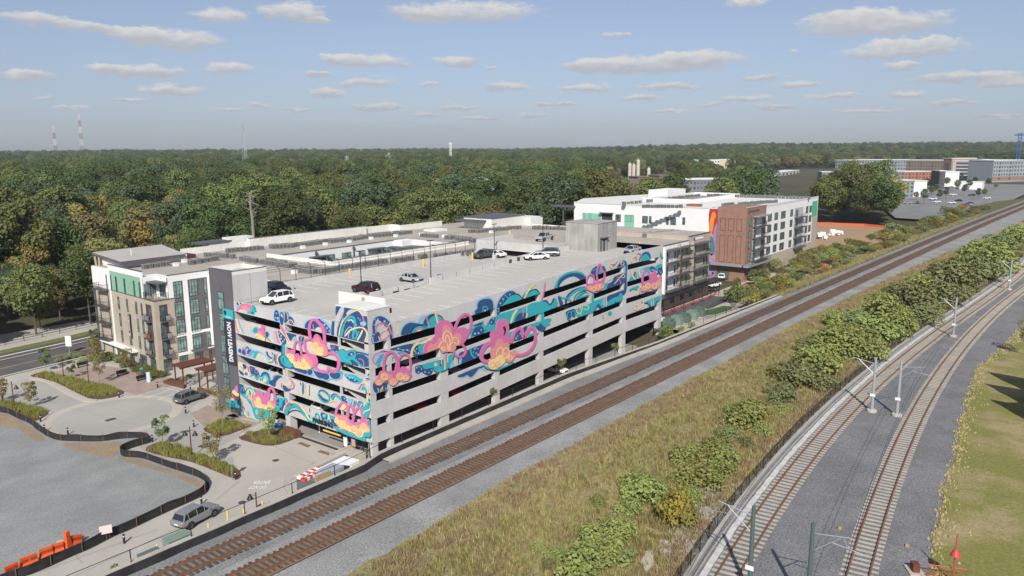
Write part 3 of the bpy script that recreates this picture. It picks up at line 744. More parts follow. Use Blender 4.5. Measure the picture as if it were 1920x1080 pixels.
def stroke_quads(w,pts):
 out=[];L_,R_=[],[]
 for i,p in enumerate(pts):
  a=pts[max(i-1,0)];c=pts[min(i+1,len(pts)-1)]
  dx,dy=c[0]-a[0],c[1]-a[1];n=hypot(dx,dy)or 1
  k=.5*w*(.72 if i in(0,len(pts)-1)else 1);nx,ny=-dy/n*k,dx/n*k
  L_.append((p[0]+nx,p[1]+ny));R_.append((p[0]-nx,p[1]-ny))
 for i in range(len(pts)-1):out.append([L_[i],L_[i+1],R_[i+1],R_[i]])
 return out
def clip(poly,quad):
 """convex clip, quad counter-clockwise"""
 out=poly
 for i in range(len(quad)):
  a,c=quad[i],quad[(i+1)%len(quad)];ex,ey=c[0]-a[0],c[1]-a[1];inp=out;out=[]
  if not inp:break
  sd=[(ex*(p[1]-a[1])-ey*(p[0]-a[0]))for p in inp]
  for j in range(len(inp)):
   k=(j+1)%len(inp)
   if sd[j]>=0:out.append(inp[j])
   if(sd[j]>=0)!=(sd[k]>=0):
    t=sd[j]/(sd[j]-sd[k]);out.append((inp[j][0]+(inp[k][0]-inp[j][0])*t,inp[j][1]+(inp[k][1]-inp[j][1])*t))
 return out
def tri(poly):
 try:return tessellate_polygon([[Vector((p[0],p[1],0))for p in poly]])
 except Exception:return[]
def area2(t):return abs((t[1][0]-t[0][0])*(t[2][1]-t[0][1])-(t[2][0]-t[0][0])*(t[1][1]-t[0][1]))
def paint(txt,face,quads):
 b=MB();lay=0
 Q=[[(a0,z0),(a1,z2),(a1,z3),(a0,z1)]for a0,z0,z1,a1,z2,z3 in quads]
 bb=[(min(p[0]for p in q),max(p[0]for p in q),min(p[1]for p in q),max(p[1]for p in q))for q in Q]
 for col,kind,g in shapes(txt):
  lay+=1;off=.006+.0006*lay
  polys=[]
  conv=(lambda p:(lambda w:(w[0],w[2]))(onY(p[0],p[1],0)))if face=='R' else(lambda p:(lambda w:(w[1],w[2]))(onX(p[0],p[1],0)))
  if kind=='F':
   q=[conv(p)for p in g]
   for t in tri(q):polys.append([q[i]for i in t])
  else:polys=[[conv(p)for p in s]for s in stroke_quads(*g)]
  mi=PK.index(col)
  for pl in polys:
   x0,x1,y0,y1=min(p[0]for p in pl),max(p[0]for p in pl),min(p[1]for p in pl),max(p[1]for p in pl)
   for q,e in zip(Q,bb):
    if x1<e[0]or x0>e[1]or y1<e[2]or y0>e[3]:continue
    r=clip(pl,q)
    if len(r)>2 and sum(area2((r[0],r[i],r[i+1]))for i in range(1,len(r)-1))>2e-4:
     b.quad([(p[0],-off,p[1])for p in r]if face=='R' else[(-off,p[0],p[1])for p in r],mi)
 return b.build('mural_paint',PM,garage)
def panel(txt,face,off=.16,th=.07):
 """a cut-out board: first shapes are the board, later layers sit on it"""
 lay=0;root=None
 sg=0
 for col,kind,g in shapes(txt):
  conv=(lambda p:(lambda w:(w[0],w[2]))(onY(p[0],p[1],-off)))if face=='R' else(lambda p:(lambda w:(w[1],w[2]))(onX(p[0],p[1],-off)))
  rings=[g]if kind=='F' else stroke_quads(*g)
  first=col=='p'
  base=off-th if first else off
  lay+=1;top=off+(.0 if first else.012)+.0025*lay
  b=MB()
  for pg in rings:
   q=[conv(p)for p in pg]
   fr=[((x,-top,z)if face=='R' else(-top,x,z))for x,z in q];bk=[((x,-base,z)if face=='R' else(-base,x,z))for x,z in q]
   for t in tri(q):b.quad([fr[i]for i in t])
   n=len(q)
   if kind=='F' or True:
    for i in range(n):
     if kind=='S' and i in(1,3):continue
     j=(i+1)%n;b.quad([bk[i],bk[j],fr[j],fr[i]])
   if first:
    for t in tri(q):b.quad([bk[i]for i in t])
  if root is None:root=b.build('cloud_panel',PC[col],garage)
  else:b.build({'p':'panel_loop','s':'salmon_layer','c':'cream_swirl'}.get(col,'panel_layer'),PC[col],root)
 return root
exec_left='''
L1
F l 900,360;930,270;990,285;1020,330;1050,300;1090,320;1115,265;1180,270;1215,300;1230,400;1300,450;1345,590;1220,570;1100,540;1020,560;900,490
F t 460,180;500,160;530,220;545,290;520,350;500,385;440,370;360,340;380,300;440,260
F l 130,160;180,85;240,90;245,180;180,240;150,300
F n 145,150;180,100;230,105;240,170;190,190
F p 150,300;200,220;240,170;320,150;400,150;450,200;450,260;420,300;380,310;300,260;230,300
F s 240,220;300,195;360,200;410,240;420,290;370,310;310,270;250,260
F c 190,300;230,265;260,290;250,315
S p 13 335,150;345,105;385,105;395,160
S c 22 165,70;190,130;220,190
S c 18 225,80;250,130
C d 490,190,10;515,255,12;540,310,14;470,340,18
S p 20 130,490;140,620;200,740
S c 30 155,490;168,610;232,745
S t 18 190,490;220,600;290,760
S c 18 400,690;390,620;430,580;490,590;530,610
S v 16 420,700;450,780;540,840
F l 450,690;500,630;580,620;600,700;560,770;490,760
F t 480,690;520,640;570,640;580,700;550,750;500,740
O n 530,690,26 9
F l 715,760;760,705;815,750;810,830;750,845
F n 730,760;760,720;800,760;790,820;750,830
S t 27 730,830;780,860;830,915
S c 20 800,830;850,880;900,920
F n 910,350;935,285;985,305;1010,380;1010,470;985,500;930,490;910,420
C l 955,350,16;985,450,26;940,440,14
F n 1025,390;1050,320;1090,350;1100,440;1090,560;1050,580;1020,480
F w 1040,400;1060,350;1085,400;1080,440;1055,410
F n 1105,350;1130,280;1170,285;1195,340;1200,440;1190,500;1150,540;1110,520;1100,430
S w 15 1115,500;1115,380;1150,300;1180,380;1190,480
F n 1200,430;1240,410;1290,460;1320,540;1300,580;1230,560;1200,500
S c 15 1170,540;1210,490;1260,490;1310,560;1330,590
S p 14 1200,545;1235,515;1270,550
S v 25 905,700;900,800;940,940
S p 32 945,700;965,830;1015,960
F n 985,710;1030,710;1100,780;1150,880;1150,960;1110,985;1050,930;1000,820
C l 1010,755,18;1055,800,20;1045,860,22;1090,920,20;1120,880,14
S c 14 975,700;1000,830;1080,1010
S c 14 1020,705;1110,790;1180,900;1230,1000
S p 46 1040,600;1090,700;1160,810;1220,920
S c 18 1140,740;1190,850;1240,990
F n 1160,740;1370,790;1340,830;1280,860;1250,910;1210,860;1180,800
F l 1280,860;1330,815;1370,850;1350,900;1290,910
S c 22 1370,790;1385,860;1400,910
F n 1410,820;1520,830;1500,900;1480,1000;1440,980;1420,900
S l 12 1430,850;1480,840;1450,900;1480,940;1440,960
L2
F l 215,540;235,430;310,355;420,345;560,330;650,395;730,470;775,560;765,660;640,640;400,580
F n 245,540;260,440;320,385;400,370;470,370;540,350;570,390;640,430;700,500;755,570;750,640;650,640;540,600;400,560
C l 640,470,22;690,540,20;735,600,18
S p 16 560,440;600,470;650,560;680,630
S p 18 400,460;420,560;460,590
F w 450,580;480,530;540,525;590,590;560,610
F n 790,390;845,400;835,520;830,680;770,665;780,520
S l 14 785,395;770,520;765,660
F l 862,100;905,82;880,140;862,150
F n 905,82;975,95;920,190;862,290;862,140
F n 1030,110;1150,135;1270,165;1310,180;1370,240;1400,300;1480,300;1545,350;1565,430;1540,540;1500,640;1470,760;1440,830;1340,810;1140,760;940,710;890,690;900,560;940,420;1000,290;1035,190
F w 985,100;1028,110;1028,190;960,300;910,450;885,560;885,690;835,685;845,400;870,310;920,200
F w 1085,230;1150,170;1230,165;1285,185;1200,200;1100,280
F w 1310,190;1390,230;1440,290;1400,300;1370,240
S l 16 1020,320;985,400;960,480
S c 24 930,700;950,560;1000,420;1080,310;1180,230;1300,180;1370,230;1410,300
S p 9 1020,380;1090,290;1190,215
S t 48 975,715;1000,580;1060,430;1130,330;1200,310;1245,370;1255,460;1240,560;1215,680;1220,760
S d 12 1030,560;1080,430;1150,360;1210,355
S w 30 1110,400;1180,370;1230,440
S v 18 1050,720;1060,620;1110,545;1160,520;1200,550
S v 16 1130,740;1120,680;1150,620
S t 18 1090,640;1150,570;1220,550
S t 32 1240,560;1280,600;1290,700;1250,770
S p 28 1410,290;1430,400;1420,540
C l 1325,340,13;1360,375,15;1330,620,13;1310,670,15;1080,120,10;1275,480,18
F l 1370,420;1470,410;1470,490;1370,480
S c 32 1060,700;1140,600;1250,545;1380,525;1470,580;1500,680;1450,820
S c 34 1410,580;1360,690;1300,790
F n 760,880;930,910;930,990;820,990;770,950
O p 815,940,26 10
S c 30 940,920;945,990
S c 26 1110,960;1080,1000
L3
F l 180,150;195,85;250,90;290,60;340,60;400,50;460,100;520,120;640,150;740,240;830,330;800,370;740,300;640,200;540,180;480,270;240,200
F n 190,150;200,100;240,100;245,180
S p 20 255,190;270,100;300,75;335,120;350,230
F n 265,190;285,110;320,120;335,220
S n 22 345,110;355,60;385,65;390,110
F n 360,180;390,115;450,110;440,160;400,200
S p 20 390,230;430,170;480,130
S t 45 420,240;470,160;540,170;600,160
F t 490,270;500,210;560,180;530,280
S d 7 600,165;690,220;760,310;800,350
S c 18 600,180;700,235;770,330;840,345;880,325
S t 20 790,355;850,375;890,335;890,230
S l 35 745,140;760,220;830,300
S n 30 765,150;790,230;870,290
S n 20 870,170;880,210
S v 25 905,200;900,300
S n 22 930,200;930,330;960,400
S p 18 975,200;960,300;990,420
F n 1000,260;1050,230;1060,300;1100,400;1180,470;1300,440;1300,500;1150,480;1040,440;1000,340
S c 20 1060,200;1000,250;985,330;1020,430
S n 60 1090,220;1085,120;1090,0
S t 42 1110,230;1105,120;1110,10
F d 1035,270;1095,205;1135,220;1190,290;1260,345;1300,430;1265,487;1175,482;1090,430;1038,355
F t 1045,270;1100,215;1130,230;1180,300;1250,350;1290,430;1260,475;1180,470;1100,420;1050,350
S d 16 1110,280;1095,330;1125,390
F c 190,400;230,370;270,420;300,520;260,520;210,470
F n 200,520;240,540;290,580;300,630;240,610;210,560
F n 275,420;310,400;345,430;350,480;310,500
S n 10 215,450;250,470;300,530
S p 22 380,430;390,520;400,560
S c 20 400,430;420,490
F n 420,440;510,460;520,500;580,530;610,600;620,650;560,690;480,630;430,560
O p 445,510,24 9
O p 555,555,32 9
F l 420,640;430,560;465,620;475,660
S c 27 310,590;340,540;390,570;410,650
C n 350,600,26
C l 350,600,10
S t 25 450,660;480,620;540,650;560,720
C c 500,670,25
S t 28 580,720;590,640;630,650;640,740
F l 640,640;670,570;740,540;810,580;840,680;830,740;650,700
F n 640,660;680,580;740,560;800,600;830,680;820,750;760,640;700,650
S t 24 670,740;700,640;750,620;800,700;800,800
F c 690,750;730,690;770,760;720,770
F t 730,790;790,740;815,810
F n 830,740;880,720;900,650;960,620;1080,655;1010,690;950,770;935,855;850,830;820,790
S l 12 890,720;920,650;980,625
C n 1115,490,20
S c 20 1140,520;1120,570;1150,620
S c 22 1190,690;1240,740;1240,830;1150,830;1090,780
S p 28 1210,690;1290,760;1320,840;1290,900;1220,890
S v 16 1240,730;1270,790;1250,860
F n 1090,830;1150,850;1180,880;1250,920;1210,950;1130,950;1100,890
S p 16 1100,900;1060,850;1075,780
S n 26 1500,780;1500,1010
S c 26 1610,820;1610,1050
S n 10 1630,830;1630,1040
S v 12 1540,790;1540,900
S n 14 1450,770;1455,830
F l 1290,450;1400,480;1560,520;1728,520;1728,640;1540,610;1400,560
F n 1300,460;1370,490;1480,510;1540,530;1560,600;1500,590;1420,560;1340,530
F n 1590,560;1620,520;1690,530;1690,600;1640,625;1600,600
S p 22 1375,490;1375,550
S l 14 1485,530;1485,600
S l 12 1570,540;1575,600
F n 215,800;260,800;330,870;340,960;340,1060;260,1040;225,950
F t 270,900;320,930;350,1000;340,1070;280,1040
O l 275,900,28 12
C l 240,860,12;300,860,10
L4
F l 410,390;600,470;740,480;900,460;1000,480;990,560;890,620;780,600;690,640;540,600;450,520
F n 10,330;40,370;90,380;130,400;240,410;290,440;280,490;200,470;100,430;20,400
F n 410,390;460,440;600,480;720,500;740,570;690,620;620,590;540,580;460,510
F n 750,480;850,480;920,470;970,500;950,570;880,600;800,580;760,530
F t 920,430;1010,450;1000,500;940,480
F l 1030,480;1100,600;1230,670;1330,690;1420,610;1380,580;1200,500
F t 1040,470;1100,500;1200,500;1290,530;1370,590;1400,570;1390,640;1330,670;1260,640;1180,560;1100,520
F n 1050,500;1130,560;1230,600;1330,640;1280,670;1180,640;1100,580
C l 1095,535,14;1150,575,16;1210,570,16;1260,625,16
F n 700,0;800,0;790,30;720,40
F d 690,20;830,10;880,50;940,10;1030,-10;1080,30;1190,10;1285,25;1300,110;1270,200;1215,225;1215,320;1100,280;930,245;890,165
F t 700,10;830,20;870,60;940,20;1020,0;1080,40;1190,20;1270,30;1285,110;1260,190;1200,220;1200,310;1100,270;940,235;900,160;870,90;780,30
F l 1290,110;1350,70;1460,90;1550,160;1590,260;1570,360;1480,370;1420,350;1340,260;1290,190
F n 1290,110;1350,85;1450,110;1530,180;1565,260;1560,330;1480,350;1420,340;1340,260;1290,190
S l 46 1290,45;1420,68;1540,112;1605,190;1640,300;1610,420;1520,540
S n 32 1290,50;1420,75;1540,120;1600,190;1630,300;1600,420;1520,530
S p 18 1330,190;1400,200;1440,270;1430,350
F n 1170,210;1230,210;1300,260;1330,330;1240,310;1190,270
S t 40 1220,190;1300,240;1360,300;1400,340
F n 1110,110;1160,50;1230,50;1250,100;1180,140
C v 1195,95,22
S d 12 1090,150;1130,165
S l 44 1470,600;1590,590;1650,500;1680,430
S n 28 1490,590;1590,580;1640,500;1670,430
S p 20 1600,180;1620,90;1680,60
S t 28 520,870;560,830;640,850;720,930;740,1000;700,1060;600,1040;530,960;515,880
S n 22 530,845;600,818;690,872;720,912
F n 540,890;620,980;710,1020;690,1060;600,1020;540,940
S t 24 740,1010;750,900
S n 26 790,980;800,920;860,900;950,960
S t 40 800,1020;830,940;890,930;980,1010;1040,1080
F l 1100,980;1180,1010;1190,1080;1110,1080
F n 980,950;1040,940;1090,1000;1100,1080;1020,1060
C l 1050,990,14;1090,1025,14
S c 22 740,1080;800,1040;880,1050
S v 18 1310,800;1360,750
S p 18 1340,800;1390,700;1450,655
S l 14 1395,760;1450,700;1500,760
S t 42 1400,810;1440,770;1490,830;1490,890
S c 22 1400,690;1470,680;1520,780;1530,930;1520,1050
L5
F t 230,200;300,180;350,220;400,300;440,330;470,420;520,480;560,560;620,660;600,700;540,680;490,560;470,470;420,390;350,290
F n 215,50;270,30;330,100;330,180;270,190;225,130
S t 16 250,150;260,70;300,80;310,160
S c 22 350,130;330,50;380,20;430,40
F t 360,90;420,60;470,100;430,130;380,140
S c 26 400,200;400,120;450,120;480,180;460,260
F t 410,170;440,140;470,190;440,230
S c 20 360,250;370,210;440,230
S p 16 370,280;420,310
S c 18 490,70;520,150;540,210
F t 500,80;580,100;560,150;520,150
F t 630,140;720,150;690,220;660,200
F t 490,480;560,470;700,500;800,520;900,480;950,500;900,560;880,640;920,700;900,780;940,830;860,820;800,760;700,700;620,690;540,640;500,560
F l 560,500;600,560;580,620;540,580
F n 950,240;1030,270;1110,270;1130,330;1130,420;1110,520;1040,520;1000,440;950,380
F t 940,400;1000,480;1010,560;970,640;920,640;900,560;930,500
S t 45 970,320;980,280;1030,280;1050,330;1040,420;1010,500;970,590;930,640
S t 22 960,400;1000,370;1030,400
S t 40 1070,470;1080,340;1110,300;1160,300;1170,360
F n 1080,480;1100,370;1150,380;1140,470;1090,520
F l 250,520;290,560;300,620;260,620
S t 18 270,600;330,630;380,670
S c 24 300,520;350,600;400,690
F l 350,530;400,550;410,620;370,600
F n 870,830;950,780;1080,790;1090,900;1040,940;920,900;870,880
O t 1035,855,36 9
F t 900,800;940,790;930,840
S n 20 1110,860;1170,850;1200,910
S d 16 1160,665;1210,585;1280,535;1370,525;1460,562;1560,662;1640,742;1728,790
S t 74 1155,640;1175,540;1225,465;1310,432;1400,452;1500,542;1580,642;1660,725;1750,770
S c 30 1115,540;1150,440;1230,370;1330,370;1440,410;1500,490;1560,570;1620,680;1700,735
S p 28 1140,520;1180,420;1250,358
S p 18 1390,425;1470,470
F n 1240,405;1300,405;1300,432;1250,432
L6
S t 26 300,500;380,548;460,560;530,520;535,430;490,365;458,430;490,520
S n 14 345,270;345,330
S n 14 340,400;340,460
S c 12 330,260;335,340
F n 570,360;640,350;700,400;690,470;640,540;600,500;580,430
S p 12 560,400;590,360
C t 650,420,42
C w 640,420,20
S t 45 620,540;670,500;720,540;800,620;920,655
F t 740,410;830,390;850,480;830,520;760,490
F n 730,500;830,500;900,600;900,640;820,620;750,560
S c 20 725,390;750,480;780,550
S p 10 790,560;850,600
S l 40 1180,20;1190,100;1170,180
S t 30 1230,330;1240,200;1260,110
S p 16 1275,220;1290,110
F n 1310,210;1350,120;1420,150;1400,230
F t 1320,200;1350,145;1410,155;1390,220;1340,215
F t 1400,240;1500,200;1540,150;1530,330;1480,440;1430,440
S l 24 1610,60;1590,200;1560,330;1500,470
S t 50 1535,110;1570,100;1572,200;1540,330;1500,460
S c 20 1610,200;1560,290;1470,330;1430,380
S c 20 1370,240;1420,180
S c 16 1450,230;1480,170
F d 860,650;960,700;1100,760;1260,815;1450,775;1525,640;1540,515;1600,515;1615,640;1600,810;1565,872;1480,862;1470,955;1200,860;1050,800;900,720
F t 860,640;960,690;1100,740;1260,800;1450,760;1540,640;1540,520;1590,520;1605,640;1590,800;1560,860;1480,850;1465,945;1200,850;1050,790;900,710
S n 18 1550,510;1580,530;1585,600
'''
exec_right='''
R1
F l 70,640;75,430;105,310;170,245;270,235;360,265;440,345;490,440;515,560;510,690;300,740;110,830
F w 150,600;145,480;170,350;230,330;330,420;420,560;440,700;260,740
F n 95,560;90,430;120,320;180,260;260,250;340,280;420,350;470,440;495,560;490,690;440,700;430,600;400,540;330,440;250,350;180,320;145,380;140,500;150,600;100,620
F n 70,760;80,640;130,600;200,560;240,600;250,700;200,640;220,740;140,780;130,820
S w 22 100,660;90,730;125,790
C l 335,350,25;200,305,18;355,465,16;120,425,12;145,315,12;385,375,12;118,620,16
S c 26 460,370;390,480;330,600;300,700
S p 32 155,600;165,480;200,410;280,390;370,420;430,480;470,580;510,660
S p 22 260,740;245,650;290,580;380,545;450,560;420,640;350,710;270,735
C p 100,720,20;615,365,12
S c 22 615,385;610,470;590,590;570,650
S p 10 600,610;570,650
F l 655,630;665,510;735,405;850,345;970,355;1010,400;980,500;800,600
F n 670,630;680,540;730,450;810,390;900,375;980,395;1050,380;1100,400;1120,440;980,500;880,580;740,625
F l 1020,390;1040,300;1100,240;1165,240;1160,300;1120,400
F n 1120,430;1130,340;1190,260;1270,205;1340,195;1400,210;1380,250;1240,300;1210,380;1190,440
F d 855,590;915,490;1000,437;1080,422;1150,457;1195,415;1215,325;1290,245;1365,218;1445,222;1508,270;1525,330;1420,470;1000,560
F t 880,590;930,500;1000,455;1080,440;1150,475;1200,430;1230,320;1300,255;1370,230;1440,240;1490,280;1510,320;1400,470;1200,495;1000,565
F p 970,560;990,505;1050,492;1100,515;1085,540
F c 1000,555;1010,525;1060,515;1075,530
S p 28 1180,230;1200,340;1240,480
S c 26 1356,185;1380,270;1412,390
S s 14 1380,185;1405,270;1435,390
F n 440,920;500,890;880,800;930,860;930,960;920,1040;800,1000;700,960;590,950;520,940
C l 612,905,20;710,935,18;797,930,20;555,935,12
S l 9 612,905;660,915;710,935;797,930;840,970
F t 590,990;650,960;730,980;690,1030;620,1020
F n 930,870;1010,840;1020,920;1010,1000;1060,1030;920,1060;900,980
C l 985,905,14;945,950,18;965,990,14;1000,1005,10;920,1020,12
F t 900,800;990,770;1060,740;1270,690;1260,740;1160,800;1030,820;960,850
F d 1005,840;1140,800;1140,1000;1080,1035;1025,980;1005,900
F t 1018,845;1140,800;1140,1000;1080,1025;1035,970;1018,900
S c 48 880,1080;880,980;920,870;990,800;1080,780;1180,750;1280,690
S p 18 1040,770;1100,750
R2
F v 110,420;100,330;200,240;340,220;340,330;270,400;250,510;180,500
F t 160,430;200,350;250,270;330,260;330,330;260,400;240,510;190,520
S t 20 480,350;540,320;560,400
S p 26 200,470;120,440;95,360;130,280;220,230;330,220;420,240
S n 14 250,210;320,195;410,210
S p 24 485,290;490,400
S c 24 410,400;440,370
F n 950,560;960,500;1090,480;1110,540;1180,570;1290,530;1310,600;1270,670;1200,690;1130,660;1080,620;1020,660;960,630
C l 980,530,18;1080,560,14;1150,620,16;1020,625,16;1230,630,12;1280,575,14
S l 8 980,530;1050,510;1080,560
F d 1100,540;1100,475;1310,410;1440,370;1738,250;1738,340;1690,460;1605,575;1500,625;1395,642;1330,600;1300,540;1180,580
F t 1112,540;1112,475;1310,410;1440,370;1728,250;1728,330;1680,450;1600,560;1500,610;1400,630;1340,590;1310,530;1180,565
F l 1640,540;1720,380;1728,520
C c 1370,465,34
C p 1378,460,15
C l 1440,575,17
C n 1440,575,8
S n 24 1460,380;1465,510
S c 15 1478,380;1478,460
S n 14 1512,380;1520,540
S p 22 1532,370;1538,520
S c 28 1555,350;1548,570
S l 26 1560,250;1570,350
S c 30 1430,370;1530,340
S p 24 1592,250;1592,430
S c 16 1612,260;1608,430
F n 100,960;95,870;140,800;300,850;400,820;380,890;370,970;270,1000;150,1040
S c 15 195,940;205,1020
S c 15 238,970;242,1010
S c 15 265,930;268,1000
S c 15 290,900;292,985
S c 12 350,930;355,970
R4
F n 0,830;0,620;140,560;400,460;590,380;560,450;470,500;400,600;390,680;230,760
F l 0,720;60,640;40,800;0,830
S t 30 210,510;220,600;260,670;310,700
C l 290,530,16;265,590,12;315,610,14;350,640,20
S l 8 240,510;290,490;330,520;370,530
F n 0,1010;420,840;420,890;340,920;280,1000;220,1050;160,1020;90,1040;0,1045
S l 14 0,1058;90,1052;150,1018;210,1060;280,1012;370,900;430,902;520,945
F n 250,300;240,200;290,120;380,100;450,120;500,200;470,240
F n 250,110;340,70;430,40;430,90;330,90
S t 32 220,320;240,200;300,120;400,95;480,140;520,180
F t 450,240;500,180;560,100;640,80;680,100;690,170;600,210
S t 26 440,10;450,100;490,170
S t 24 510,130;560,50;580,0
C l 293,250,20;360,240,18;405,180,14
F n 600,40;660,0;660,60;610,80
C l 595,40,14
F d 440,830;560,890;680,930;800,870;940,810;1010,770;960,840;760,935;600,935;490,900
F t 450,820;560,880;680,920;800,860;940,800;1000,770;950,830;760,920;600,920;500,890
F n 1000,380;1020,260;1080,200;1150,200;1160,340
C l 1050,335,18;1080,295,14;1125,250,14
F n 1180,140;1260,110;1240,230;1200,240
F t 1270,320;1300,260;1380,250;1380,290
F n 925,330;970,320;950,360
F t 920,310;930,230;1030,190;990,280
R5
F l 75,640;85,560;135,520;128,430;178,345;290,295;405,285;478,335;500,430;490,540;300,620
F n 105,610;110,560;155,530;155,440;200,370;290,330;390,325;450,360;475,430;470,530;380,560;250,600;130,640
S t 22 265,600;270,500;310,480;350,500;365,570
F w 292,590;303,540;335,570
F l 540,660;535,500;575,360;670,235;780,165;880,155;950,200;930,240;600,600
F n 555,660;550,500;590,370;680,250;780,180;870,170;930,210;930,240;820,270;720,350;680,440;610,490;600,620
C l 675,330,18;720,260,14;815,240,18;757,290,13;620,415,18;580,525,16;580,580,12
S l 6 675,340;675,400
F d 675,450;710,360;800,262;905,225;990,228;1045,285;1055,345
F t 690,450;722,372;802,282;902,243;980,248;1028,292;1038,345
F l 1065,320;1080,230;1150,150;1250,120;1300,140;1130,300
F d 1075,325;1105,235;1180,180;1260,142;1340,125;1395,170;1405,245
F t 1120,315;1180,222;1260,162;1330,147;1378,182;1388,245
S c 34 1310,20;1220,120;1150,220;1095,315
F n 410,740;540,690;500,780;490,840;400,830
C l 480,730,16;438,800,16
F n 70,860;260,790;260,850;120,870
S t 26 265,790;270,880;310,970
F w 285,790;345,760;330,870;300,850
S t 26 330,900;390,780
F t 500,850;520,720;590,640;900,545;1200,465;1470,390;1540,378;1600,405;1620,470;1660,440;1728,410;1728,530;1500,600;1440,625;880,800;820,835;700,790;560,800
F n 915,790;930,710;990,630;1080,600;1140,630;1130,720;1000,765
S c 40 960,540;880,660;830,820
S p 22 1085,490;1075,690
S c 28 1150,500;1165,600;1140,720
S p 24 1175,460;1182,640
F n 1470,385;1560,350;1620,440;1660,380;1728,300;1728,370;1690,410;1610,475;1590,412;1530,385
F t 1450,640;1502,625;1502,760;1450,790
F t 1250,870;1430,800;1470,770;1500,745;1625,720;1615,820;1550,890;1490,880;1440,840;1350,880;1290,890
F n 1340,890;1440,830;1500,890;1540,900;1510,970;1440,985;1380,950
S c 26 1230,850;1215,920
S p 28 1530,-10;1510,150;1450,370;1330,580;1260,670
S c 10 1450,390;1345,570;1282,660
R6
F t 515,395;515,290;575,190;715,105;860,82;990,110;1075,195;1060,215
F n 535,390;540,300;600,210;720,140;850,115;970,135;1060,210;940,250;890,200;820,180;700,220;610,290;570,370
F w 575,370;612,292;702,222;820,184;890,205;938,250;760,310
F t 0,700;230,640;330,650;390,700;440,680;480,600;510,590;530,640;530,720;290,830;0,900
S n 30 260,632;330,632;390,700;440,650;460,590
F n 540,540;600,590;640,680;590,720;560,640
S n 40 690,680;700,580;780,480;900,410;1050,380
S t 34 725,620;760,540;860,450;980,400;1070,400
S n 22 835,620;870,530;960,460;1070,440
F t 870,610;940,505;1060,465;1130,520;1000,565
S t 20 840,600;900,500;1000,430;1070,425
S c 16 1010,540;1060,500;1120,515
S d 8 880,605;940,525;1040,480;1110,500
S t 26 550,530;620,570;720,580;790,640
F t 1168,525;1212,505;1212,615;1168,640
F t 850,790;1110,690;1210,630;1450,550;1571,545;1571,690;1360,770;1290,690;1220,790;1180,840;930,925;880,870
F t 0,1070;400,955;390,1020;370,1080;0,1085
F n 190,1080;225,1040;260,1080
F n 1180,840;1230,780;1280,680;1360,770;1310,790;1260,760;1220,810
F w 1240,800;1275,750;1300,790
F n 690,830;780,790;850,780;870,880;840,930;790,900;770,980;720,980;700,900
S t 16 720,960;710,880;750,830;790,850;780,940;730,980
S t 16 800,920;790,840;830,810;860,850;850,900
S c 12 880,800;920,740;970,780;960,850;900,840;880,790
S c 12 1000,790;990,720;1060,710;1110,740;1080,790;1020,770
S c 10 900,880;960,850;970,900
S p 8 940,770;950,830
F n 1440,560;1571,510;1571,600;1480,640;1440,640
S l 14 1350,620;1355,700
S v 22 1385,560;1390,720
S p 10 1410,560;1415,730
S c 18 1435,550;1435,730
C t 1500,850,38
S n 8 1365,900;1380,960
S c 8 1400,890;1410,990
R7
F l 230,400;260,300;335,245;395,255;470,245;505,320;500,370;330,430
F n 240,390;270,310;340,260;390,270;460,260;490,320;490,360;430,380;330,420
S l 8 280,340;320,300
F t 375,400;385,290;435,290;440,390
F l 670,300;710,210;790,150;850,180;865,260;860,420;850,640;820,720;800,640;815,380
F n 680,290;720,220;790,165;835,190;820,250;760,265
F n 820,185;850,230;845,420;845,640;820,700;800,640;815,520;825,380;825,250
F n 520,640;530,560;600,520;640,440;810,380;830,470;820,530
F n 520,860;520,770;640,720;830,655;820,720;780,750;700,760;620,800
F t 520,870;620,795;700,770;740,715;780,750;770,830;640,890;520,950
C d 655,870,12
S c 16 690,150;650,210;570,220;560,270;600,290
S p 14 690,170;640,240;600,250
O c 775,215,28 11
S p 8 745,240;770,200
S c 14 640,560;720,460;800,390
S p 12 680,430;740,520;740,560
O c 785,430,28 11
F t 475,560;520,540;510,640;480,650
S c 14 490,540;540,490;590,470
F l 1085,60;1140,10;1225,10;1262,80;1258,150;1100,170
F n 1100,70;1150,25;1210,25;1245,80;1245,140;1200,150;1100,160
F t 1105,165;1105,100;1150,60;1200,70;1230,120;1225,145
S n 14 1075,100;1060,170
S c 22 930,200;930,130;980,100;1000,50;1030,40
S p 20 1000,90;1010,150
S p 14 1030,40;1080,60;1090,130
S t 26 1430,30;1425,80;1465,140
F l 1040,330;1230,270;1240,380;1130,440;1060,450
F t 1130,300;1230,270;1250,290;1240,350;1150,350
F n 1235,290;1270,260;1320,280;1310,330;1260,350
F t 1250,330;1275,300;1310,310;1300,350
F t 1320,290;1360,240;1440,225;1450,280;1400,320;1340,320
F n 1370,310;1440,280;1455,380;1390,400
S l 10 1390,330;1420,370;1440,350
S c 24 930,330;940,420;1000,490
F n 960,390;1000,350;1020,470;970,440
F t 975,400;1005,370;1020,470;980,450
S c 20 1050,310;1070,440
F t 890,490;910,440;960,470;970,500;900,520
F t 900,640;1050,590;1040,660;960,650;910,680
S l 16 1060,720;1080,640
S c 22 1020,760;1040,660;1090,600
S n 16 1140,885;1200,885;1240,935;1280,965;1330,895;1415,810
F t 1140,870;1230,830;1320,790;1420,760;1400,830;1330,870;1310,940;1270,955;1230,920;1190,870
S c 26 1050,990;1110,920;1130,870
S n 12 1100,860;1115,890
C c 1010,915,14;980,985,18
C p 1020,1005,9
S c 10 1250,830;1270,930
S c 10 1290,810;1295,920
'''
paint(exec_left,'L',QL)
paint(exec_right,'R',QR)
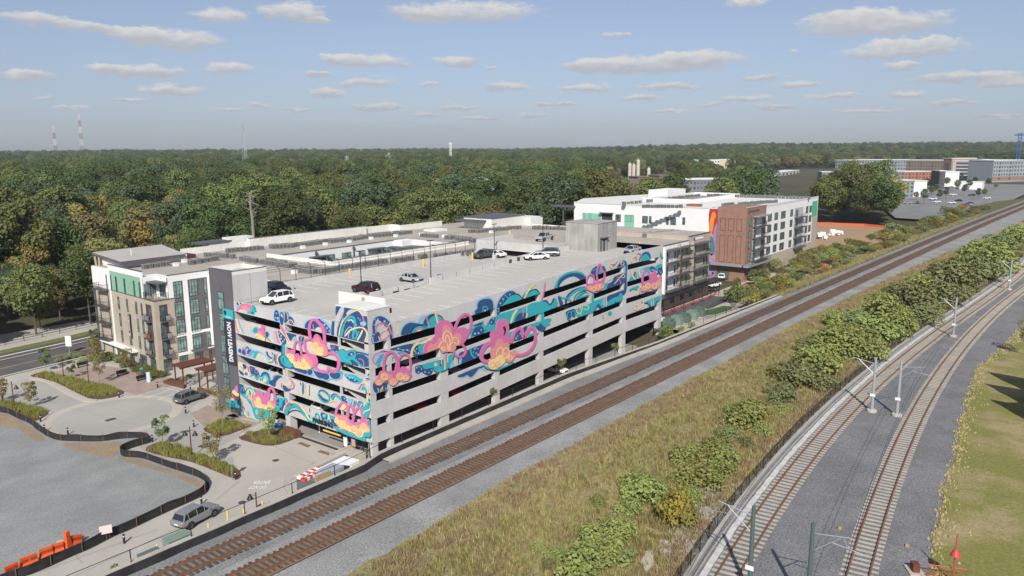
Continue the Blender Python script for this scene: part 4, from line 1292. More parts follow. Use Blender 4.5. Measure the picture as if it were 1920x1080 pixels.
PANELS_L=['''
L2
F p 400,760;410,710;450,665;500,680;550,740;600,850;660,880;695,960;695,1020;700,1090;620,1090;500,1040;360,960;320,880;350,800
S p 55 345,760;320,600;330,480;370,390;430,372;510,430;580,540;620,660;628,800;640,880
S p 46 370,760;300,770;232,790;225,880;250,990;330,1090
S p 40 15,1090;20,900;60,815;115,830;145,930;160,1080
L4
F p 20,100;80,80;130,130;180,100;250,90;320,110;400,100;460,150;490,230;490,300;440,360;420,370;330,370;300,300;200,250;100,250;30,220;0,180;-100,120;-140,60;-100,20;-20,10
S p 62 640,90;780,72;860,115;910,210;915,330;880,420;800,440;740,420;700,370
S p 52 710,360;690,440;650,465;600,440;560,450;490,420;440,350
L2
F s 400,900;420,790;470,740;520,760;550,850;620,880;660,950;690,1090;560,1100;480,1000
L4
F s 80,220;110,170;150,190;200,130;260,110;310,170;380,230;400,300;380,380;330,400;270,300;200,200;130,260
F s -140,100;-60,80;-10,160;60,220;20,250;-80,200
L2
F c 320,850;360,825;400,850;450,825;500,860;520,930;590,920;612,980;605,1060;590,1100;500,1090;430,1040;360,960
O s 372,900,30 8
O s 455,910,42 9
O s 460,915,22 8
O s 560,990,36 8
L4
F c -130,110;-70,85;10,120;20,200;10,230;60,250;110,235;150,270;180,210;220,190;270,260;330,320;345,390;250,412;180,402;120,382;60,372;20,312;-60,240
O s 95,305,38 9
O s 215,315,42 9
O s 217,320,20 8
O s -60,150,34 8
''','''
L5
F p 460,270;510,230;540,200;550,130;590,120;640,160;680,230;720,170;780,160;800,200;800,330;880,340;895,260;890,200;930,210;945,320;940,420;930,490;900,510;860,490;800,500;700,480;620,500;520,470;470,380
S p 44 800,300;795,170;800,110;840,85;890,125;915,220;915,340
F s 460,290;500,260;560,240;610,240;650,320;650,460;620,490;520,460;480,380
F s 780,380;790,330;830,340;880,390;930,390;930,490;880,510;800,480
F c 500,360;540,340;560,270;600,270;640,330;650,400;720,420;760,430;790,370;830,380;860,440;920,470;900,510;830,520;760,530;700,500;640,490;560,470;520,420
O s 595,350,34 8
O s 540,400,26 7
O s 800,440,30 8
O s 700,460,24 7
''','''
L6
F p 830,400;880,400;960,410;1080,430;1130,500;1190,560;1290,580;1370,520;1420,480;1480,500;1530,590;1555,680;1550,750;1500,770;1420,760;1300,720;1150,680;1000,600;880,560;840,480
S p 50 850,420;875,310;930,220;990,165;1040,175;1080,250;1100,350;1090,440
S p 46 1110,460;1100,340;1120,240;1160,225;1205,290;1225,420;1190,560
S p 50 1200,580;1215,450;1250,340;1310,265;1360,280;1385,360;1395,480;1360,560
F s 850,420;900,420;960,430;1020,410;1080,450;1120,540;1200,610;1280,610;1350,600;1420,560;1500,600;1550,690;1540,760;1420,770;1400,850;1330,860;1230,790;1100,740;960,680;860,580
F c 835,500;870,450;910,470;930,520;980,520;1050,540;1080,600;1130,620;1180,650;1230,620;1280,670;1340,700;1360,620;1410,575;1470,610;1480,650;1530,680;1540,750;1430,765;1420,820;1380,860;1300,850;1230,780;1120,740;1050,690;960,680;900,590;840,560
F c 955,280;990,205;1040,190;1070,250;1010,310
O s 895,515,34 8
O s 968,595,40 9
O s 1040,595,32 8
O s 1112,645,36 8
O s 1222,700,44 10
O s 1222,702,22 8
O s 1340,780,54 12
O s 1340,785,28 10
O s 1420,640,44 10
O s 1420,645,22 8
O s 1512,712,28 8
''','''
L1
F p 580,690;600,650;640,640;650,590;680,585;710,640;710,720;735,790;720,850;640,800;560,770
F s 570,740;620,700;650,740;690,800;700,860;640,810
F c 520,790;580,760;640,790;700,830;725,860;715,910;660,895;610,870;580,830
''']
for t in PANELS_L:panel(t,'L')
PANELS_R=['''
R2
F p 220,680;250,610;320,590;390,610;430,600;480,610;530,590;640,560;700,510;780,530;830,600;880,650;880,710;830,780;720,820;640,790;560,880;500,905;440,870;400,790;330,820;270,890;200,900;140,860;140,790;200,720
S p 52 330,620;320,450;355,300;440,222;510,232;578,305;615,420;620,590
S p 42 560,600;600,410;680,285;765,258;835,315;865,420;855,610
F s 140,830;150,770;240,720;250,650;320,610;390,640;430,660;490,680;510,740;570,720;590,650;650,610;720,650;780,640;830,700;830,780;720,815;640,785;560,875;500,895;440,865;400,790;330,815;270,885;200,895;145,860
O c 215,830,46 13
O c 215,835,22 9
O c 330,720,64 18
O c 330,720,36 12
O c 510,830,58 14
O c 510,835,28 10
O c 648,715,66 16
O c 648,715,36 12
O c 765,740,48 13
O c 765,742,22 9
''','''
R3
F p 290,650;280,540;300,440;370,360;470,325;570,350;630,430;660,530;650,680;600,740;480,760;360,730
F p 640,640;700,530;780,480;880,475;940,510;985,470;985,560;940,670;880,770;800,840;700,830;640,720
S p 50 670,540;720,400;780,285;860,218;940,215;1000,272;1012,380;990,500;950,600
S p 45 830,820;890,895;892,1000;835,1058;750,1068;685,1020;660,940
F p 50,990;50,880;90,790;160,745;220,740;230,690;290,660;380,700;420,800;340,900;200,950;90,1000
F s 120,980;130,880;190,800;250,820;320,780;350,700;420,690;450,800;390,880;330,900;200,950
F s 430,700;430,540;460,440;520,425;590,490;630,620;640,760;560,900;440,860
F s 640,740;650,650;720,595;790,610;810,700;790,800;700,850;640,840
F s 350,880;390,800;470,740;560,760;620,800;690,830;700,900;640,970;560,970;490,970;430,990;385,930
S c 18 440,740;440,640;480,560;530,550;590,600;620,700
S c 16 480,760;490,670;520,630;560,680;580,780
S c 16 340,890;390,790;460,750;520,800;530,920
S c 16 610,760;660,680;720,690;750,760;740,820
S c 14 580,950;590,820;660,770;710,830
S c 14 550,960;560,840;600,780
O c 440,905,40 12
O c 440,908,18 8
''','''
R4
F p 590,360;580,270;610,200;680,180;700,100;710,30;760,-15;850,-15;910,50;930,150;920,330;930,430;880,520;760,600;620,560;590,460
S p 72 620,420;520,455;445,560;420,680;465,755;570,770
S p 56 1040,640;1160,645;1290,590;1380,480;1420,350;1412,220;1370,148;1310,160;1255,245;1205,325;1180,260;1165,180;1120,155;1050,205;1000,300;970,400;910,370
F s 590,700;580,590;610,520;670,500;680,420;740,350;800,360;830,420;890,420;930,460;940,580;1030,560;1070,590;1050,670;980,760;920,785;850,760;780,850;680,910;600,910;550,860;545,790
F c 545,800;570,750;620,725;680,700;720,650;780,640;820,690;860,760;780,850;680,905;590,900;550,860
S c 16 690,650;710,560;760,500;810,530;820,600
S c 16 800,620;830,540;880,510;930,580;910,720
O c 850,660,52 14
O c 850,665,26 10
O s 620,830,44 10
O s 722,825,50 11
O s 722,830,24 9
O c 950,690,42 12
O c 950,692,20 8
F d 815,140;850,115;868,180;852,250;825,290;838,200
''','''
R7
F p 180,600;200,560;300,550;380,520;470,500;480,570;470,630;400,670;340,680;300,715;250,690;190,660
S p 24 195,590;186,480;220,412;280,412;310,470;300,570
S p 26 370,560;352,400;372,270;405,228;430,280;440,360
S p 26 395,540;470,480;488,400;470,345;440,370
F s 185,640;230,590;290,600;350,560;410,550;465,580;465,630;400,670;340,680;295,700;240,685
O c 235,625,26 10
O c 300,645,34 10
O c 365,605,32 10
O c 430,592,28 9
''','''
R7
F p 1130,580;1180,520;1250,480;1270,400;1310,350;1350,340;1365,420;1390,460;1430,420;1450,470;1440,570;1400,620;1330,660;1270,640;1200,680;1110,690;1100,630
S p 34 1135,580;1122,470;1152,372;1200,335;1240,385;1260,490
F s 1100,650;1140,600;1200,540;1260,560;1320,550;1380,500;1430,460;1440,550;1400,620;1330,660;1270,640;1200,680;1110,690
O c 1150,632,28 10
O c 1215,590,42 12
O c 1215,592,20 8
O c 1320,595,38 11
O c 1390,550,28 9
''']
for t in PANELS_R:panel(t,'R')
# small boards on the grey tower
def tower_board(txt):
 r=panel(txt,'L',.15,.06);return r
tower_board('''
L5
F p 95,120;130,35;165,60;172,150;150,190;110,170
F c 55,160;90,120;150,170;195,200;180,260;120,230;80,200
''')
tower_board('''
L5
F p -25,330;-20,230;10,195;45,200;70,260;110,310;100,360;0,360
F c -20,330;10,270;60,290;90,330;40,350
F t -40,350;50,320;110,340;150,330;180,400;222,440;220,485;140,480;80,470;30,462;-30,430
''')
# ------------------------------------------------------------------ face-plane helpers
class Face:
 def __init__(s,o,u,n):s.o,s.u,s.n=Vector(o),Vector(u).normalized(),Vector(n).normalized()
 def p(s,a,z,d=0.0):q=s.o+s.u*a+s.n*d;return(q.x,q.y,z)
 def slab(s,mb,a0,z0,a1,z1,d0,d1,mi=0):
  """box between a0..a1, z0..z1 and depths d0 (back) .. d1 (front)"""
  B_=[s.p(a0,z0,d1),s.p(a1,z0,d1),s.p(a1,z0,d0),s.p(a0,z0,d0)];T_=[s.p(a0,z1,d1),s.p(a1,z1,d1),s.p(a1,z1,d0),s.p(a0,z1,d0)]
  mb.hexa(B_,T_,mi)
def window(fc,par,a0,z0,a1,z1,nx=2,nz=1,split=None,fm=None,gm=None,w=.07,sill=False,name='window'):
 if a1<a0:a0,a1=a1,a0
 if z1<z0:z0,z1=z1,z0
 f=MB()
 fc.slab(f,a0,z0,a1,z0+w,0,.07);fc.slab(f,a0,z1-w,a1,z1,0,.07)
 fc.slab(f,a0,z0+w,a0+w,z1-w,0,.07);fc.slab(f,a1-w,z0+w,a1,z1-w,0,.07)
 for i in range(1,nx):
  a=a0+(a1-a0)*i/nx;fc.slab(f,a-w*.4,z0+w,a+w*.4,z1-w,0,.06)
 hs=split if split else[j/nz for j in range(1,nz)]
 for h in hs:
  z=z0+(z1-z0)*h;fc.slab(f,a0+w,z-w*.4,a1-w,z+w*.4,0,.058)
 if sill:fc.slab(f,a0-.06,z0-.09,a1+.06,z0-.005,0,.12)
 fo=f.build(name,fm or FRAME,par)
 g=MB();fc.slab(g,a0+w*.5,z0+w*.5,a1-w*.5,z1-w*.5,-.05,.025);g.build('pane',gm or GLASS,fo)
 return fo
def railing(fc,par,a0,a1,z,d0,d1,h=1.05,name='balcony_rail',sides=True,mat=None,step=.28):
 b=MB()
 fc.slab(b,a0,z+h-.05,a1,z+h,d1-.05,d1);fc.slab(b,a0,z+.08,a1,z+.12,d1-.04,d1-.01)
 n=max(2,int((a1-a0)/step))
 for i in range(n+1):
  a=a0+(a1-a0-.03)*i/n;fc.slab(b,a,z+.0,a+.03,z+h-.05,d1-.04,d1-.01)
 if sides:
  for a in(a0,a1-.04):
   fc.slab(b,a,z+h-.05,a+.04,z+h,d0,d1-.05)
   m=max(1,int((d1-d0)/step))
   for i in range(m):fc.slab(b,a,z,a+.03,z+h-.05,d0+(d1-d0)*i/m,d0+(d1-d0)*i/m+.03)
 return b.build(name,mat or BLACKM,par)
 # ------------------------------------------------------------------ apartment house left of the garage
flats=thing('apartment_building','flat roofed apartment building with tan brick corner and sage panel left of the garage','apartment building',(4.15,57.88,.8))
th=radians(86.2);FA=Face((4.15,57.88,0),(cos(th),sin(th),0),(-sin(th),cos(th),0));FB=Face((4.15,57.88,0),(1,0,0),(0,-1,0))
def fa(s):return(4.15+s*cos(th),57.88+s*sin(th))
aN=fa(17.8)
RZ=17.0
b=MB()
b.prism([fa(3.95),(6.9,57.98+3.7),(6.9,57.9),(14.7,57.9),(14.7,83.5),(5.9,83.5),aN],13.3,RZ)
b.build('upper_wall',WHITEP,flats)
b=MB();b.prism([(4.17,57.9),(14.7,57.9),(14.7,83.5),(5.9,83.5),aN],.3,13.3);b.build('wall',TANB,flats)
b=MB();b.box(14.7,36.4,.3,33,83.5,RZ);b.box(33,36.4,.3,117,45.8,RZ);b.box(72.3,45.8,.3,117,83.5,RZ);b.box(33,66.2,.3,72.3,83.5,RZ);b.build('wall',WHITEP,flats)
b=MB();z=RZ+.02
b.box(6.2,64,RZ,14.7,83.2,z);b.box(8.2,58.4,RZ,14.7,64,z);b.box(14.7,36.6,RZ,32.9,83.2,z);b.box(32.9,36.6,RZ,116.6,45.6,z);b.box(72.5,45.6,RZ,116.6,83.2,z);b.box(32.9,66.4,RZ,72.5,83.2,z)
b.build('roof',ROOFT,flats)
# white frame of the street front, parapets and copings
b=MB()
FA.slab(b,4.0,16.95,17.85,18.0,-.3,.03);FA.slab(b,17.2,.3,17.85,16.95,-.1,.05);FA.slab(b,3.9,13.4,4.35,16.95,-.1,.03)
FB.slab(b,2.75,16.2,10.55,17.36,-.3,.04);FB.slab(b,3.55,13.2,3.75,16.2,-.1,.04)
for a0,a1 in((2.75,3.6),(5.42,6.35),(10.05,10.55)):
 FB.slab(b,a0,6.45 if a0>3 else 13.3,a1,16.2,-.1,.045)
FB.slab(b,3.7,2.9,10.55,3.5,-.1,.035);FB.slab(b,3.7,6.35,10.55,6.85,-.1,.04);FB.slab(b,5.42,3.5,6.4,6.35,-.1,.035);FB.slab(b,9.95,3.5,10.55,6.35,-.1,.035);FB.slab(b,3.7,3.5,3.78,6.35,-.1,.035)
b.build('white_frame',WHITEP,flats)
b=MB();FB.slab(b,3.78,6.85,5.42,13.2,-.1,.02);FB.slab(b,6.35,6.85,10.05,16.2,-.1,.02);FB.slab(b,3.78,13.2,5.42,16.2,-.1,.018);FB.slab(b,8.2,3.5,9.2,6.35,-.1,.02);b.build('charcoal_panel',GREYP,flats)
b=MB();FA.slab(b,4.35,13.25,17.2,16.95,-.1,.025);b.build('green_panel',GREENP,flats)
b=MB();FA.slab(b,3.95,18.0,17.9,18.07,-.35,.09);FB.slab(b,2.7,17.36,10.6,17.44,-.35,.1);FA.slab(b,-.05,13.3,17.2,13.42,-.1,.08);FB.slab(b,-.05,13.3,3.7,13.42,-.1,.08);b.build('coping',DGREYM,flats)
for a0,z0,a1,z1 in((16.6,13.4,16.95,16.1),(14.2,13.4,14.85,16.1),(10.7,13.4,11.3,16.1),(6.8,13.4,7.4,16.1),(4.55,13.4,5.15,16.1)):
 window(FA,flats,a0,z0,a1,z1,1,1,[.25])
for a0,z0,a1,z1 in((14.0,10.1,14.7,12.4),(10.4,10.1,11.0,12.4),(6.7,10.2,7.35,12.4),(4.6,10.2,5.1,12.4),(13.9,6.95,14.6,9.3),(6.6,7.0,7.2,9.3),(4.5,7.0,5.1,9.3),(13.8,3.9,14.5,6.15),(10.1,3.95,10.9,6.1),(6.5,3.95,7.2,6.15),(4.5,3.95,5.05,6.15),(10.4,7.0,11.0,9.3)):
 window(FA,flats,a0,z0,a1,z1,1,1,[.25],gm=GLASSG)
b=MB()
for a0,z0,a1,z1 in((13.9,9.35,14.7,10.05),(4.5,9.4,7.3,10.1),(13.9,6.2,14.6,6.9),(4.5,6.25,7.2,6.95),(15.4,9.4,15.9,10.0)):FA.slab(b,a0,z0,a1,z1,-.1,.03)
b.build('grey_panel',pm('grey_panel',(.33,.32,.32),.8),flats)
for a0,a1 in((9.7,11.6),(4.7,7.2),(1.1,3.1)):window(FA,flats,a0,.85,a1,2.95,3,1,[.75])
window(FA,flats,13.0,.85,15.0,2.6,2,1);window(FA,flats,16.0,.85,16.9,3.2,1,1)
for a0,a1 in((3.65,5.25),(6.5,8.15)):
 for z0,z1 in((13.2,16.15),(9.95,12.55),(6.65,9.4),(3.6,6.25)):
  window(FB,flats,a0,z0,a1,z1,3,1,[.2,.82],gm=GLASSG)
for z0,z1 in((13.3,16.1),(10.0,12.4),(6.9,9.3),(3.7,6.1)):window(FB,flats,9.35,z0,9.95,z1,1,1,[.2],gm=GLASSG)
for a0,a1,n in((.85,2.3,3),(3.75,5.25,3),(6.6,8.2,3),(9.5,9.95,1)):window(FB,flats,a0,.85,a1,2.95,n,1,[.72])
b=MB();FB.slab(b,6.0,3.35,10.4,3.6,0,1.6);b.build('entrance_canopy',DGREYM,flats)
b=MB();FB.slab(b,8.4,3.62,10.3,3.75,1.5,1.56);b.build('canopy_lettering',WHITEM,flats)
# balconies on the brick corner; flat dark panels stand in for recess shade
for z0 in(9.75,6.6,3.75):
 for fc,a0,a1 in((FA,1.1,3.2),(FB,.9,2.3)):
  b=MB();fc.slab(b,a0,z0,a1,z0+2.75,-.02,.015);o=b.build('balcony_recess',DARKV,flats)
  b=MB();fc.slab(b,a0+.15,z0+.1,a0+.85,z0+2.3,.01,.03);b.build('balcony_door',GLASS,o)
  b=MB();fc.slab(b,a0-.05,z0-.18,a1+.05,z0,0,.75);b.build('balcony_slab',DGREYM,flats)
  railing(fc,flats,a0-.05,a1+.05,z0,0,.75)
  b=MB();fc.slab(b,a0+1.0,z0,a0+1.45,z0+.75,.15,.6);b.build('balcony_chair',pm('chair_'+('orange' if(fc is FA and z0==6.6)else 'grey'),(.55,.16,.03)if(fc is FA and z0==6.6)else(.4,.4,.4),.8),flats)
  # roof terrace in the corner notch
b=MB();b.prism([(4.3,58.1),(6.85,58.1),(6.85,61.6),fa(3.9)],13.3,13.36);b.build('terrace_floor',DECK,flats)
railing(FA,flats,.05,3.9,13.42,0,-.02,sides=False);railing(FB,flats,.1,2.7,13.42,0,-.02,sides=False)
FT=Face((4.5,61.68,0),(1,0,0),(0,-1,0));FT2=Face((6.9,58.1,0),(0,1,0),(-1,0,0))
window(FT,flats,.1,13.5,1.1,15.9,2,1,[.7],fm=GALV);window(FT,flats,1.2,13.5,2.2,15.9,2,1,fm=FRAME);window(FT2,flats,.5,13.5,2.6,15.9,3,1,[.7],fm=GALV)
b=MB();b.box(5.0,57.9,16.05,6.95,61.7,16.25);b.build('terrace_awning',DGREYM,flats)
b=MB();b.box(5.2,59.2,13.4,5.8,60.0,13.75);b.box(5.2,59.9,13.75,5.8,60.05,14.2);b.box(4.6,60.3,13.4,5.1,60.9,13.9);b.build('terrace_sofa',pm('beige_cushion',(.5,.46,.38),.9),flats)
# dark balcony stack on the far end and the ledge of the ground floor
b=MB()
for z0 in(13.2,10.0,6.85,3.7):b.box(4.3,76.2,z0-.15,6.2,80.5,z0)
b.build('balcony_slab',DGREYM,flats)
FE=Face((4.3,80.5,0),(0,-1,0),(-1,0,0))
for z0 in(13.2,10.0,6.85,3.7):railing(FE,flats,0,4.3,z0,-1.9,0)
b=MB();b.box(5.3,76.5,.3,5.55,76.8,16);b.box(4.5,80.1,.3,4.8,80.4,13);b.build('balcony_post',GREYP,flats)
b=MB();FA.slab(b,8.0,3.1,23.0,3.45,-.1,1.0);b.build('street_canopy',WHITEP,flats)
# penthouse with tilted overhanging roof
b=MB();b.box(7.6,74.8,RZ,20.4,83,18.3);b.build('penthouse_wall',CREAMP,flats)
b=MB();b.hexa([(6.6,73.2,18.0),(19.6,73.9,17.95),(21.5,86.2,18.85),(6.9,84.9,18.9)],[(6.6,73.2,18.55),(19.6,73.9,18.5),(21.5,86.2,19.3),(6.9,84.9,19.35)],1,0);b.build('overhang_roof',[pm('pale_roof',(.47,.45,.42),.9,(.42,.40,.375),scale=.2,coord='P'),GREYP],flats)
b=MB();b.tube([(6.9,83.8,18.6),(5.9,80.5,12.8)],.22,6);b.tube([(7.1,82.6,18.6),(5.9,80.3,12.8)],.22,6);b.build('timber_strut',pm('timber',(.36,.27,.19),.9),flats)
b=MB();b.box(11,78,18.8,11.12,78.1,20);b.build('vent_pipe',WHITEM,flats)
b=MB();b.box(14.4,74.7,17.2,16.2,74.78,18.2);b.build('louvre',GALV,flats)
b=MB();b.box(20.6,77,RZ,23.6,80,17.8);b.build('roof_hatch',pm('maroon_hatch',(.10,.035,.04),.8),flats)
# parapets round the courtyard and the outer edge
b=MB()
b.box(33.0,45.8,RZ,72.3,46.1,18.0);b.box(32.7,46.1,RZ,33.0,66.2,17.75);b.box(14.5,36.4,RZ,14.75,57.8,17.3);b.box(24,83.2,RZ,40,83.5,18.3)
b.box(40,82.2,RZ,74,82.6,19.1);b.box(74,82.2,RZ,74.3,83.4,19.1);b.box(39.7,82.2,RZ,40,83.4,19.1);b.box(74.3,83,RZ,84,83.4,18.7);b.box(84,80.5,RZ,84.3,83.4,18.7);b.box(84.3,80.2,RZ,101,80.6,18.5)
b.box(116.7,36.4,RZ,117,83,17.5);b.box(66,36.4,RZ,116.7,36.7,17.4);b.box(15,83.2,RZ,24,83.5,17.8);b.box(14.8,57.6,RZ,22,58,17.9)
b.build('parapet',CREAMP,flats)
b=MB();b.box(32.6,45.7,18.0,72.4,46.2,18.04);b.box(39.6,82.1,19.1,74.4,82.7,19.14);b.box(32.9,66.1,17.0,72.4,66.4,17.12);b.build('coping',DGREYM,flats)
# small penthouses on the far wing
b=MB();b.box(36,84,RZ,42,87,19.4);b.box(31,84.2,RZ,36,87,18.6);b.box(101,62,RZ,116,72,20.0);b.box(116,60,RZ,122,70,19.3);b.build('penthouse_wall',CREAMP,flats)
b=MB();b.box(98.5,64,19.0,101.5,73,19.5);b.box(100.8,61.8,20.0,116.3,72.3,20.15);b.box(29,84,18.6,36.4,88,18.95);b.build('penthouse_roof',DGREYM,flats)
b=MB();b.box(88,71,RZ,93,75,17.5);b.build('roof_curb',CREAMP,flats)
# courtyard front with windows
FC=Face((33,66.18,0),(1,0,0),(0,-1,0))
for a0,z0,a1,z1,n in((15.3,13.9,17.3,15.75,3),(19.3,13.9,22.0,15.7,4),(24.2,13.9,26.2,15.65,3),(31.8,13.9,34.4,15.6,3),(7,13.9,9,15.7,2)):window(FC,flats,a0,z0,a1,z1,n,1,[.6],fm=pm('sage_frame',(.17,.19,.165),.6),gm=GLASSG)
for a0,a1 in((27.0,31.6),(10.3,15.1)):
 b=MB();FC.slab(b,a0+.2,13.2,a1-.3,15.5,-.02,.02);o=b.build('balcony_recess',pm('grey_blue_recess',(.12,.13,.15),.8),flats)
 b=MB();FC.slab(b,a0+.5,13.3,a1-1.5,15.3,.02,.04);b.build('balcony_door',GLASSG,o)
 b=MB();FC.slab(b,a0-.1,15.6,a1,15.85,0,1.3);b.build('awning',DGREYM,flats)
b=MB();b.box(68.5,63.4,12,72.3,66.2,17.05);b.build('bay_wall',WHITEP,flats)
FC2=Face((68.45,66.1,0),(0,-1,0),(-1,0,0));FC3=Face((72.28,63.4,0),(0,-1,0),(-1,0,0))
b=MB();b.box(66.8,58.8,15.5,72.2,66.0,15.7);b.build('awning',DGREYM,flats)
for a0 in(0.6,3.6,7):window(FC3,flats,a0,13.5,a0+2.2,15.3,3,1)
for x in(36.5,45,55.6):
 b=MB();b.box(x,65.95,13.5,x+.25,66.17,16.9);b.box(x-.15,65.8,16.2,x+.4,66.17,16.7);b.build('downpipe',DGREYM,flats)
 # vertical APARTMENTS sign on the brick
sgn=thing('sign','vertical dark APARTMENTS sign with round emblem on the tan brick face','sign',(*FA.p(9.9,5.4,.5)[:2],5.4))
b=MB();FA.slab(b,9.6,5.5,10.35,9.8,.1,.32);b.build('sign_board',BLACKM,sgn)
b=MB();FA.slab(b,9.68,5.58,10.27,9.72,.32,.335);b.build('sign_border',WHITEM,sgn)
b=MB();FA.slab(b,9.73,5.63,10.22,9.67,.335,.35);b.build('sign_field',BLACKM,sgn)
_u,_n=FA.u,FA.n
wall_text('APARTMENTS',1,WHITEM,'lettering',sgn,FA.p(9.97,8.1,.36),R3((0,0,1),tuple(_u)),bold=.02,fit=(2.7,.34))
wall_text('5K',1,WHITEM,'emblem',sgn,FA.p(9.97,6.15,.36),R3((0,0,1),tuple(_u)),bold=.03,fit=(.6,.4))
b=MB();FA.slab(b,9.8,9.0,10.1,9.2,0,.12);b.build('sign_bracket',BLACKM,sgn)
# ------------------------------------------------------------------ tan and white block behind the garage
mid=thing('apartment_building','four storey white and tan apartment block with balconies and black canopy beyond the garage','apartment building',(78.3,6.6,2.9))
b=MB();b.box(78.3,6.7,.5,104.7,36.2,17.5);b.build('wall',WHITEP,mid)
b=MB();b.box(104.7,6.6,.5,116.8,36.2,18.4);b.build('wall',TANB,mid)
b=MB();b.box(78.3,6.66,.4,104.7,6.7,6.9);b.build('brick_base',TANB,mid)
b=MB();b.box(78.6,7,17.5,104.5,36,17.52);b.box(105,7,18.0,116.5,36,18.42);b.build('roof',ROOFT,mid)
b=MB();b.box(78.2,6.55,17.5,104.8,6.9,17.6);b.box(104.6,6.45,18.4,116.9,6.8,18.5);b.build('coping',DGREYM,mid)
FM=Face((0,6.6,0),(1,0,0),(0,-1,0))
for(a0,a1,dk,wl)in((92.2,98.2,'w',WHITEP),(99.5,104.4,'t',TANB),(106.8,114.2,'t',TANB)):
 for z0 in(13.6,10.45,7.3):
  b=MB();FM.slab(b,a0+.3,z0,a1-.3,z0+2.6,.0,.13);o=b.build('balcony_recess',wl,mid)
  b=MB();FM.slab(b,a0+.4,z0+.1,a0+1.7,z0+2.3,.12,.16);FM.slab(b,a1-1.4,z0+.6,a1-.5,z0+2.2,.12,.16);b.build('balcony_door',GLASS,o)
  b=MB();FM.slab(b,a0,z0-.2,a1,z0,0,1.5);b.build('balcony_slab',DGREYM,mid)
  railing(FM,mid,a0,a1,z0,0,1.5,step=.4)
 b=MB();FM.slab(b,a0-.2,16.35,a1+.2,16.55,0,1.6);b.build('awning',DGREYM,mid)
 b=MB();FM.slab(b,a0-.7,6.8,a0-.1,17.2,0,.5);b.build('pilaster',WHITEP if dk=='w' else wl,mid)
for z0 in(13.9,10.8,7.6):
 for a0 in(80,83.6,87.6):window(FM,mid,a0,z0,a0+1.5,z0+2.2,2,1,[.25])
 window(FM,mid,115,z0,116.2,z0+2.2,1,1,[.3],gm=GLASSG)
b=MB();FM.slab(b,80,6.5,120,6.85,0,2.9);b.build('walkway_canopy',BLACKM,mid)
b=MB()
for a in range(82,120,5):
 q=FM.p(a,2.9,2.7);b.tube([(q[0],q[1],2.9),(q[0],q[1],6.5)],.07,5);b.tube([(q[0],q[1],4.6),(q[0]+1.2,q[1],2.9)],.05,4)
b.build('canopy_post',BLACKM,mid)
for a in range(81,116,5):window(FM,mid,a,4.0,a+1.5,6.0,2,1)
b=MB();FM.slab(b,108.2,17.3,112.5,17.7,0,.12);b.build('sign_bar',WHITEM,mid)
b=MB();FM.slab(b,107.2,17.2,107.9,17.85,0,.14);b.build('sign_disc',DGREYM,mid)
# ------------------------------------------------------------------ brick and white building
brk=thing('apartment_building','six storey white apartment building with brick corner tower and bird mural','apartment building',(140,6.3,2.9))
BRICK=pm('red_brown_brick',(0.31,0.18,0.135),.9,(0.27,0.155,0.115),scale=.6,fine=.14,fscale=8,coord='P')
RF=22.1
b=MB();b.prism([(140.3,14.4),(140.3,61),(160,70),(205.3,60),(205.3,6.5),(155,6.5),(154,14.4)],.3,RF);b.build('wall',WHITEP,brk)
b=MB();b.box(140,6.3,.3,154.9,14.45,22.75);b.build('brick_tower',BRICK,brk)
b=MB();b.prism([(140.9,15),(140.9,60.6),(160.2,69.4),(204.8,59.6),(204.8,7),(155.2,7),(154.4,15)],RF,RF+.03);b.build('roof',ROOFW,brk)
b=MB();b.box(140.2,14.4,RF,140.6,61,RF+.35);b.box(155,6.45,RF,205.4,6.8,RF+.5);b.box(139.9,6.2,22.75,155,6.6,22.85);b.build('coping',pm('white_coping',(.62,.61,.6),.7),brk)
FBX=Face((140.28,0,0),(0,1,0),(-1,0,0));FBR=Face((140.0,0,0),(0,1,0),(-1,0,0));FBY=Face((0,6.48,0),(1,0,0),(0,-1,0));FBT=Face((0,6.3,0),(1,0,0),(0,-1,0))
b=MB();b.box(155.2,6.4,.3,199.5,6.49,8.0);b.box(199.5,6.4,.3,205.35,6.49,16.3);b.box(205.3,6.45,.3,205.36,30,16.3);b.build('tan_base',TANB,brk)
b=MB();b.box(198.8,6.38,16.3,204.3,6.42,21.2);b.build('green_panel',pm('bright_green_panel',(.08,.42,.24),.7),brk)
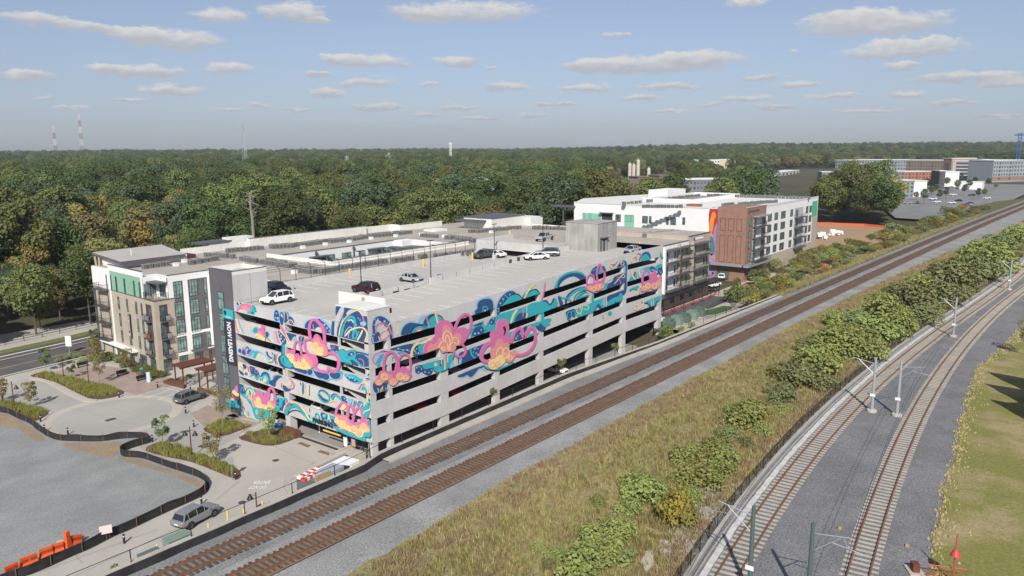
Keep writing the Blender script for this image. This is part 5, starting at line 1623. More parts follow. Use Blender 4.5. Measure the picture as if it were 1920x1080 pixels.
for zi,z0 in enumerate((17.85,14.7,11.55,8.4,5.25)):
 for a0,a1,n in((156.9,160.1,3),(162.6,165.5,2),(168.3,172.2,3),(176.8,179.2,1),(192.3,194.6,2),(196.0,198.4,2)):
  if zi==4 and a0>190:continue
  window(FBY,brk,a0,z0,a1,z0+2.1,n,1,gm=GLASS)
 if zi<4:
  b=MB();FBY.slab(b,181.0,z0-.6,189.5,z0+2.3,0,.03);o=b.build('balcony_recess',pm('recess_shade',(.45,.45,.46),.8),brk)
  b=MB();FBY.slab(b,182,z0-.5,184.5,z0+1.7,.03,.06);b.build('balcony_door',GLASS,o)
  b=MB();FBY.slab(b,181.0,z0-.8,189.5,z0-.6,0,1.6);b.build('balcony_slab',DGREYM,brk)
  railing(FBY,brk,181.0,189.5,z0-.6,0,1.6,step=.7)
  # brick tower balconies
 if zi<5:
  zz=z0-.5
  b=MB();FBT.slab(b,145.2,zz,152.8,zz+2.55,0,.02);o=b.build('balcony_recess',WHITEP,brk)
  b=MB();FBT.slab(b,145.4,zz,147.2,zz+2.2,.02,.05);FBT.slab(b,151.6,zz,152.7,zz+2.3,.02,.05);b.build('balcony_door',GLASS,o)
  b=MB();FBT.slab(b,145.0,zz-.2,153.4,zz,0,1.7);b.build('balcony_slab',DGREYM,brk)
  if zi<4:railing(FBT,brk,145.0,153.4,zz,0,1.7,step=.6)
  window(FBT,brk,141.9,zz+.3,143.7,zz+2.4,1,1,gm=GLASSG)
b=MB();FBT.slab(b,144.6,20.0,153.6,20.3,0,1.8);b.build('awning',GALV,brk)
b=MB();FBT.slab(b,141.0,21.2,142.0,22.2,0,.12);FBT.slab(b,142.6,21.5,149,21.95,0,.1);b.build('sign_letters',DGREYM,brk)
# recessed brick panels on the front
b=MB()
for a0,a1 in((7.5,9.0),(9.7,11.3),(12.0,13.6)):
 for z0,z1 in((16.4,19.8),(7.8,15.2)):
  for s in((a0,z0,a0+.12,z1),(a1-.12,z0,a1,z1),(a0+.12,z1-.12,a1-.12,z1),(a0+.12,z0,a1-.12,z0+.12)):FBR.slab(b,*s,0,.07)
b.build('brick_panel_edge',pm('dark_brick',(.2,.09,.065),.9),brk)
b=MB();FBR.slab(b,6.0,7.0,16.0,7.5,0,1.9);FBT.slab(b,138.1,7.0,156,7.5,0,1.9);b.build('entrance_canopy',GALV,brk)
railing(FBT,brk,140,156,7.5,0,1.8,step=.6)
window(FBR,brk,10.6,2.95,13.9,5.6,4,1,[.75]);window(FBT,brk,142.8,3.3,148,6.3,4,1,[.7]);window(FBT,brk,150.3,3.3,152,6.3,1,1)
b=MB();FBT.slab(b,148.3,3,150,6.8,0,.5);b.build('pier',BRICK,brk)
# windows of the white front
fr=lambda x,y:(lambda w:(w[1],w[2]))(onX(1040+x/3.485,330+y/3.485,140.28))
for x0,y0,x1,y1,n in((398,250,432,300,2),(573,260,608,310,3),(617,262,632,310,1),(730,268,745,318,1),(757,270,792,320,3),(836,270,852,318,1)):
 (a0,z0),(a1,z1)=fr(x0,y0),fr(x1,y1);window(FBX,brk,a0,z0,a1,z1,n,1,gm=GLASS)
b=MB()
for x0,y0,x1,y1 in((183,240,300,298),(457,252,518,340)):
 (a0,z0),(a1,z1)=fr(x0,y0),fr(x1,y1);FBX.slab(b,a1,z1,a0,z0,0,.03)
b.build('green_panel',pm('mint_panel',(.22,.52,.37),.7),brk)
for x0,y0,x1,y1 in((183,242,195,292),(226,244,238,293),(287,246,299,296),(458,254,472,300),(480,254,496,300),(500,254,514,300)):
 (a0,z0),(a1,z1)=fr(x0,y0),fr(x1,y1);window(FBX,brk,a0,z0,a1,z1,1,1,gm=GLASS)
(a0,z0),(a1,z1)=fr(308,242),fr(378,300);b=MB();FBX.slab(b,a1,z1,a0,z0,0,.02);o=b.build('balcony_recess',DARKV,brk)  # flat dark panel in place of the shaded balcony recess
b=MB();FBX.slab(b,a1-.3,z0,a0+.3,z0+.25,0,1.2);b.build('awning',DGREYM,brk);railing(FBX,brk,a1,a0,z1,0,.8,step=.6)
b=MB();b.box(139.3,60.5,20.6,142,69,21.2);b.build('roof_overhang',DGREYM,brk)
b=MB();b.box(140.0,61,15.5,141.8,65,15.8);b.box(140,64.6,12,140.3,65,20.6);b.build('side_balcony',DGREYM,brk)
b=MB();b.box(205.3,8,3,207,8.3,21);b.build('side_post',BLACKM,brk)
for z0 in(17.6,14.4,11.3,8.1,5):
 b=MB();b.box(205.3,8,z0-.2,207.4,16,z0);b.build('balcony_slab',BLACKM,brk)
 railing(Face((207.4,16,0),(0,-1,0),(1,0,0)),brk,0,8,z0,-2,0,step=.6)
b=MB();b.box(158,30,RF,196,30.4,RF+1.1);b.box(158,46,RF,196,46.4,RF+1.1);b.box(157.6,30,RF,158,46.4,RF+1.1);b.box(196,30,RF,196.4,46.4,RF+1.1);b.box(176,47,RF,190,54,RF+2.6);b.build('roof_parapet',WHITEP,brk)
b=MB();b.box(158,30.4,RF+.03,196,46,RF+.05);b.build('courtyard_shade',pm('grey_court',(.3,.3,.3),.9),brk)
b=MB();b.box(145,22,RF,147,26,RF+.7);b.build('roof_hatch',pm('rust_hatch',(.25,.11,.05),.8),brk)
# the painted strip: a bird above berries, loosely
b=MB()
MC=[pm('strip_red',(.42,.035,.05),.7),pm('strip_orange',(.72,.24,.03),.7),pm('strip_teal',(.10,.17,.19),.7),pm('strip_purple',(.30,.22,.42),.7),pm('strip_salmon',(.66,.30,.17),.7),pm('strip_grey',(.33,.35,.38),.7)]
FS=Face((140.27,0,0),(0,1,0),(-1,0,0))
def spoly(pts,mi,lay):
 q=smooth(pts,3)
 for t in tri(q):b.quad([FS.p(q[i][0],q[i][1],.02+.004*lay)for i in t],mi)
FS.slab(b,14.42,2.9,16.9,22.0,0,.02,5)
spoly([(14.45,22),(16.88,22),(16.88,17),(15.5,15),(14.45,17)],0,1)
spoly([(16.6,19.5),(16.0,21.3),(15.3,21.0),(15.0,20.2),(15.5,19),(15.7,16.5),(16.4,14.2),(16.88,15),(16.88,18)],1,2)
spoly([(14.45,18),(15.3,17),(15.6,14),(15.2,11.5),(14.45,12)],3,2)
spoly([(16.88,14),(15.9,14.5),(15.2,13),(14.9,10.5),(15.5,9.4),(16.88,10.5)],2,3)
spoly([(14.45,10.5),(16.88,10.2),(16.88,3),(14.45,3)],3,1)
rn=random.Random(3)
for i in range(26):
 a,z=rn.uniform(14.7,16.6),rn.uniform(3.4,10.0);r=rn.uniform(.22,.4)
 spoly([(a+r*cos(t*pi/4),z+r*sin(t*pi/4))for t in range(8)],rn.choice([4,1,3,3]),3+i%5)
b.build('bird_mural',MC,brk)
# ------------------------------------------------------------------ rooftop condensers, vents, fence and lamp posts
ACM=pm('condenser_grey',(.30,.295,.285),.6,(.25,.245,.24),scale=3);ACD=pm('condenser_grille',(.11,.11,.11),.6)
def ac_mesh():
 b=MB();b.box(-.42,-.42,.08,.42,.42,.95,0)
 for i in range(4):
  c,s=[(1,0),(0,1),(-1,0),(0,-1)][i]
  for z in(.18,.52):
   q=[(.425,-.36,z),(.425,.36,z),(.425,.36,z+.3),(.425,-.36,z+.3)]
   b.quad([(x*c-y*s,x*s+y*c,zz)for x,y,zz in q],1)
 n=10;b.quad([(.33*cos(2*pi*j/n),.33*sin(2*pi*j/n),.955)for j in range(n)],1)
 b.lathe((0,0,.955),[(.1,0),(.1,.04)],8,0);b.box(-.45,-.45,0,.45,.45,.08,1)
 return b.mesh('condenser',[ACM,ACD])
ACMESH=ac_mesh()
rn=random.Random(11)
AC_N=[0]
def ac_row(p0,p1,n,z,label,group,rows=1,gap=1.15):
 A,B=P(*p0,z)[:2],P(*p1,z)[:2];d=B-A;L_=np.linalg.norm(d);u=d/L_;v=np.array([-u[1],u[0]])
 ang=round(atan2(u[1],u[0])/(pi/2))*pi/2
 for r in range(rows):
  for i in range(n):
   if rn.random()<.06:continue
   q=A+d*((i+.5)/n)+v*(r*gap)+v*rn.uniform(-.1,.1)
   s=rn.uniform(.85,1.05)
   o=put('condenser_unit',ACMESH,None,(q[0],q[1],z+.02),ang,s);tag(o,label,'air conditioner',group);AC_N[0]+=1
l1,g1='grey condenser in the row on the roof strip behind the garage fence','condensers behind the garage fence'
ac_row((600,514),(655,503),9,17.02,l1,g1);ac_row((660,503),(725,493),9,17.02,l1,g1);ac_row((735,493),(800,484),8,17.02,l1,g1);ac_row((812,484),(888,474),8,17.02,l1,g1)
l1,g1='grey condenser among those on the brick corner end of the apartment roof','condensers on the corner end roof'
ac_row((266,505),(318,498),5,17.02,l1,g1);ac_row((354,497),(408,488),8,17.02,l1,g1);ac_row((385,481),(440,485),9,17.02,l1,g1);ac_row((450,488),(482,494),6,17.02,l1,g1);ac_row((424,474),(494,468),9,17.02,l1,g1)
l1,g1='grey condenser in the double rows near the garage tower','condensers near the garage tower'
ac_row((489,494),(545,503),9,17.02,l1,g1,2,1.3);ac_row((545,508),(590,514),7,17.02,l1,g1,2,1.3)
l1,g1='grey condenser in the rows on the far wing beyond the courtyard','condensers on the far wing'
for a,c,n in(((508,467),(556,464),7),((562,463),(606,457),7),((611,457),(652,452),7),((659,452),(689,447),5),((694,446),(737,442),7),((744,441),(772,438),5)):ac_row(a,c,n,17.02,l1,g1,2,1.3)
l1,g1='grey condenser on the roof wing joining the courtyard to the far end','condensers on the joining wing'
ac_row((788,444),(828,447),6,17.02,l1,g1);ac_row((834,448),(890,455),8,17.02,l1,g1,2,1.3)
l1,g1='grey condenser on the roof behind the upper parking deck','condensers behind the upper deck'
ac_row((884,438),(977,429),14,17.02,l1,g1,2,1.4);ac_row((997,430),(1070,432),10,17.02,l1,g1,2,1.4)
l1,g1='grey condenser on the tan roof between the garage and the brick tower','condensers on the tan roof'
ac_row((1205,445),(1272,438),11,17.55,l1,g1,2,1.5)
l1,g1='grey condenser on the white roof of the brick towered building','condensers on the white roof'
ac_row((1166,385),(1313,368),22,22.15,l1,g1);ac_row((1203,390),(1280,390),10,22.15,l1,g1);ac_row((1325,368),(1520,374),30,22.15,l1,g1);ac_row((1352,387),(1458,380),18,22.15,l1,g1)
# white vent boxes and stacks
b=MB();b.box(-.45,-.35,0,.45,.35,.55);b.box(-.5,-.4,.55,.5,.4,.62);VB=b.mesh('roof_vent',WHITEM)
vl=[(330,499,17),(346,492,17),(568,466,17),(610,460,17),(655,455,17),(696,449,17),(742,444,17),(613,510,17),(790,441,17),(833,445,17),(873,452,17),(1000,428,17),(1240,441,17.5),(1262,446,17.5),(487,505,17),(552,513,17),(921,437,17)]
for x,y,z in vl:
 q=P(x,y,z);o=put('roof_vent',VB,None,(q[0],q[1],z+.02));tag(o,'white roof vent box standing between the grey condensers','vent','white vent boxes on the flat roofs')
 # the tall curved fence along the garage edge
fn=thing('fence','tall black wire fence with inward curved posts along the garage roof edge','fence',(8,36.15,17.3))
b=MB()
pts=[(0,0,0),(0,0,2.6),(0,.12,2.9),(0,.45,3.1),(0,.85,3.15)]
b.tube(pts,.05,5);pmesh=b.mesh('post',BLACKM)
xs_=[8.0+3.05*i for i in range(19)]
for x in xs_:put('post',pmesh,fn,(x-8.0,0,-.6))
b=MB()
for y,z in((0,19.25),(.12,19.6),(.85,19.85),(0,17.5)):b.tube([(8,36.15+y,z),(xs_[-1],36.15+y,z)],.022,4)
b.build('rail',BLACKM,fn)
# lamp posts on the deck
def deck_lamp(x,y,z,label,h=6.2):
 t=thing('lamp_post',label,'lamp post',(x,y,z),0,'lamp posts on the parking roof')
 b=MB();b.box(-.3,-.3,0,.3,.3,.95);b.build('base',CONC,t,world=False)
 b=MB();b.tube([(0,0,.95),(0,0,.95+h)],.09,6,r1=.06);b.build('pole',BLACKM,t,world=False)
 b=MB();b.box(-.65,-.18,.9+h,.65,.18,1.0+h);b.build('lamp_head',BLACKM,t,world=False)
def on_deck(px_,py_,z):q=P(px_,py_,z);return q[0],q[1],z
for(px_,py_,z,l)in((678,548,17.0,'black lamp post on the parking roof beside the dark red car'),(808,521,17.0,'black lamp post on the parking roof beside the ramp barrier'),(927,478,18.0,'black lamp post beside the covered ramp mouth on the parking roof'),(1018,466,18.6,'black lamp post in front of the grey pickup on the upper deck')):
 q=P(px_,py_,z);zz=16.46 if q[0]<60 and q[1]>17.2 else 16.46+rise(q[0])
 q=P(px_,py_,zz+.9);deck_lamp(q[0],q[1],zz,l)
 # yellow posts
b=MB();b.lathe((0,0,0),[(.22,0),(.22,1.3),(.18,1.36)],10);YP=b.mesh('yellow_post',YELM)
for(px_,py_,z,l)in((656,518,16.46,'yellow post by the roof edge wall nearest the street'),(794,499,16.46,'yellow post by the roof edge wall halfway along'),(886,486,16.46,'yellow post beside the dark grey car at the covered ramp'),(956,443,18.41,'yellow post standing on the upper parking deck'),(1199,466,18.41,'yellow post behind the silver sedan on the parking roof')):
 q=P(px_,py_,z);o=put('bollard',YP,None,(q[0],q[1],z));tag(o,l,'bollard','yellow posts on the parking roof')
 # parking bay lines
LINE=pm('line_paint',(.85,.84,.82),.8)
def bline(x0,y0,x1,y1,zf,w=.17):
 L_=WL(garage);b=MB();d=hypot(x1-x0,y1-y0);nx,ny=-(y1-y0)/d*w/2,(x1-x0)/d*w/2
 b.quad([(x0+nx,y0+ny,zf(x0)+.012),(x0-nx,y0-ny,zf(x0)+.012),(x1-nx,y1-ny,zf(x1)+.012),(x1+nx,y1+ny,zf(x1)+.012)]);b.build('bay_line',LINE,garage)
zr=lambda x:16.46+rise(x);zl=lambda x:16.46;zu=lambda x:UD
for i in range(19):bline(15.4+2.65*i,10.9,15.4+2.65*i,15.9,zr)
for i in range(22):bline(10.2+2.65*i,.5,10.2+2.65*i,5.2,zr)
for i in range(19):bline(9.2+2.65*i,30.3,9.2+2.65*i,35.6,zl)
for i in range(15):bline(23+2.65*i,17.5,23+2.65*i,22.4,zl)
for i in range(6):bline(.6,8.0+2.65*i,5.4,8.0+2.65*i,zl)
for i in range(4):bline(67+2.6*i,31.5,67+2.6*i,36.5,zu)
b=MB();
for x in(8.6,11.4):b.quad([(x,31.3,16.466),(x+2.1,31.3,16.466),(x+2.1,33.6,16.466),(x,33.6,16.466)])
b.build('bay_marking',pm('mint_paint',(.42,.62,.52),.8),garage)
b=MB();b.quad([(11,17.05,16.464),(63,17.05,16.464),(63,17.4,16.464),(11,17.4,16.464)])
for x in(16,26,36,46,56):b.quad([(x,.5,zr(x)+.005),(x+.05,.5,zr(x)+.005),(x+.05,16.4,zr(x)+.005),(x,16.4,zr(x)+.005)])
b.build('deck_joint',pm('joint_sealant',(.33,.32,.30),.9),garage)
# slim white posts along the right parapet
b=MB();b.tube([(0,0,0),(0,0,1.1)],.05,5);SP=b.mesh('marker_post',WHITEM)
for i,(px_,py_)in enumerate(((842,582),(945,551),(1018,519),(1077,502))):
 w=onY(px_,py_,.6);o=put('marker_post',SP,None,(w[0],.6,16.46+rise(w[0])));tag(o,'slim white marker post behind the painted parapet','post','marker posts behind the parapet')
 # rail, racks and small things by the tower
rl=thing('railing','low grey guard railing below the pale tower wall on the roof','railing',(1.2,27.2,16.46))
b=MB()
for z in(17.0,17.55):b.tube([(.6,27.3,z),(5.6,27.3,z)],.03,4)
for x in(.6,2.3,4,5.6):b.tube([(x,27.3,16.46),(x,27.3,17.55)],.03,4)
b.build('rail',GALV,rl)
# ------------------------------------------------------------------ trees, shrubs, grass
def proj(x,y,z):
 v=np.array([x,y,z])-CAM;d=v@_fw
 return 960+F*(v@_R)/d,540-F*(v@_U)/d,d
LEAFS={
 'dark':leafmat('leaf_dark_green',(0.08,0.117,0.038),(0.116,0.151,0.049)),
 'mid':leafmat('leaf_mid_green',(0.142,0.174,0.053),(0.197,0.219,0.069)),
 'olive':leafmat('leaf_olive',(0.197,0.186,0.069),(0.253,0.227,0.089)),
 'yellow':leafmat('leaf_yellow_green',(0.269,0.235,0.068),(0.354,0.281,0.079)),
 'gold':leafmat('leaf_golden',(0.305,0.208,0.058),(0.258,0.18,0.054)),
 'blue':leafmat('leaf_blue_green',(0.085,0.128,0.061),(0.127,0.166,0.081)),
 'rust':leafmat('leaf_rusty',(0.212,0.108,0.054),(0.163,0.116,0.054)),
 'shrub':leafmat('leaf_shrub',(0.245,0.286,0.085),(0.331,0.347,0.111),scale=.8),
 'shrub2':leafmat('leaf_shrub_grey',(0.197,0.238,0.096),(0.267,0.286,0.117),scale=.8),
 'ybush':leafmat('leaf_yellow_bush',(0.312,0.24,0.046),(0.202,0.189,0.046),scale=1.2),
 'young':leafmat('leaf_young_tree',(0.111,0.164,0.047),(0.156,0.202,0.058),scale=1.0),
 }
BARK=pm('bark',(0.12,0.10,0.08),.95,(.085,.07,.055),scale=2)
BARKP=pm('pale_bark',(0.32,0.285,0.24),.95,(.22,.19,.16),scale=2)
def leaf_cloud(rnd,lobes,per,s0,s1,mb,up=.25):
 for(cx,cy,cz,rx,ry,rz,k)in lobes:
  n=int(per*k)
  for _ in range(n):
  # points biased to the outside of the lobe
   while True:
    a,b_,c=rnd.gauss(0,1),rnd.gauss(0,1),rnd.gauss(0,1);l=sqrt(a*a+b_*b_+c*c)
    if l>.01:break
   a,b_,c=a/l,b_/l,c/l
   if c<-.35 and rnd.random()<.7:c=-c
   r=rnd.uniform(.72,1.06)
   p=Vector((cx+a*rx*r,cy+b_*ry*r,cz+c*rz*r))
   nrm=(Vector((a,b_,c))+Vector((rnd.uniform(-.9,.9),rnd.uniform(-.9,.9),rnd.uniform(-.6,.9)+up))).normalized()
   t=nrm.cross(Vector((rnd.uniform(-1,1),rnd.uniform(-1,1),rnd.uniform(-1,1)))).normalized();q=nrm.cross(t)
   s=rnd.uniform(s0,s1);t=t*s;q=q*s*rnd.uniform(.55,.9)
   i=len(mb.v)
   mb.v+=[tuple(p-t),tuple(p-q*.9+nrm*s*.12),tuple(p+t),tuple(p+q*.9+nrm*s*.12)]
   mb.f.append((i,i+1,i+2,i+3));mb.m.append(0)
def big_tree(seed,h,w,kind,leaves=5200,top=.62,leaf=(.28,.52)):
 rnd=random.Random(seed);lobes=[]
 zc=h*(1-top/2);hz=h*top/2
 n=34
 for i in range(n):
  t=rnd.uniform(0,2*pi);u=rnd.uniform(-.95,1);rr=sqrt(max(0.05,1-u*u))*rnd.uniform(.45,.92)
  if u<-.3:rr*=.9
  r=w*rnd.uniform(.11,.29)
  lobes.append((w*.5*rr*cos(t)*1.5*.72,w*.5*rr*sin(t)*1.5*.72,zc+hz*u*.86,r,r*rnd.uniform(.8,1.1),r*rnd.uniform(.6,.9),r*r/(w*w)*18))
 mb=MB();tot=sum(l[6]for l in lobes);leaf_cloud(rnd,lobes,leaves/tot,leaf[0],leaf[1],mb)
 crown=mb.mesh('crown',LEAFS[kind])
 tb=MB();tb.tube([(0,0,-1.5),(rnd.uniform(-.2,.2),rnd.uniform(-.2,.2),h*.3),(rnd.uniform(-.5,.5),rnd.uniform(-.5,.5),h*.62)],.36,7,r1=.12)
 for i in range(7):
  t=rnd.uniform(0,2*pi);z0=h*rnd.uniform(.28,.55);l=w*rnd.uniform(.22,.42)
  tb.tube([(0,0,z0),(cos(t)*l*.5,sin(t)*l*.5,z0+l*.5),(cos(t)*l,sin(t)*l,z0+l*rnd.uniform(.7,1.2))],.14,5,r1=.04)
 return crown,tb.mesh('trunk',BARK),h
KINDS=[('dark',23,13),('dark',26,14),('dark',20,12),('mid',22,13),('mid',25,14),('mid',18,12),('olive',21,13),('olive',17,11),('yellow',19,11),('yellow',15,10),('gold',17,11),('blue',24,12),('blue',20,11),('rust',17,11)]
WEI=[11,9,8,10,9,8,8,7,5,4,2.2,6,5,.8]
TREES=[big_tree(100+i,h,w,k)for i,(k,h,w)in enumerate(KINDS)]
TLAB={'dark':'dark green broadleaf tree in the wood behind the apartments','mid':'mid green broadleaf tree in the wood behind the apartments','olive':'olive green broadleaf tree in the wood behind the apartments',
 'yellow':'yellow green tree lighter than the wood around it','gold':'golden brown autumn tree in the wood','blue':'tall bluish green tree in the wood','rust':'reddish brown autumn tree among green ones'}
def scatter(name,pts,variants,label=None,cat=None,kind='stuff'):
 """pts: (x, y, z, rot, scale, variant); geometry nodes put the variants on the points"""
 me=bpy.data.meshes.new(name);me.from_pydata([p[:3]for p in pts],[],[]);me.update()
 a=me.attributes.new('rot','FLOAT','POINT');a.data.foreach_set('value',[p[3]for p in pts])
 a=me.attributes.new('scl','FLOAT','POINT');a.data.foreach_set('value',[p[4]for p in pts])
 a=me.attributes.new('var','INT','POINT');a.data.foreach_set('value',[int(p[5])for p in pts])
 o=bpy.data.objects.new(name,me);COL.objects.link(o)
 ng=bpy.data.node_groups.new(name+'_scatter','GeometryNodeTree')
 ng.interface.new_socket('Geometry',in_out='INPUT',socket_type='NodeSocketGeometry');ng.interface.new_socket('Geometry',in_out='OUTPUT',socket_type='NodeSocketGeometry')
 N,L=ng.nodes,ng.links;gi=N.new('NodeGroupInput');go=N.new('NodeGroupOutput');jn=N.new('GeometryNodeJoinGeometry')
 def attr(nm,ty):n=N.new('GeometryNodeInputNamedAttribute');n.data_type=ty;n.inputs['Name'].default_value=nm;return n.outputs['Attribute']
 cx=N.new('ShaderNodeCombineXYZ');L.new(attr('rot','FLOAT'),cx.inputs[2]);sc=attr('scl','FLOAT');va=attr('var','INT')
 for i,vo in enumerate(variants):
  oi=N.new('GeometryNodeObjectInfo');oi.inputs['Object'].default_value=vo;oi.inputs['As Instance'].default_value=True
  cmp_=N.new('FunctionNodeCompare');cmp_.data_type='INT';cmp_.operation='EQUAL';L.new(va,cmp_.inputs[2]);cmp_.inputs[3].default_value=i
  ip=N.new('GeometryNodeInstanceOnPoints');L.new(gi.outputs[0],ip.inputs['Points']);L.new(cmp_.outputs[0],ip.inputs['Selection']);L.new(oi.outputs['Geometry'],ip.inputs['Instance'])
  L.new(cx.outputs[0],ip.inputs['Rotation']);L.new(sc,ip.inputs['Scale']);L.new(ip.outputs[0],jn.inputs[0])
 L.new(jn.outputs[0],go.inputs[0])
 md=o.modifiers.new('scatter','NODES');md.node_group=ng
 return tag(o,label,cat,kind=kind)
def proto(me,name):return bpy.data.objects.new(name,me)
def inbox(x,y,x0,y0,x1,y1):return x0<=x<=x1 and y0<=y<=y1
NOTREE=[(3,-12,142,92),(132,-20,212,76),(205,-40,311,45)]
def blocked(x,y,d,ppx):
 for r in NOTREE:
  if inbox(x,y,*r):return True
 if x<124 and y<104+.2*x:return True
 if x>100 and y<farY(min(x,519))+14+(10 if x<330 else 4):return True
 if x>520 and y<-30:return True
 return False
OPEN=[]
OPEN+=[(1118,1330,350,640),(1300,1545,330,700),(1240,1500,850,1200),(1150,1265,640,900),(1690,1990,330,900),(1540,1990,455,1080),(820,955,500,640),(1430,1560,500,1100),
 (172,222,205,345),(385,470,190,225),(640,700,640,760),(1500,1760,1080,1300)]
rn=random.Random(21)
pts=[]
for(d0,d1,sp,sc0)in((120,460,8.2,1.0),(460,1000,10.5,1.05),(1000,2000,14,1.05),(2000,4200,23,1.2)):
 r=d0
 while r<d1:
  na=int(1.36*r/sp)
  for j in range(na):
   a=YAW-.68+1.36*(j+rn.uniform(0,1))/na;rr=r+rn.uniform(-.5,.5)*sp
   x,y=CAM[0]+rr*cos(a),CAM[1]+rr*sin(a)
   ppx=960-F/cos(PITCH)*math.tan(a-YAW)
   if blocked(x,y,rr,ppx):continue
   if any(o[0]<=ppx<=o[1]and o[2]<=rr*cos(a-YAW)<=o[3]for o in OPEN):continue
   if ppx>1130 and rr<1200 and rn.random()<.45 and not inbox(x,y,312,2,430,60):continue
   if rr>1000 and rn.random()<.1:continue
   cl=vnoise(x/60.0+5,y/60.0)
   v=rn.choices(range(len(KINDS)),WEI)[0]
   if cl>.62 and rn.random()<.5:v=rn.choice([0,1,2,11,12])
   elif cl<.33 and rn.random()<.4:v=rn.choice([6,7,8,3,5])
   s=sc0*(rn.uniform(.55,1.15)if rr<1000 else rn.uniform(.7,1.1))
   if y<140+.2*x and x<100 and rr<250:s*=.72
   if inbox(x,y,312,2,430,60):s*=.95;v=rn.choice([3,4,6,0,8,2])
   pts.append((x,y,T(x,y)-.3,rn.uniform(0,6.28),s,v,rr,ppx))
  r+=sp
  # hidden behind the apartment roofs?  keep only those whose top shows
def shows(p):
 h=TREES[p[5]][2]*p[4];X,Y,d=proj(p[0],p[1],p[2]+h)
 return-120<X<2040 and Y<1100
near=sorted([p for p in pts if shows(p)and p[6]<520],key=lambda p:p[6]*(1.0 if-40<p[7]<1960 else 3))[:262]
ns=set(id(p)for p in near)
for p in near:
 crown,trunk,h=TREES[p[5]];k=KINDS[p[5]][0]
 lab=TLAB[k]
 if p[7]>1500:lab=lab.replace('in the wood behind the apartments','in the grove behind the dirt lot').replace('in the wood','in the grove behind the dirt lot')
 t=thing('broadleaf_tree',lab,'tree',p[:3],p[3],'woodland trees')
 t.scale=(p[4],)*3
 put('crown',crown,t);put('trunk',trunk,t)
rest=[p for p in pts if id(p)not in ns]
WV=[proto(t[0],'wood_crown')for t in TREES]
scatter('woodland',[p[:6]for p in rest],WV,'broad green woodland spreading to the horizon','woodland')
# ---- shrubs of the strip between the railways
def shrub_mesh(seed,kind,n=1500):
 rnd=random.Random(seed);lobes=[]
 for i in range(11):
  t=rnd.uniform(0,2*pi);r=rnd.uniform(0,.95);s=rnd.uniform(.38,.62)
  lobes.append((r*cos(t),r*sin(t),rnd.uniform(.35,1.0)*(1.25-.5*r),s,s,s*.8,s*s))
 mb=MB();tot=sum(l[6]for l in lobes);leaf_cloud(rnd,lobes,n/tot,.05,.115,mb,up=.5)
 fo=mb.mesh('foliage',LEAFS[kind]);st=MB()
 for i in range(7):
  t=rnd.uniform(0,2*pi);st.tube([(0,0,-.2),(cos(t)*.4,sin(t)*.4,.5),(cos(t)*.7,sin(t)*.7,1.0)],.03,4,r1=.012)
 return fo,st.mesh('stem',BARK)
SHR=[shrub_mesh(s,k)for s,k in((1,'shrub'),(2,'shrub'),(3,'shrub2'),(4,'shrub'),(5,'shrub2'),(6,'olive'),(7,'yellow'),(8,'mid'),(9,'ybush'))]
SCL={'shrub':'bright green rounded shrub in the dry grass strip','y':'yellow autumn bush in the dry grass strip by the light rail fence'}
rn=random.Random(8)
SPX=[(1310,915,42),(1350,880,38),(1290,868,32),(1345,850,30),(1400,796,45),(1380,780,25),(1425,812,22),(1215,945,46),(1185,965,30),(1245,960,26),(1160,1010,40),(1110,1030,42),(1080,1075,50),(1142,1062,45),(1050,1046,22),(1010,1034,16),
 (1030,1062,16),(1120,945,20),(1190,915,32),(1470,752,32),(1455,757,22),(1498,725,42),(1530,702,48),(1545,730,28),(1570,668,52),(1545,655,36),(1600,655,48),(1622,675,36),(1642,640,48),(1610,615,36),(1662,608,52),(1692,628,36),(1702,588,48),(1732,606,36),
 (1742,566,48),(1772,576,40),(1790,546,48),(1812,560,36),(1832,526,46),(1852,540,36),(1872,506,46),(1892,520,34),(1906,488,44),(1828,492,36),(1880,468,32),(1908,452,30),(1760,530,36),(1722,552,34),(1680,568,34),(1650,575,26),(1560,612,26),(1520,662,26),
 (1500,682,20),(1450,700,16),(1300,940,26),(1240,915,16),(1135,985,20),(1400,836,18),(1365,822,22),(1425,780,20),(1560,640,30),(1630,705,20),(1470,775,18),(1265,905,18),(1095,1000,16),(1170,1052,24)]
def shrub_at(x,y,z,r,v,label,group,h=1.0):
 fo,st=SHR[v];t=thing('shrub',label,'shrub',(x,y,z),rn.uniform(0,6.28),group);t.scale=(r,r,r*h)
 put('foliage',fo,t);put('stem',st,t)
def stripz(x,y):
 a,c=edgeY(x),fenceY(x);t=min(max((a-y)/max(a-c,.1),0),1);return 6.93*(1-t)+ZL*t
for(x,y,r)in SPX:
 q=P(x,y,6.6);q=P(x,y,stripz(q[0],q[1]));d=(q-CAM)@_fw
 if q[1]<fenceY(q[0])+1:continue
 rr=r*d/F*.9
 shrub_at(q[0],q[1],q[2]-.15,rr,rn.choice([0,1,2,3,4]),SCL['shrub'],'green shrubs in the strip between the railways',rn.uniform(.8,1.05))
q=P(1270,985,6.3);shrub_at(q[0],q[1],q[2]-.1,1.75,8,'yellow autumn bush among green shrubs near the light rail walkway',None,1.35)
x=62.0
while x<300:
 for k in range(2):
  yy=fenceY(x)+rn.uniform(1.2,5.5+(3 if x>110 else 0));shrub_at(x+rn.uniform(-1,1),yy,stripz(x,yy)-.15,rn.uniform(1.1,2.0),rn.choice([0,1,3,0,2]),'bright green shrub in the dense hedge along the light rail fence','hedge shrubs along the light rail fence',rn.uniform(.7,.95))
 x+=3.4 if x<150 else 6
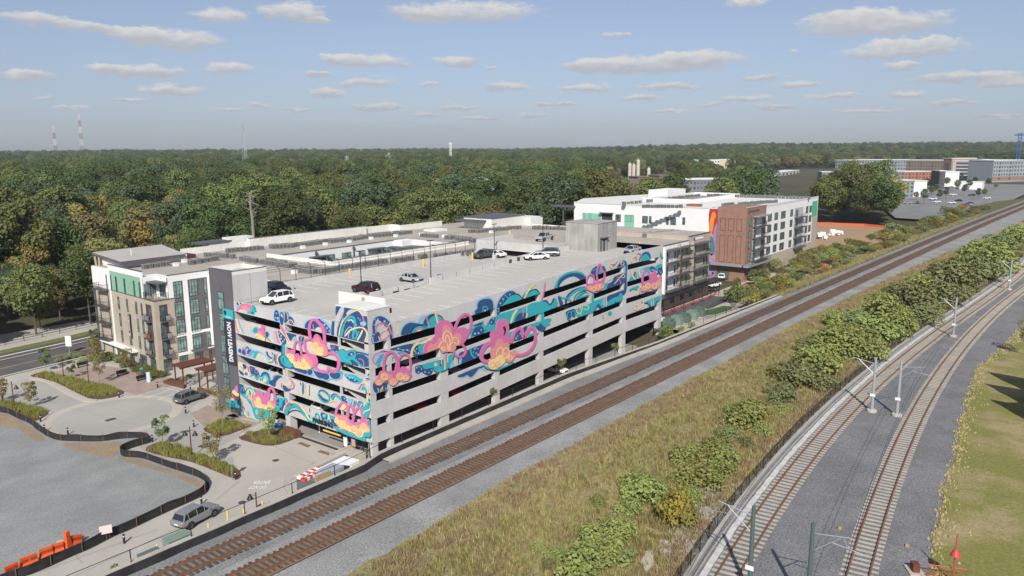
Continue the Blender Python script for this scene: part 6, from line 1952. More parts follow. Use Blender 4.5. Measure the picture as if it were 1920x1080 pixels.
 # brush on the far bank of the freight line
x=104.0
while x<420:
 for k in range(3 if x<220 else 2):
  t=rn.uniform(.1,1);yy=farY(x)+1.2+t*(6+min(16,(x-104)*.35));z=7.0-t*2.5;v=rn.choice([0,5,6,7,2,5,6]);r=rn.uniform(.8,1.6)*(1+.6*t)*(1+.0015*(x-104))
  shrub_at(x+rn.uniform(-2,2),yy,z-.3,r,v,'olive and green brush on the bank beside the freight tracks' if v in(5,6)else 'dark green brush on the bank beside the freight tracks','brush on the freight bank',rn.uniform(.6,1.0))
 x+=4.2 if x<220 else 9
 # ---- dry grass
def tuft(seed,cols,n=16,h=.55,w=.35,sp=.05):
 rnd=random.Random(seed);b=MB()
 for i in range(n):
  t=rnd.uniform(0,2*pi);r=rnd.uniform(0,w);x,y=r*cos(t),r*sin(t);l=h*rnd.uniform(.5,1.1);t2=rnd.uniform(0,6.28);a=rnd.uniform(0,6.28);k=rnd.uniform(.1,.5)*l;ww=sp*rnd.uniform(.5,1)
  b.quad([(x+ww*cos(a),y+ww*sin(a),0),(x-ww*cos(a),y-ww*sin(a),0),(x+k*cos(t2),y+k*sin(t2),l)],rnd.randrange(len(cols)))
 return b.mesh('tuft',cols)
G1=leafmat('dry_blade',(.42,.33,.165),(.36,.295,.14),scale=.5,rand=.2,trans=.2);G2=leafmat('green_blade',(.25,.245,.075),(.31,.285,.10),scale=.5,rand=.2,trans=.2);G3=leafmat('brown_blade',(.33,.235,.15),(.28,.21,.145),scale=.5,rand=.2,trans=.2);G4=leafmat('lime_blade',(.30,.32,.07),(.38,.36,.10),scale=.7,rand=.12,trans=.25)
TUFT=[proto(tuft(1,[G1,G2]),'tuft_dry'),proto(tuft(2,[G2,G1]),'tuft_green'),proto(tuft(3,[G3,G1]),'tuft_brown'),proto(tuft(4,[G1]),'tuft_straw'),proto(tuft(5,[G4,G4,G2],70,.75,.5,.05),'tuft_lime')]
pts=[];rn=random.Random(31)
for i in range(30000):
 x=-42+250*rn.random()**1.7;a,c=edgeY(x),fenceY(x);t=rn.random();y=a+(c-a)*(.01+.97*t)
 n1=vnoise(x*.16,y*.16+3);n2=vnoise(x*.6+9,y*.6)
 if n2<.22 and rn.random()<.7:continue
 if t<.18:v=2 if n1>.4 else 0
 elif t>.9:v=2 if n2>.35 else 3
 else:v=1 if n1+.3*n2>.62 else(0 if n1>.3 else 3)
 if rn.random()<.12:v=rn.choice([0,1,2,3])
 pts.append((x,y,stripz(x,y)-.05,rn.uniform(0,6.28),rn.uniform(.5,1.25)*(1.2 if t>.5 else 1),v))
for i in range(7000):
 x=104+260*rn.random()**1.5;y=farY(x)+.6+9*rn.random();pts.append((x,y,7.0-.28*(y-farY(x)),rn.uniform(0,6.28),rn.uniform(.9,1.9),rn.choice([0,1,1,3])))
scatter('dry_grass',pts,TUFT[:4],'dry yellow and green grass covering the strip between the railways','grass')
b=MB();rn=random.Random(77)
for i in range(2600):
 x=rn.uniform(-40,130);y=lawnY(x)+.35-abs(rn.gauss(0,.9));t=rn.uniform(0,6.28);s=rn.uniform(.05,.16)
 b.quad([(x+s*cos(t),y+s*sin(t),ZL+.03),(x-s*cos(t),y-s*sin(t),ZL+.03),(x+s,y,ZL+.22)],0)
tag(b.build('lawn_edge_grass',[G1]),'ragged dry grass along the lawn edge by the ballast','grass',kind='stuff')
# ------------------------------------------------------------------ street and plaza on the left
# street: runs past the end of the apartments
def sline(y0):return[(-90,y0-13.0),(-13,y0),(5,y0+2.4),(40,y0+9.5),(150,y0+33)]
def band(name,ya,yb,z,mat,z2=None):
 A,B_=sline(ya),sline(yb);b=MB()
 for i in range(len(A)-1):b.quad([(*A[i],z),(*A[i+1],z),(*B_[i+1],z2 or z),(*B_[i],z2 or z)])
 return b.build(name,mat)
structure(band('road',77.6,88.2,ZP+.004,ASPH))
structure(band('road_edge',76.9,77.6,ZP+.10,RINGM))
structure(band('median_kerb',88.2,88.8,ZP+.12,RINGM))
structure(band('mulch_strip',88.8,89.8,ZP+.06,pm('red_mulch',(.16,.085,.06),1,(.12,.07,.05),scale=2,coord='P')))
structure(band('bike_lane',89.8,93.0,ZP+.01,ASPH))
structure(band('white_line',91.2,91.7,ZP+.02,WHITEM))
VG=pm('verge_grass',(.13,.15,.045),1,(.17,.165,.06),scale=.6,fine=.2,fscale=6,coord='P')
structure(band('grass_verge',93.0,96.2,ZP+.06,VG));structure(band('pavement',96.2,99.6,ZP+.08,PLAZA))
YL=pm('yellow_line',(.50,.30,.06),.8)
structure(band('centre_line',82.6,82.75,ZP+.012,YL));structure(band('centre_line',82.95,83.1,ZP+.012,YL))
wf=thing('fence','low dark rail fence between the far pavement and the trees','fence',(-30,97,.8))
b=MB();A=sline(100.2)
for i in range(len(A)-1):
 for z in(1.4,1.85):b.tube([(*A[i],z),(*A[i+1],z)],.05,4)
for k in range(26):
 t=k/25*90-40;x=t;y=float(np.interp(x,[p[0]for p in A],[p[1]for p in A]));b.tube([(x,y,.8),(x,y,1.95)],.06,4)
b.build('rail',BLACKM,wf)
# the round drop-off and its approach
cpx=[q4(330,680),q4(900,492),q4(1330,600),q4(640,500),q4(1210,520)]
cw=np.array([P(x,y,ZP)[:2]for x,y in cpx]);A_=np.c_[2*cw,np.ones(len(cw))];s_=np.linalg.lstsq(A_,(cw**2).sum(1),rcond=None)[0]
CX,CY=s_[0],s_[1];CR=sqrt(s_[2]+CX*CX+CY*CY)
def disc(r0,r1,n=72,a0=0,a1=2*pi):
 b=MB()
 for i in range(n):
  t0,t1=a0+(a1-a0)*i/n,a0+(a1-a0)*(i+1)/n
  if r0<=0:b.quad([(CX,CY),(CX+r1*cos(t0),CY+r1*sin(t0)),(CX+r1*cos(t1),CY+r1*sin(t1))])
  else:b.quad([(CX+r0*cos(t0),CY+r0*sin(t0)),(CX+r1*cos(t0),CY+r1*sin(t0)),(CX+r1*cos(t1),CY+r1*sin(t1)),(CX+r0*cos(t1),CY+r0*sin(t1))])
 return b
def lift(b,z):b.v=[(p[0],p[1],z)for p in[(*q[:2],0)if len(q)>1 else q for q in b.v]];return b
class MB2(MB):
 def quad(s,pts,mi=0):MB.quad(s,[(p[0],p[1],p[2]if len(p)>2 else 0)for p in pts],mi)
_MB=MB
def disc_obj(name,r0,r1,z,mat,n=72,a0=0,a1=2*pi):
 b=MB2()
 for i in range(n):
  t0,t1=a0+(a1-a0)*i/n,a0+(a1-a0)*(i+1)/n
  if r0<=0:b.quad([(CX,CY,z),(CX+r1*cos(t0),CY+r1*sin(t0),z),(CX+r1*cos(t1),CY+r1*sin(t1),z)])
  else:b.quad([(CX+r*cos(t),CY+r*sin(t),z)for r,t in((r0,t0),(r1,t0),(r1,t1),(r0,t1))])
 return structure(b.build(name,mat))
structure(flat('drop_off_paving',px([q4(1340,590),q4(1560,560),q4(1740,760),q4(1500,880),q4(1180,1000),q4(1000,830),q4(900,420),q4(1180,400),q4(1480,470)],ZP),ZP-.004,PLAZB))
structure(flat('drive',px([q4(0,430),q4(150,345),q4(300,350),q4(520,460),q4(640,520),q4(420,640),q4(340,590),q4(0,500)],ZP),ZP-.003,CIRC))
disc_obj('paving_ring',CR-1.1,CR+.35,ZP+.003,RINGM);disc_obj('paving_circle',0,CR-1.1,ZP+.002,CIRC)
structure(flat('kerb_band',px(smooth([q4(215,338),q4(330,355),q4(470,430),q4(600,495),q4(700,500),q4(690,512),q4(600,512),q4(460,450),q4(330,372),q4(215,352)],2),ZP),ZP+.10,RINGM,th=.12))
structure(flat('kerb_band',px([q4(225,548),q4(345,590),q4(385,590),q4(320,640),q4(300,640),q4(345,605)],ZP),ZP+.06,RINGM,th=.1))
PVJ=PINKP
structure(flat('pink_paving',px([q4(380,300),q4(560,262),q4(760,255),q4(1200,330),q4(1290,390),q4(1180,420),q4(990,465),q4(890,440),q4(640,370),q4(480,335)],ZP),ZP+.0035,PINKP))
structure(flat('pink_paving',px([q4(1380,600),q4(1500,540),q4(1640,560),q4(1745,640),q4(1850,660),q4(1800,690),q4(1560,690),q4(1470,690)],ZP),ZP+.0035,PINKP))
structure(flat('pink_paving',px([q5(760,330),q5(835,300),q5(700,280),q5(620,270),q5(720,240),q5(860,300),q5(690,390)],ZP),ZP+.0035,PINKP))
# painted bays by the drop-off
b=MB()
def gl(a,c,w=.1,z=ZP+.014):
 p,q=P(*a,ZP)[:2],P(*c,ZP)[:2];d=q-p;l=np.linalg.norm(d);n_=np.array([-d[1],d[0]])/l*w/2
 b.quad([(*(p+n_),z),(*(p-n_),z),(*(q-n_),z),(*(q+n_),z)])
for a,c in(((995,468),(1190,412)),((1065,486),(1230,425)),((1140,500),(1295,440)),((1215,518),(1280,498)),((1180,410),(1300,440))):gl(q4(*a),q4(*c))
structure(b.build('bay_marking',LINE))
# DO NOT ENTER, read from the garage side
for txt,c,wd in(('ENTER',(845,690),4.1),('DO NOT',(820,722),4.3)):
 c0=P(*q5(*c),ZP);e=P(*q5(c[0]+60,c[1]),ZP)-c0;u=e[:2]/np.linalg.norm(e[:2]);xa=(-u[0],-u[1],0);ya=(u[1],-u[0],0)
 me=text_mesh(txt,1.0,'ground_lettering',LINE);xs_=[v.co.x for v in me.vertices];ys_=[v.co.y for v in me.vertices]
 wpx=np.linalg.norm(P(*q5(c[0]+52,c[1]),ZP)-P(*q5(c[0]-52,c[1]),ZP))
 sx=wpx/(max(xs_)-min(xs_));sy=.82/(max(ys_)-min(ys_));cy0=(max(ys_)+min(ys_))/2;cx0=(max(xs_)+min(xs_))/2
 for v in me.vertices:v.co.x=(v.co.x-cx0)*sx;v.co.y=(v.co.y-cy0)*sy
 me.transform(R3(xa,ya).to_4x4());o=put('ground_lettering',me,None,(c0[0],c0[1],ZP+.012));structure(o)
 # slab joints, manholes, drains
b=MB();JM=pm('slab_joint',(.27,.255,.23),.95)
for a,c in((q5(920,460),q5(1180,575)),(q5(1000,700),q5(1180,560)),(q6(520,830),q6(620,945)),(q5(560,800),q5(705,680)),(q6(300,1010),q6(1180,690)),(q6(560,1040),q6(1290,700)),(q5(440,530),q5(330,470)),(q4(560,575),q4(1060,700)),(q4(640,500),q4(1200,690)),(q5(1000,660),q5(985,720)),(q5(985,720),q5(1030,790))):gl(a,c,.05,ZP+.011)
structure(b.build('slab_joint',JM))
MH=pm('iron_cover',(.10,.075,.06),.7)
b=MB();b.lathe((0,0,0),[(.42,0),(.42,.012)],16);mh=b.mesh('manhole_cover',MH)
for c,l in((q5(935,551),'round iron manhole cover in front of the garage entrance'),(q5(722,817),'round iron manhole cover beside the grey car'),(q5(485,466),'round iron manhole cover near the plaza lamp')):
 w=P(*c,ZP);o=put('manhole_cover',mh,None,(w[0],w[1],ZP+.004));tag(o,l,'manhole cover')
b=MB();b.box(-.7,-.45,0,.7,.45,.015);o=b.build('drain_grate',MH);w=P(*q4(800,643),ZP);o.location=(w[0],w[1],ZP+.005);tag(o,'square iron drain grate in the middle of the round drop off','drain')
# ---- gravel lot, dirt margins, silt fence
FPX=[q4(-40,570),q4(0,588),q4(60,602),q4(130,635),q4(215,672),q4(262,712),q4(330,758),q4(420,792),q4(560,800),q4(720,800),q4(860,782),q4(980,775),q4(1060,782),q4(1085,800)]
FPX2=[q4(1085,806),q4(1000,830),q4(930,852),q4(870,884),q4(900,912),q4(1000,918),q4(1100,945),q4(1220,990),q4(1350,1030),q4(1450,1068),q6(1540,338),q6(1552,372),q6(1530,418),q6(1420,478),q6(1280,540),q6(1140,604),q6(960,690),q6(830,745),q6(670,828),q6(520,892),q6(380,956),q6(230,1020),q6(40,1085),q6(-200,1190)]
lot=px(FPX+FPX2,ZP)+[(-140,22),(-140,60)]
structure(flat('gravel_lot',lot,ZP+.002,GRAVEL))
for pl in([q4(-20,590),q4(130,645),q4(270,735),q4(330,790),q4(240,790),q4(120,700),q4(-20,690)],[q4(470,812),q4(700,812),q4(870,800),q4(850,880),q4(800,920),q4(700,900),q4(560,865),q4(470,840)],[q4(850,905),q4(1000,930),q4(1200,1000),q4(1430,1078),q4(1300,1060),q4(1100,1000),q4(930,950)],[q6(1440,480),q6(1540,400),q6(1500,330),q6(1250,235),q6(1200,240),q6(1450,350),q6(1470,400)]):
 structure(flat('dirt_patch',px(smooth(pl,2),ZP),ZP+.005+.003*pl[0][0]%.009,DIRT))
SILT=pm('silt_fabric_black',(.022,.022,.024),.85,(.034,.034,.036),scale=1.2,coord='P')
def silt(pts,label,h=.95):
 w=[tuple(P(x,y,ZP)[:2])for x,y in pts];w=smooth(w,3,False);t=thing('silt_fence',label,'silt fence',(*w[0],ZP))
 L_=[0]
 for a,c in zip(w[:-1],w[1:]):L_.append(L_[-1]+hypot(c[0]-a[0],c[1]-a[1]))
 n=int(L_[-1]/.5);b=MB();pr=None
 for i in range(n+1):
  s=L_[-1]*i/n;x=float(np.interp(s,L_,[p[0]for p in w]));y=float(np.interp(s,L_,[p[1]for p in w]));hh=h*(.86+.22*vnoise(s*.55,3));dx=.16*(vnoise(s*.8,6)-.5)
  cur=[(x,y,ZP),(x+dx,y+.05,ZP+hh*.55),(x+dx*.3,y,ZP+hh)]
  if pr:
   for k in range(2):b.quad([pr[k],cur[k],cur[k+1],pr[k+1]])
   b.quad([(pr[0][0],pr[0][1],ZP+.014),(cur[0][0],cur[0][1],ZP+.014),(cur[0][0]+.2,cur[0][1]-.25,ZP+.016),(pr[0][0]+.2,pr[0][1]-.25,ZP+.016)])
  pr=cur
 b.build('fabric',SILT,t,smooth=True)
 s=1.0;STK=pm('stake_wood',(.20,.11,.07),.9);WS=[]
 while s<L_[-1]:
  x=float(np.interp(s,L_,[p[0]for p in w]));y=float(np.interp(s,L_,[p[1]for p in w]))
  k=MB();k.box(x-.03,y-.09,ZP,x+.03,y-.03,ZP+h*1.12);k.build('stake',STK,t);s+=2.9
silt(FPX,'black silt fence curving round the near side of the drop off circle');silt(FPX2,'long black silt fence between the gravel lot and the service road')
# orange water barriers in the lot
OR=pm('orange_plastic',(.72,.12,.03),.5,(.62,.10,.028),scale=1.5)
def barrier(c0,c1,label,tilt=0):
 a,c=P(*c0,ZP),P(*c1,ZP);d=c-a;L_=np.linalg.norm(d[:2]);t=thing('traffic_barrier',label,'traffic barrier',((a[0]+c[0])/2,(a[1]+c[1])/2,ZP),atan2(d[1],d[0]),'orange barriers in the gravel lot');t.rotation_euler[1]=tilt
 b=MB();l=L_/2
 prof=[(-.3,0),(-.3,.18),(-.14,.4),(-.1,.95),(.1,.95),(.14,.4),(.3,.18),(.3,0)]
 for(y0,z0),(y1,z1)in zip(prof[:-1],prof[1:]):b.quad([(-l,y0,z0),(l,y0,z0),(l,y1,z1),(-l,y1,z1)][::-1])
 for x in(-l,l):b.quad([(x,y,z)for y,z in(prof if x<0 else prof[::-1])])
 b.build('shell',OR,t,world=False)
 b=MB()
 for x in(-l*.5,l*.5):b.box(x-.25,-.145,.5,x+.25,-.1,.75)
 b.build('slot',pm('orange_shade',(.4,.06,.02),.6),t,world=False)
barrier(q6(40,1050),q6(140,1005),'orange plastic barrier lying nearest the bottom left corner');barrier(q6(155,985),q6(285,935),'orange plastic barrier second from the bottom left corner');barrier(q6(300,915),q6(400,882),'orange plastic barrier in the middle of the scattered row');barrier(q6(390,878),q6(480,850),'orange plastic barrier touching the toppled ones');barrier(q6(520,825),q6(605,788),'leaning orange plastic barrier at the right end of the row',.25)
a=P(*q6(510,835),ZP);t=thing('traffic_barrier','orange plastic barrier standing upright on its end','traffic barrier',(a[0],a[1],ZP),.4,'orange barriers in the gravel lot');b=MB();b.hexa([(-.3,-.3,0),(.3,-.3,0),(.3,.3,0),(-.3,.3,0)],[(-.15,-.12,1.7),(.25,-.12,1.8),(.25,.12,1.8),(-.15,.12,1.7)]);b.build('shell',OR,t,world=False)
a=P(*q6(460,845),ZP);b=MB();b.box(-.3,-.2,0,.3,.2,.5);b.box(-.1,-.35,.5,.35,.1,.75);o=b.build('rubble',pm('pale_rubble',(.5,.47,.4),.9));o.location=(a[0],a[1]+.5,ZP);tag(o,'pale broken concrete block between the orange barriers','rubble')
a=P(*q6(800,768),ZP);t=thing('sign','small pinkish board sign wired to the black silt fence','sign',(a[0],a[1],ZP),-.4);b=MB();b.box(-.55,-.03,.65,.55,.0,1.5);b.build('board',pm('pale_pink_board',(.72,.60,.60),.7),t,world=False);b=MB();b.box(-.03,0,0,.03,.05,1.5);b.build('post',BARK,t,world=False)
# ---- planting beds with ornamental grass
MULCH=pm('brown_mulch',(.135,.075,.052),1,(.10,.06,.045),scale=2,fine=.2,fscale=8,coord='P')
BEDS=[('upper long bed',[q4(222,328),q4(330,300),q4(480,338),q4(640,372),q4(760,398),q4(895,440),q4(860,470),q4(740,496),q4(640,488),q4(520,432),q4(400,372),q4(300,346)],.9),
 ('left bed',[q4(-30,500),q4(60,512),q4(120,528),q4(230,553),q4(348,590),q4(330,622),q4(250,652),q4(150,612),q4(-30,560)],.9),
 ('lamp bed',[q5(112,490),q5(150,455),q5(220,438),q5(330,465),q5(440,515),q5(540,540),q5(640,580),q5(708,622),q5(695,672),q5(560,622),q5(400,560),q5(250,530)],.85),
 ('triangular bed by the mural',[q5(478,352),q5(560,312),q5(640,290),q5(750,330),q5(775,336),q5(680,372),q5(600,398),q5(520,382)],.8),
 ('bed in front of the entrance',[q5(702,408),q5(800,372),q5(900,360),q5(1060,385),q5(1078,402),q5(960,450),q5(870,457),q5(760,432)],.8)]
def inpoly(x,y,poly):
 c=False;j=len(poly)-1
 for i in range(len(poly)):
  if(poly[i][1]>y)!=(poly[j][1]>y)and x<(poly[j][0]-poly[i][0])*(y-poly[i][1])/(poly[j][1]-poly[i][1])+poly[i][0]:c=not c
  j=i
 return c
rn=random.Random(41);gp=[]
for nm,pl,dens in BEDS:
 w=px(smooth(pl,2),ZP);cx0=sum(p[0]for p in w)/len(w);cy0=sum(p[1]for p in w)/len(w)
 structure(flat('planting_bed',w,ZP+.10,MULCH,th=.12))
 xs_,ys_=[p[0]for p in w],[p[1]for p in w];A0=(max(xs_)-min(xs_))*(max(ys_)-min(ys_))
 for i in range(int(A0*3.2)):
  x,y=rn.uniform(min(xs_),max(xs_)),rn.uniform(min(ys_),max(ys_))
  k=.88
  if inpoly(cx0+(x-cx0)/k,cy0+(y-cy0)/k-(.35 if nm=='lamp bed' else 0),w):gp.append((x,y,ZP+.08,rn.uniform(0,6.28),rn.uniform(.7,1.2)*dens,4 if rn.random()<.93 else 1))
scatter('ornamental_grass',gp,TUFT,'lime green ornamental grass filling the plaza planting beds','ornamental grass')
# foundation planting at the apartments
for c,r,v in((q4(800,215),1.6,7),(q4(860,230),1.4,2),(q4(930,260),1.5,7),(q4(1000,290),1.3,5),(q4(1060,310),1.5,7),(q4(1120,335),1.4,7),(q4(1170,330),1.2,5),(q4(730,205),1.5,5),(q4(660,215),1.3,0),(q4(500,205),1.1,2),(q4(580,190),1.0,2),(q4(420,225),.9,2),(q4(1300,370),.9,5),(q4(1230,375),.8,7),(q4(1370,350),.9,7),(q4(1500,440),.7,6),(q4(600,235),1.0,0),(q5(970,372),.6,7),(q5(1000,380),.6,7),(q5(1035,385),.55,7)):
 w=P(*c,ZP);shrub_at(w[0],w[1],ZP-.1,r*.85,v,'low rounded evergreen shrub in the planting at the foot of the apartments','foundation shrubs on the plaza',.85)
 # ---- young plaza trees
def young(seed,h,w,kind='young',lf=1300,sz=(.07,.14),vase=True):
 rnd=random.Random(seed);lobes=[]
 for i in range(18):
  u=rnd.random();z=h*(.38+.58*u);rr=w*.5*(0.25+1.1*u*(1.25-u)if vase else.9*sin(pi*min(1,u+.15)));t=rnd.uniform(0,6.28);s=w*rnd.uniform(.10,.19)
  lobes.append((rr*cos(t),rr*sin(t),z,s,s,s*1.1,1))
 mb=MB();leaf_cloud(rnd,lobes,lf/18,sz[0],sz[1],mb);cr=mb.mesh('crown',LEAFS[kind]);tb=MB()
 tb.tube([(0,0,0),(.03,.02,h*.4),(0,0,h*.8)],.06,6,r1=.02)
 for i in range(8):
  t=rnd.uniform(0,6.28);z0=h*rnd.uniform(.3,.5);tb.tube([(0,0,z0),(cos(t)*w*.25,sin(t)*w*.25,z0+h*.22),(cos(t)*w*.42,sin(t)*w*.42,z0+h*.42)],.025,4,r1=.008)
 return cr,tb.mesh('trunk',BARKP),h
YT=[young(1,4.4,2.5),young(2,4.0,2.2),young(3,4.8,2.8,'shrub'),young(4,6.0,3.6,'olive'),young(5,4.2,2.6,'yellow'),young(6,3.0,1.8,'mid')]
def ytree(c,v,label,hpx=None,z=ZP):
 w=P(*c,z);cr,tr_,h=YT[v];s=1.0
 if hpx:s=hpx*((w-CAM)@_fw)/F/h*1.02
 t=thing('young_tree',label,'tree',(w[0],w[1],z),rn.uniform(0,6.28),'young plaza trees');t.scale=(s,s,s);put('crown',cr,t);put('trunk',tr_,t)
for c,v,hp,l in((q4(333,297),1,43,'young tree beside the street at the top of the plaza'),(q4(522,345),1,32,'young tree in the middle of the upper long planting bed'),(q4(722,388),3,56,'largest young tree of the upper long planting bed'),(q4(680,250),4,50,'light green young tree beside the road behind the long bed'),(q4(690,112),0,34,'young tree at the street edge by the apartment corner'),
 (q4(222,556),4,48,'thin young tree in the left planting bed'),(q4(15,525),4,44,'thin young tree at the very left edge'),(q4(925,300),4,42,'pale young tree against the tan apartment wall'),(q4(1180,845),0,62,'young tree at the upper end of the lamp planting bed'),(q4(1545,962),4,64,'sparse young tree in the lamp planting bed'),(q4(1612,692),3,74,'full young tree in the triangular bed beside the mural'),
 (q5(893,418),2,60,'young tree before the mural in the entrance bed'),(q4(1610,415),5,20,'small shrub like tree below the leasing banner')):ytree(c,v,l,hp)
ytree(q6(868,1040),5,'small leafy sapling by the fence at the bottom edge',24,ZP)
# ---- lamps, bollards, signs
RUSTP=pm('rust_brown_pole',(.12,.045,.032),.6)
def plaza_lamp(c,hpx,heads,label,col=None):
 w=P(*c,ZP);h=hpx*((w-CAM)@_fw)/F;t=thing('street_lamp',label,'street lamp',(w[0],w[1],ZP),0,'plaza lamps');m_=col or RUSTP
 b=MB();b.tube([(0,0,.6),(0,0,h)],.07,6);b.build('pole',m_,t,world=False)
 b=MB();b.lathe((0,0,0),[(.13,0),(.13,.6),(.08,.7)],8);b.build('base',BLACKM,t,world=False)
 for s in heads:
  u=Vector((_rt[0],_rt[1],0))*s
  b=MB();b.tube([(0,0,h*.86),tuple(u*.35+Vector((0,0,h*.9))),tuple(u*.62+Vector((0,0,h*.87)))],.03,4);b.build('arm',m_,t,world=False)
  b=MB();b.lathe((u.x*.62,u.y*.62,h*.72),[(.36,0),(.30,.12),(.14,.42),(.10,.55)],10);b.build('lamp_shade',BLACKM,t,world=False)
plaza_lamp(q4(105,560),52,(1,),'plaza lamp with one bell shade in the left bed');plaza_lamp(q4(462,347),44,(),'rust brown plaza lamp nearest the street in the long bed');plaza_lamp(q4(645,405),47,(),'rust brown plaza lamp at the middle of the long bed');plaza_lamp(q4(1388,918),61,(-1,1),'plaza lamp with two bell shades in the lamp bed')
plaza_lamp(q5(818,905),48,(-1,),'plaza lamp with one bell shade behind the railway fence');plaza_lamp(q4(20,500),40,(),'plaza lamp pole at the far left edge')
bb=MB();bb.lathe((0,0,0),[(.11,0),(.11,.68),(.06,.69),(.06,.8),(.11,.81),(.11,.95),(.06,1.0)],10);BOL=bb.mesh('post',BLACKM);bb=MB();bb.lathe((0,0,.69),[(.085,0),(.085,.12)],10);BOG=bb.mesh('lens',WHITEM)
for c,l in((q4(862,484),'black bollard at the end of the long planting bed'),(q4(1140,412),'black bollard at the corner of the pink paving'),(q4(1378,434),'black bollard by the pergola planter'),(q4(1343,598),'black bollard behind the parked grey car'),(q4(1402,697),'black bollard on the inner side of the drop off'),(q4(1102,805),'black bollard at the end of the near silt fence'),(q4(323,728),'black bollard inside the silt fence on the left'),
 (q4(295,658),'black bollard at the tip of the left bed'),(q4(1705,1075),'black bollard at the tip of the lamp bed'),(q6(1513,504),'black bollard just behind the large grey car'),(q6(933,795),'black bollard beside the service road near the pink sign'),(q4(492,752),'black bollard half hidden by the silt fence')):
 w=P(*c,ZP);t=thing('bollard',l,'bollard',(w[0],w[1],ZP),0,'plaza bollards');put('post',BOL,t);put('lens',BOG,t)
w=P(*q5(660,672),ZP);t=thing('sign','grey back of a road sign beside the lamp bed','sign',(w[0],w[1],ZP),YAW-pi/2+.5);b=MB();b.tube([(0,0,0),(0,0,2.7)],.035,5);b.build('post',GALV,t,world=False);b=MB();b.box(-.3,-.02,1.9,.3,.02,2.75);b.build('sign_plate',GALV,t,world=False)
w=P(*q4(30,500),ZP);t=thing('sign','small white sign at the left edge of the plaza','sign',(w[0],w[1],ZP),YAW-pi/2);b=MB();b.box(-.4,-.02,.8,.4,.02,1.6);b.build('board',WHITEM,t,world=False);b=MB();b.box(-.03,.02,0,.03,.06,1.5);b.build('post',GALV,t,world=False)
w=P(*q4(503,165),ZP);t=thing('sign','white sign standing on the street median','sign',(w[0],w[1],ZP),YAW-pi/2);b=MB();b.box(-.55,-.03,1.4,.55,.03,3.4);b.build('board',WHITEM,t,world=False);b=MB();b.tube([(0,0,0),(0,0,1.4)],.06,5);b.build('post',GALV,t,world=False)
for c,l in((q4(885,322),'dark bench nearest the apartment windows'),(q4(1030,358),'dark bench beside the blue notice stand'),(q4(600,262),'dark bench behind the long planting bed')):
 w=P(*c,ZP);t=thing('bench',l,'bench',(w[0],w[1],ZP),0,'plaza benches');b=MB();b.box(-.9,-.22,.4,.9,.22,.48);b.build('seat',BLACKM,t,world=False);b=MB();b.box(-.9,.2,.48,.9,.25,.9);b.build('backrest',BLACKM,t,world=False)
 for s in(-.75,.75):b=MB();b.box(s-.05,-.2,0,s+.05,.2,.4);b.build('leg',BLACKM,t,world=False)
w=P(*q4(1075,372),ZP);t=thing('notice_stand','slim pale blue notice stand on the pink paving','sign',(w[0],w[1],ZP),YAW-pi/2+.2);b=MB();b.box(-.28,-.06,0,.28,.06,1.7);b.build('panel',pm('pale_blue',(.45,.60,.68),.6),t,world=False)
b=MB();b.lathe((0,0,0),[(.05,0),(.05,.7),(.26,.75),(.32,.95),(.26,1.15),(.05,1.22)],12);o=b.build('globe_lamp',pm('teal_globe',(.04,.32,.33),.4));w=P(*q4(1027,315),ZP);o.location=(w[0],w[1],ZP);tag(o,'round teal globe among the shrubs at the apartment corner','ornament')
for k in range(5):
 w=P(*q4(805+20*k,287+6*k),ZP);b=MB();b.tube([(-.3,0,0),(-.3,0,.8),(.3,0,.8),(.3,0,0)],.03,4);o=b.build('bike_rack',GALV);o.location=(w[0],w[1],ZP);o.rotation_euler=(0,0,1.2);tag(o,'grey hoop bike rack in the row before the low white wall','bike rack','hoop bike racks')
 # pergolas
WOODR=pm('red_brown_timber',(.14,.05,.035),.8,(.11,.042,.03),scale=2)
def pergola(c,ln,label):
 w=P(*c,ZP);t=thing('pergola',label,'pergola',(w[0],w[1],ZP),0,'timber pergolas by the entrance')
 b=MB()
 for x in(0,ln):
  for y in(0,2.4):k=MB();k.box(x-.09,y-.09,0,x+.09,y+.09,2.9);k.build('post',WOODR,t,world=False)
 for y in(0,2.4):k=MB();k.box(-.5,y-.08,2.9,ln+.5,y+.08,3.15);k.build('beam',WOODR,t,world=False)
 me=MB();me.box(-.05,-.5,3.15,.05,2.9,3.3);me=me.mesh('slat',WOODR)
 for i in range(int(ln/.33)+3):put('slat',me,t,(-.4+i*.33,0,0))
pergola(q4(1330,400),5.2,'red brown slatted pergola nearer the apartment entrance');pergola(q4(1505,430),3.2,'red brown slatted pergola next to the grey tower')
w=P(*q4(1260,400),ZP);b=MB();b.prism(px([q4(1180,380),q4(1250,360),q4(1345,408),q4(1330,422)],ZP),ZP,ZP+.45);o=b.build('planter',pm('rusty_steel',(.17,.07,.04),.8,(.13,.055,.035),scale=1));tag(o,'low rusty steel planter under the larger pergola','planter')
b=MB();b.prism(px([q4(1425,430),q4(1445,424),q4(1585,465),q4(1570,478)],ZP),ZP,ZP+.4);o=b.build('planter',pm('rusty_steel',(.17,.07,.04),.8));tag(o,'narrow rusty steel planter with yellow flowers beside the tower','planter')
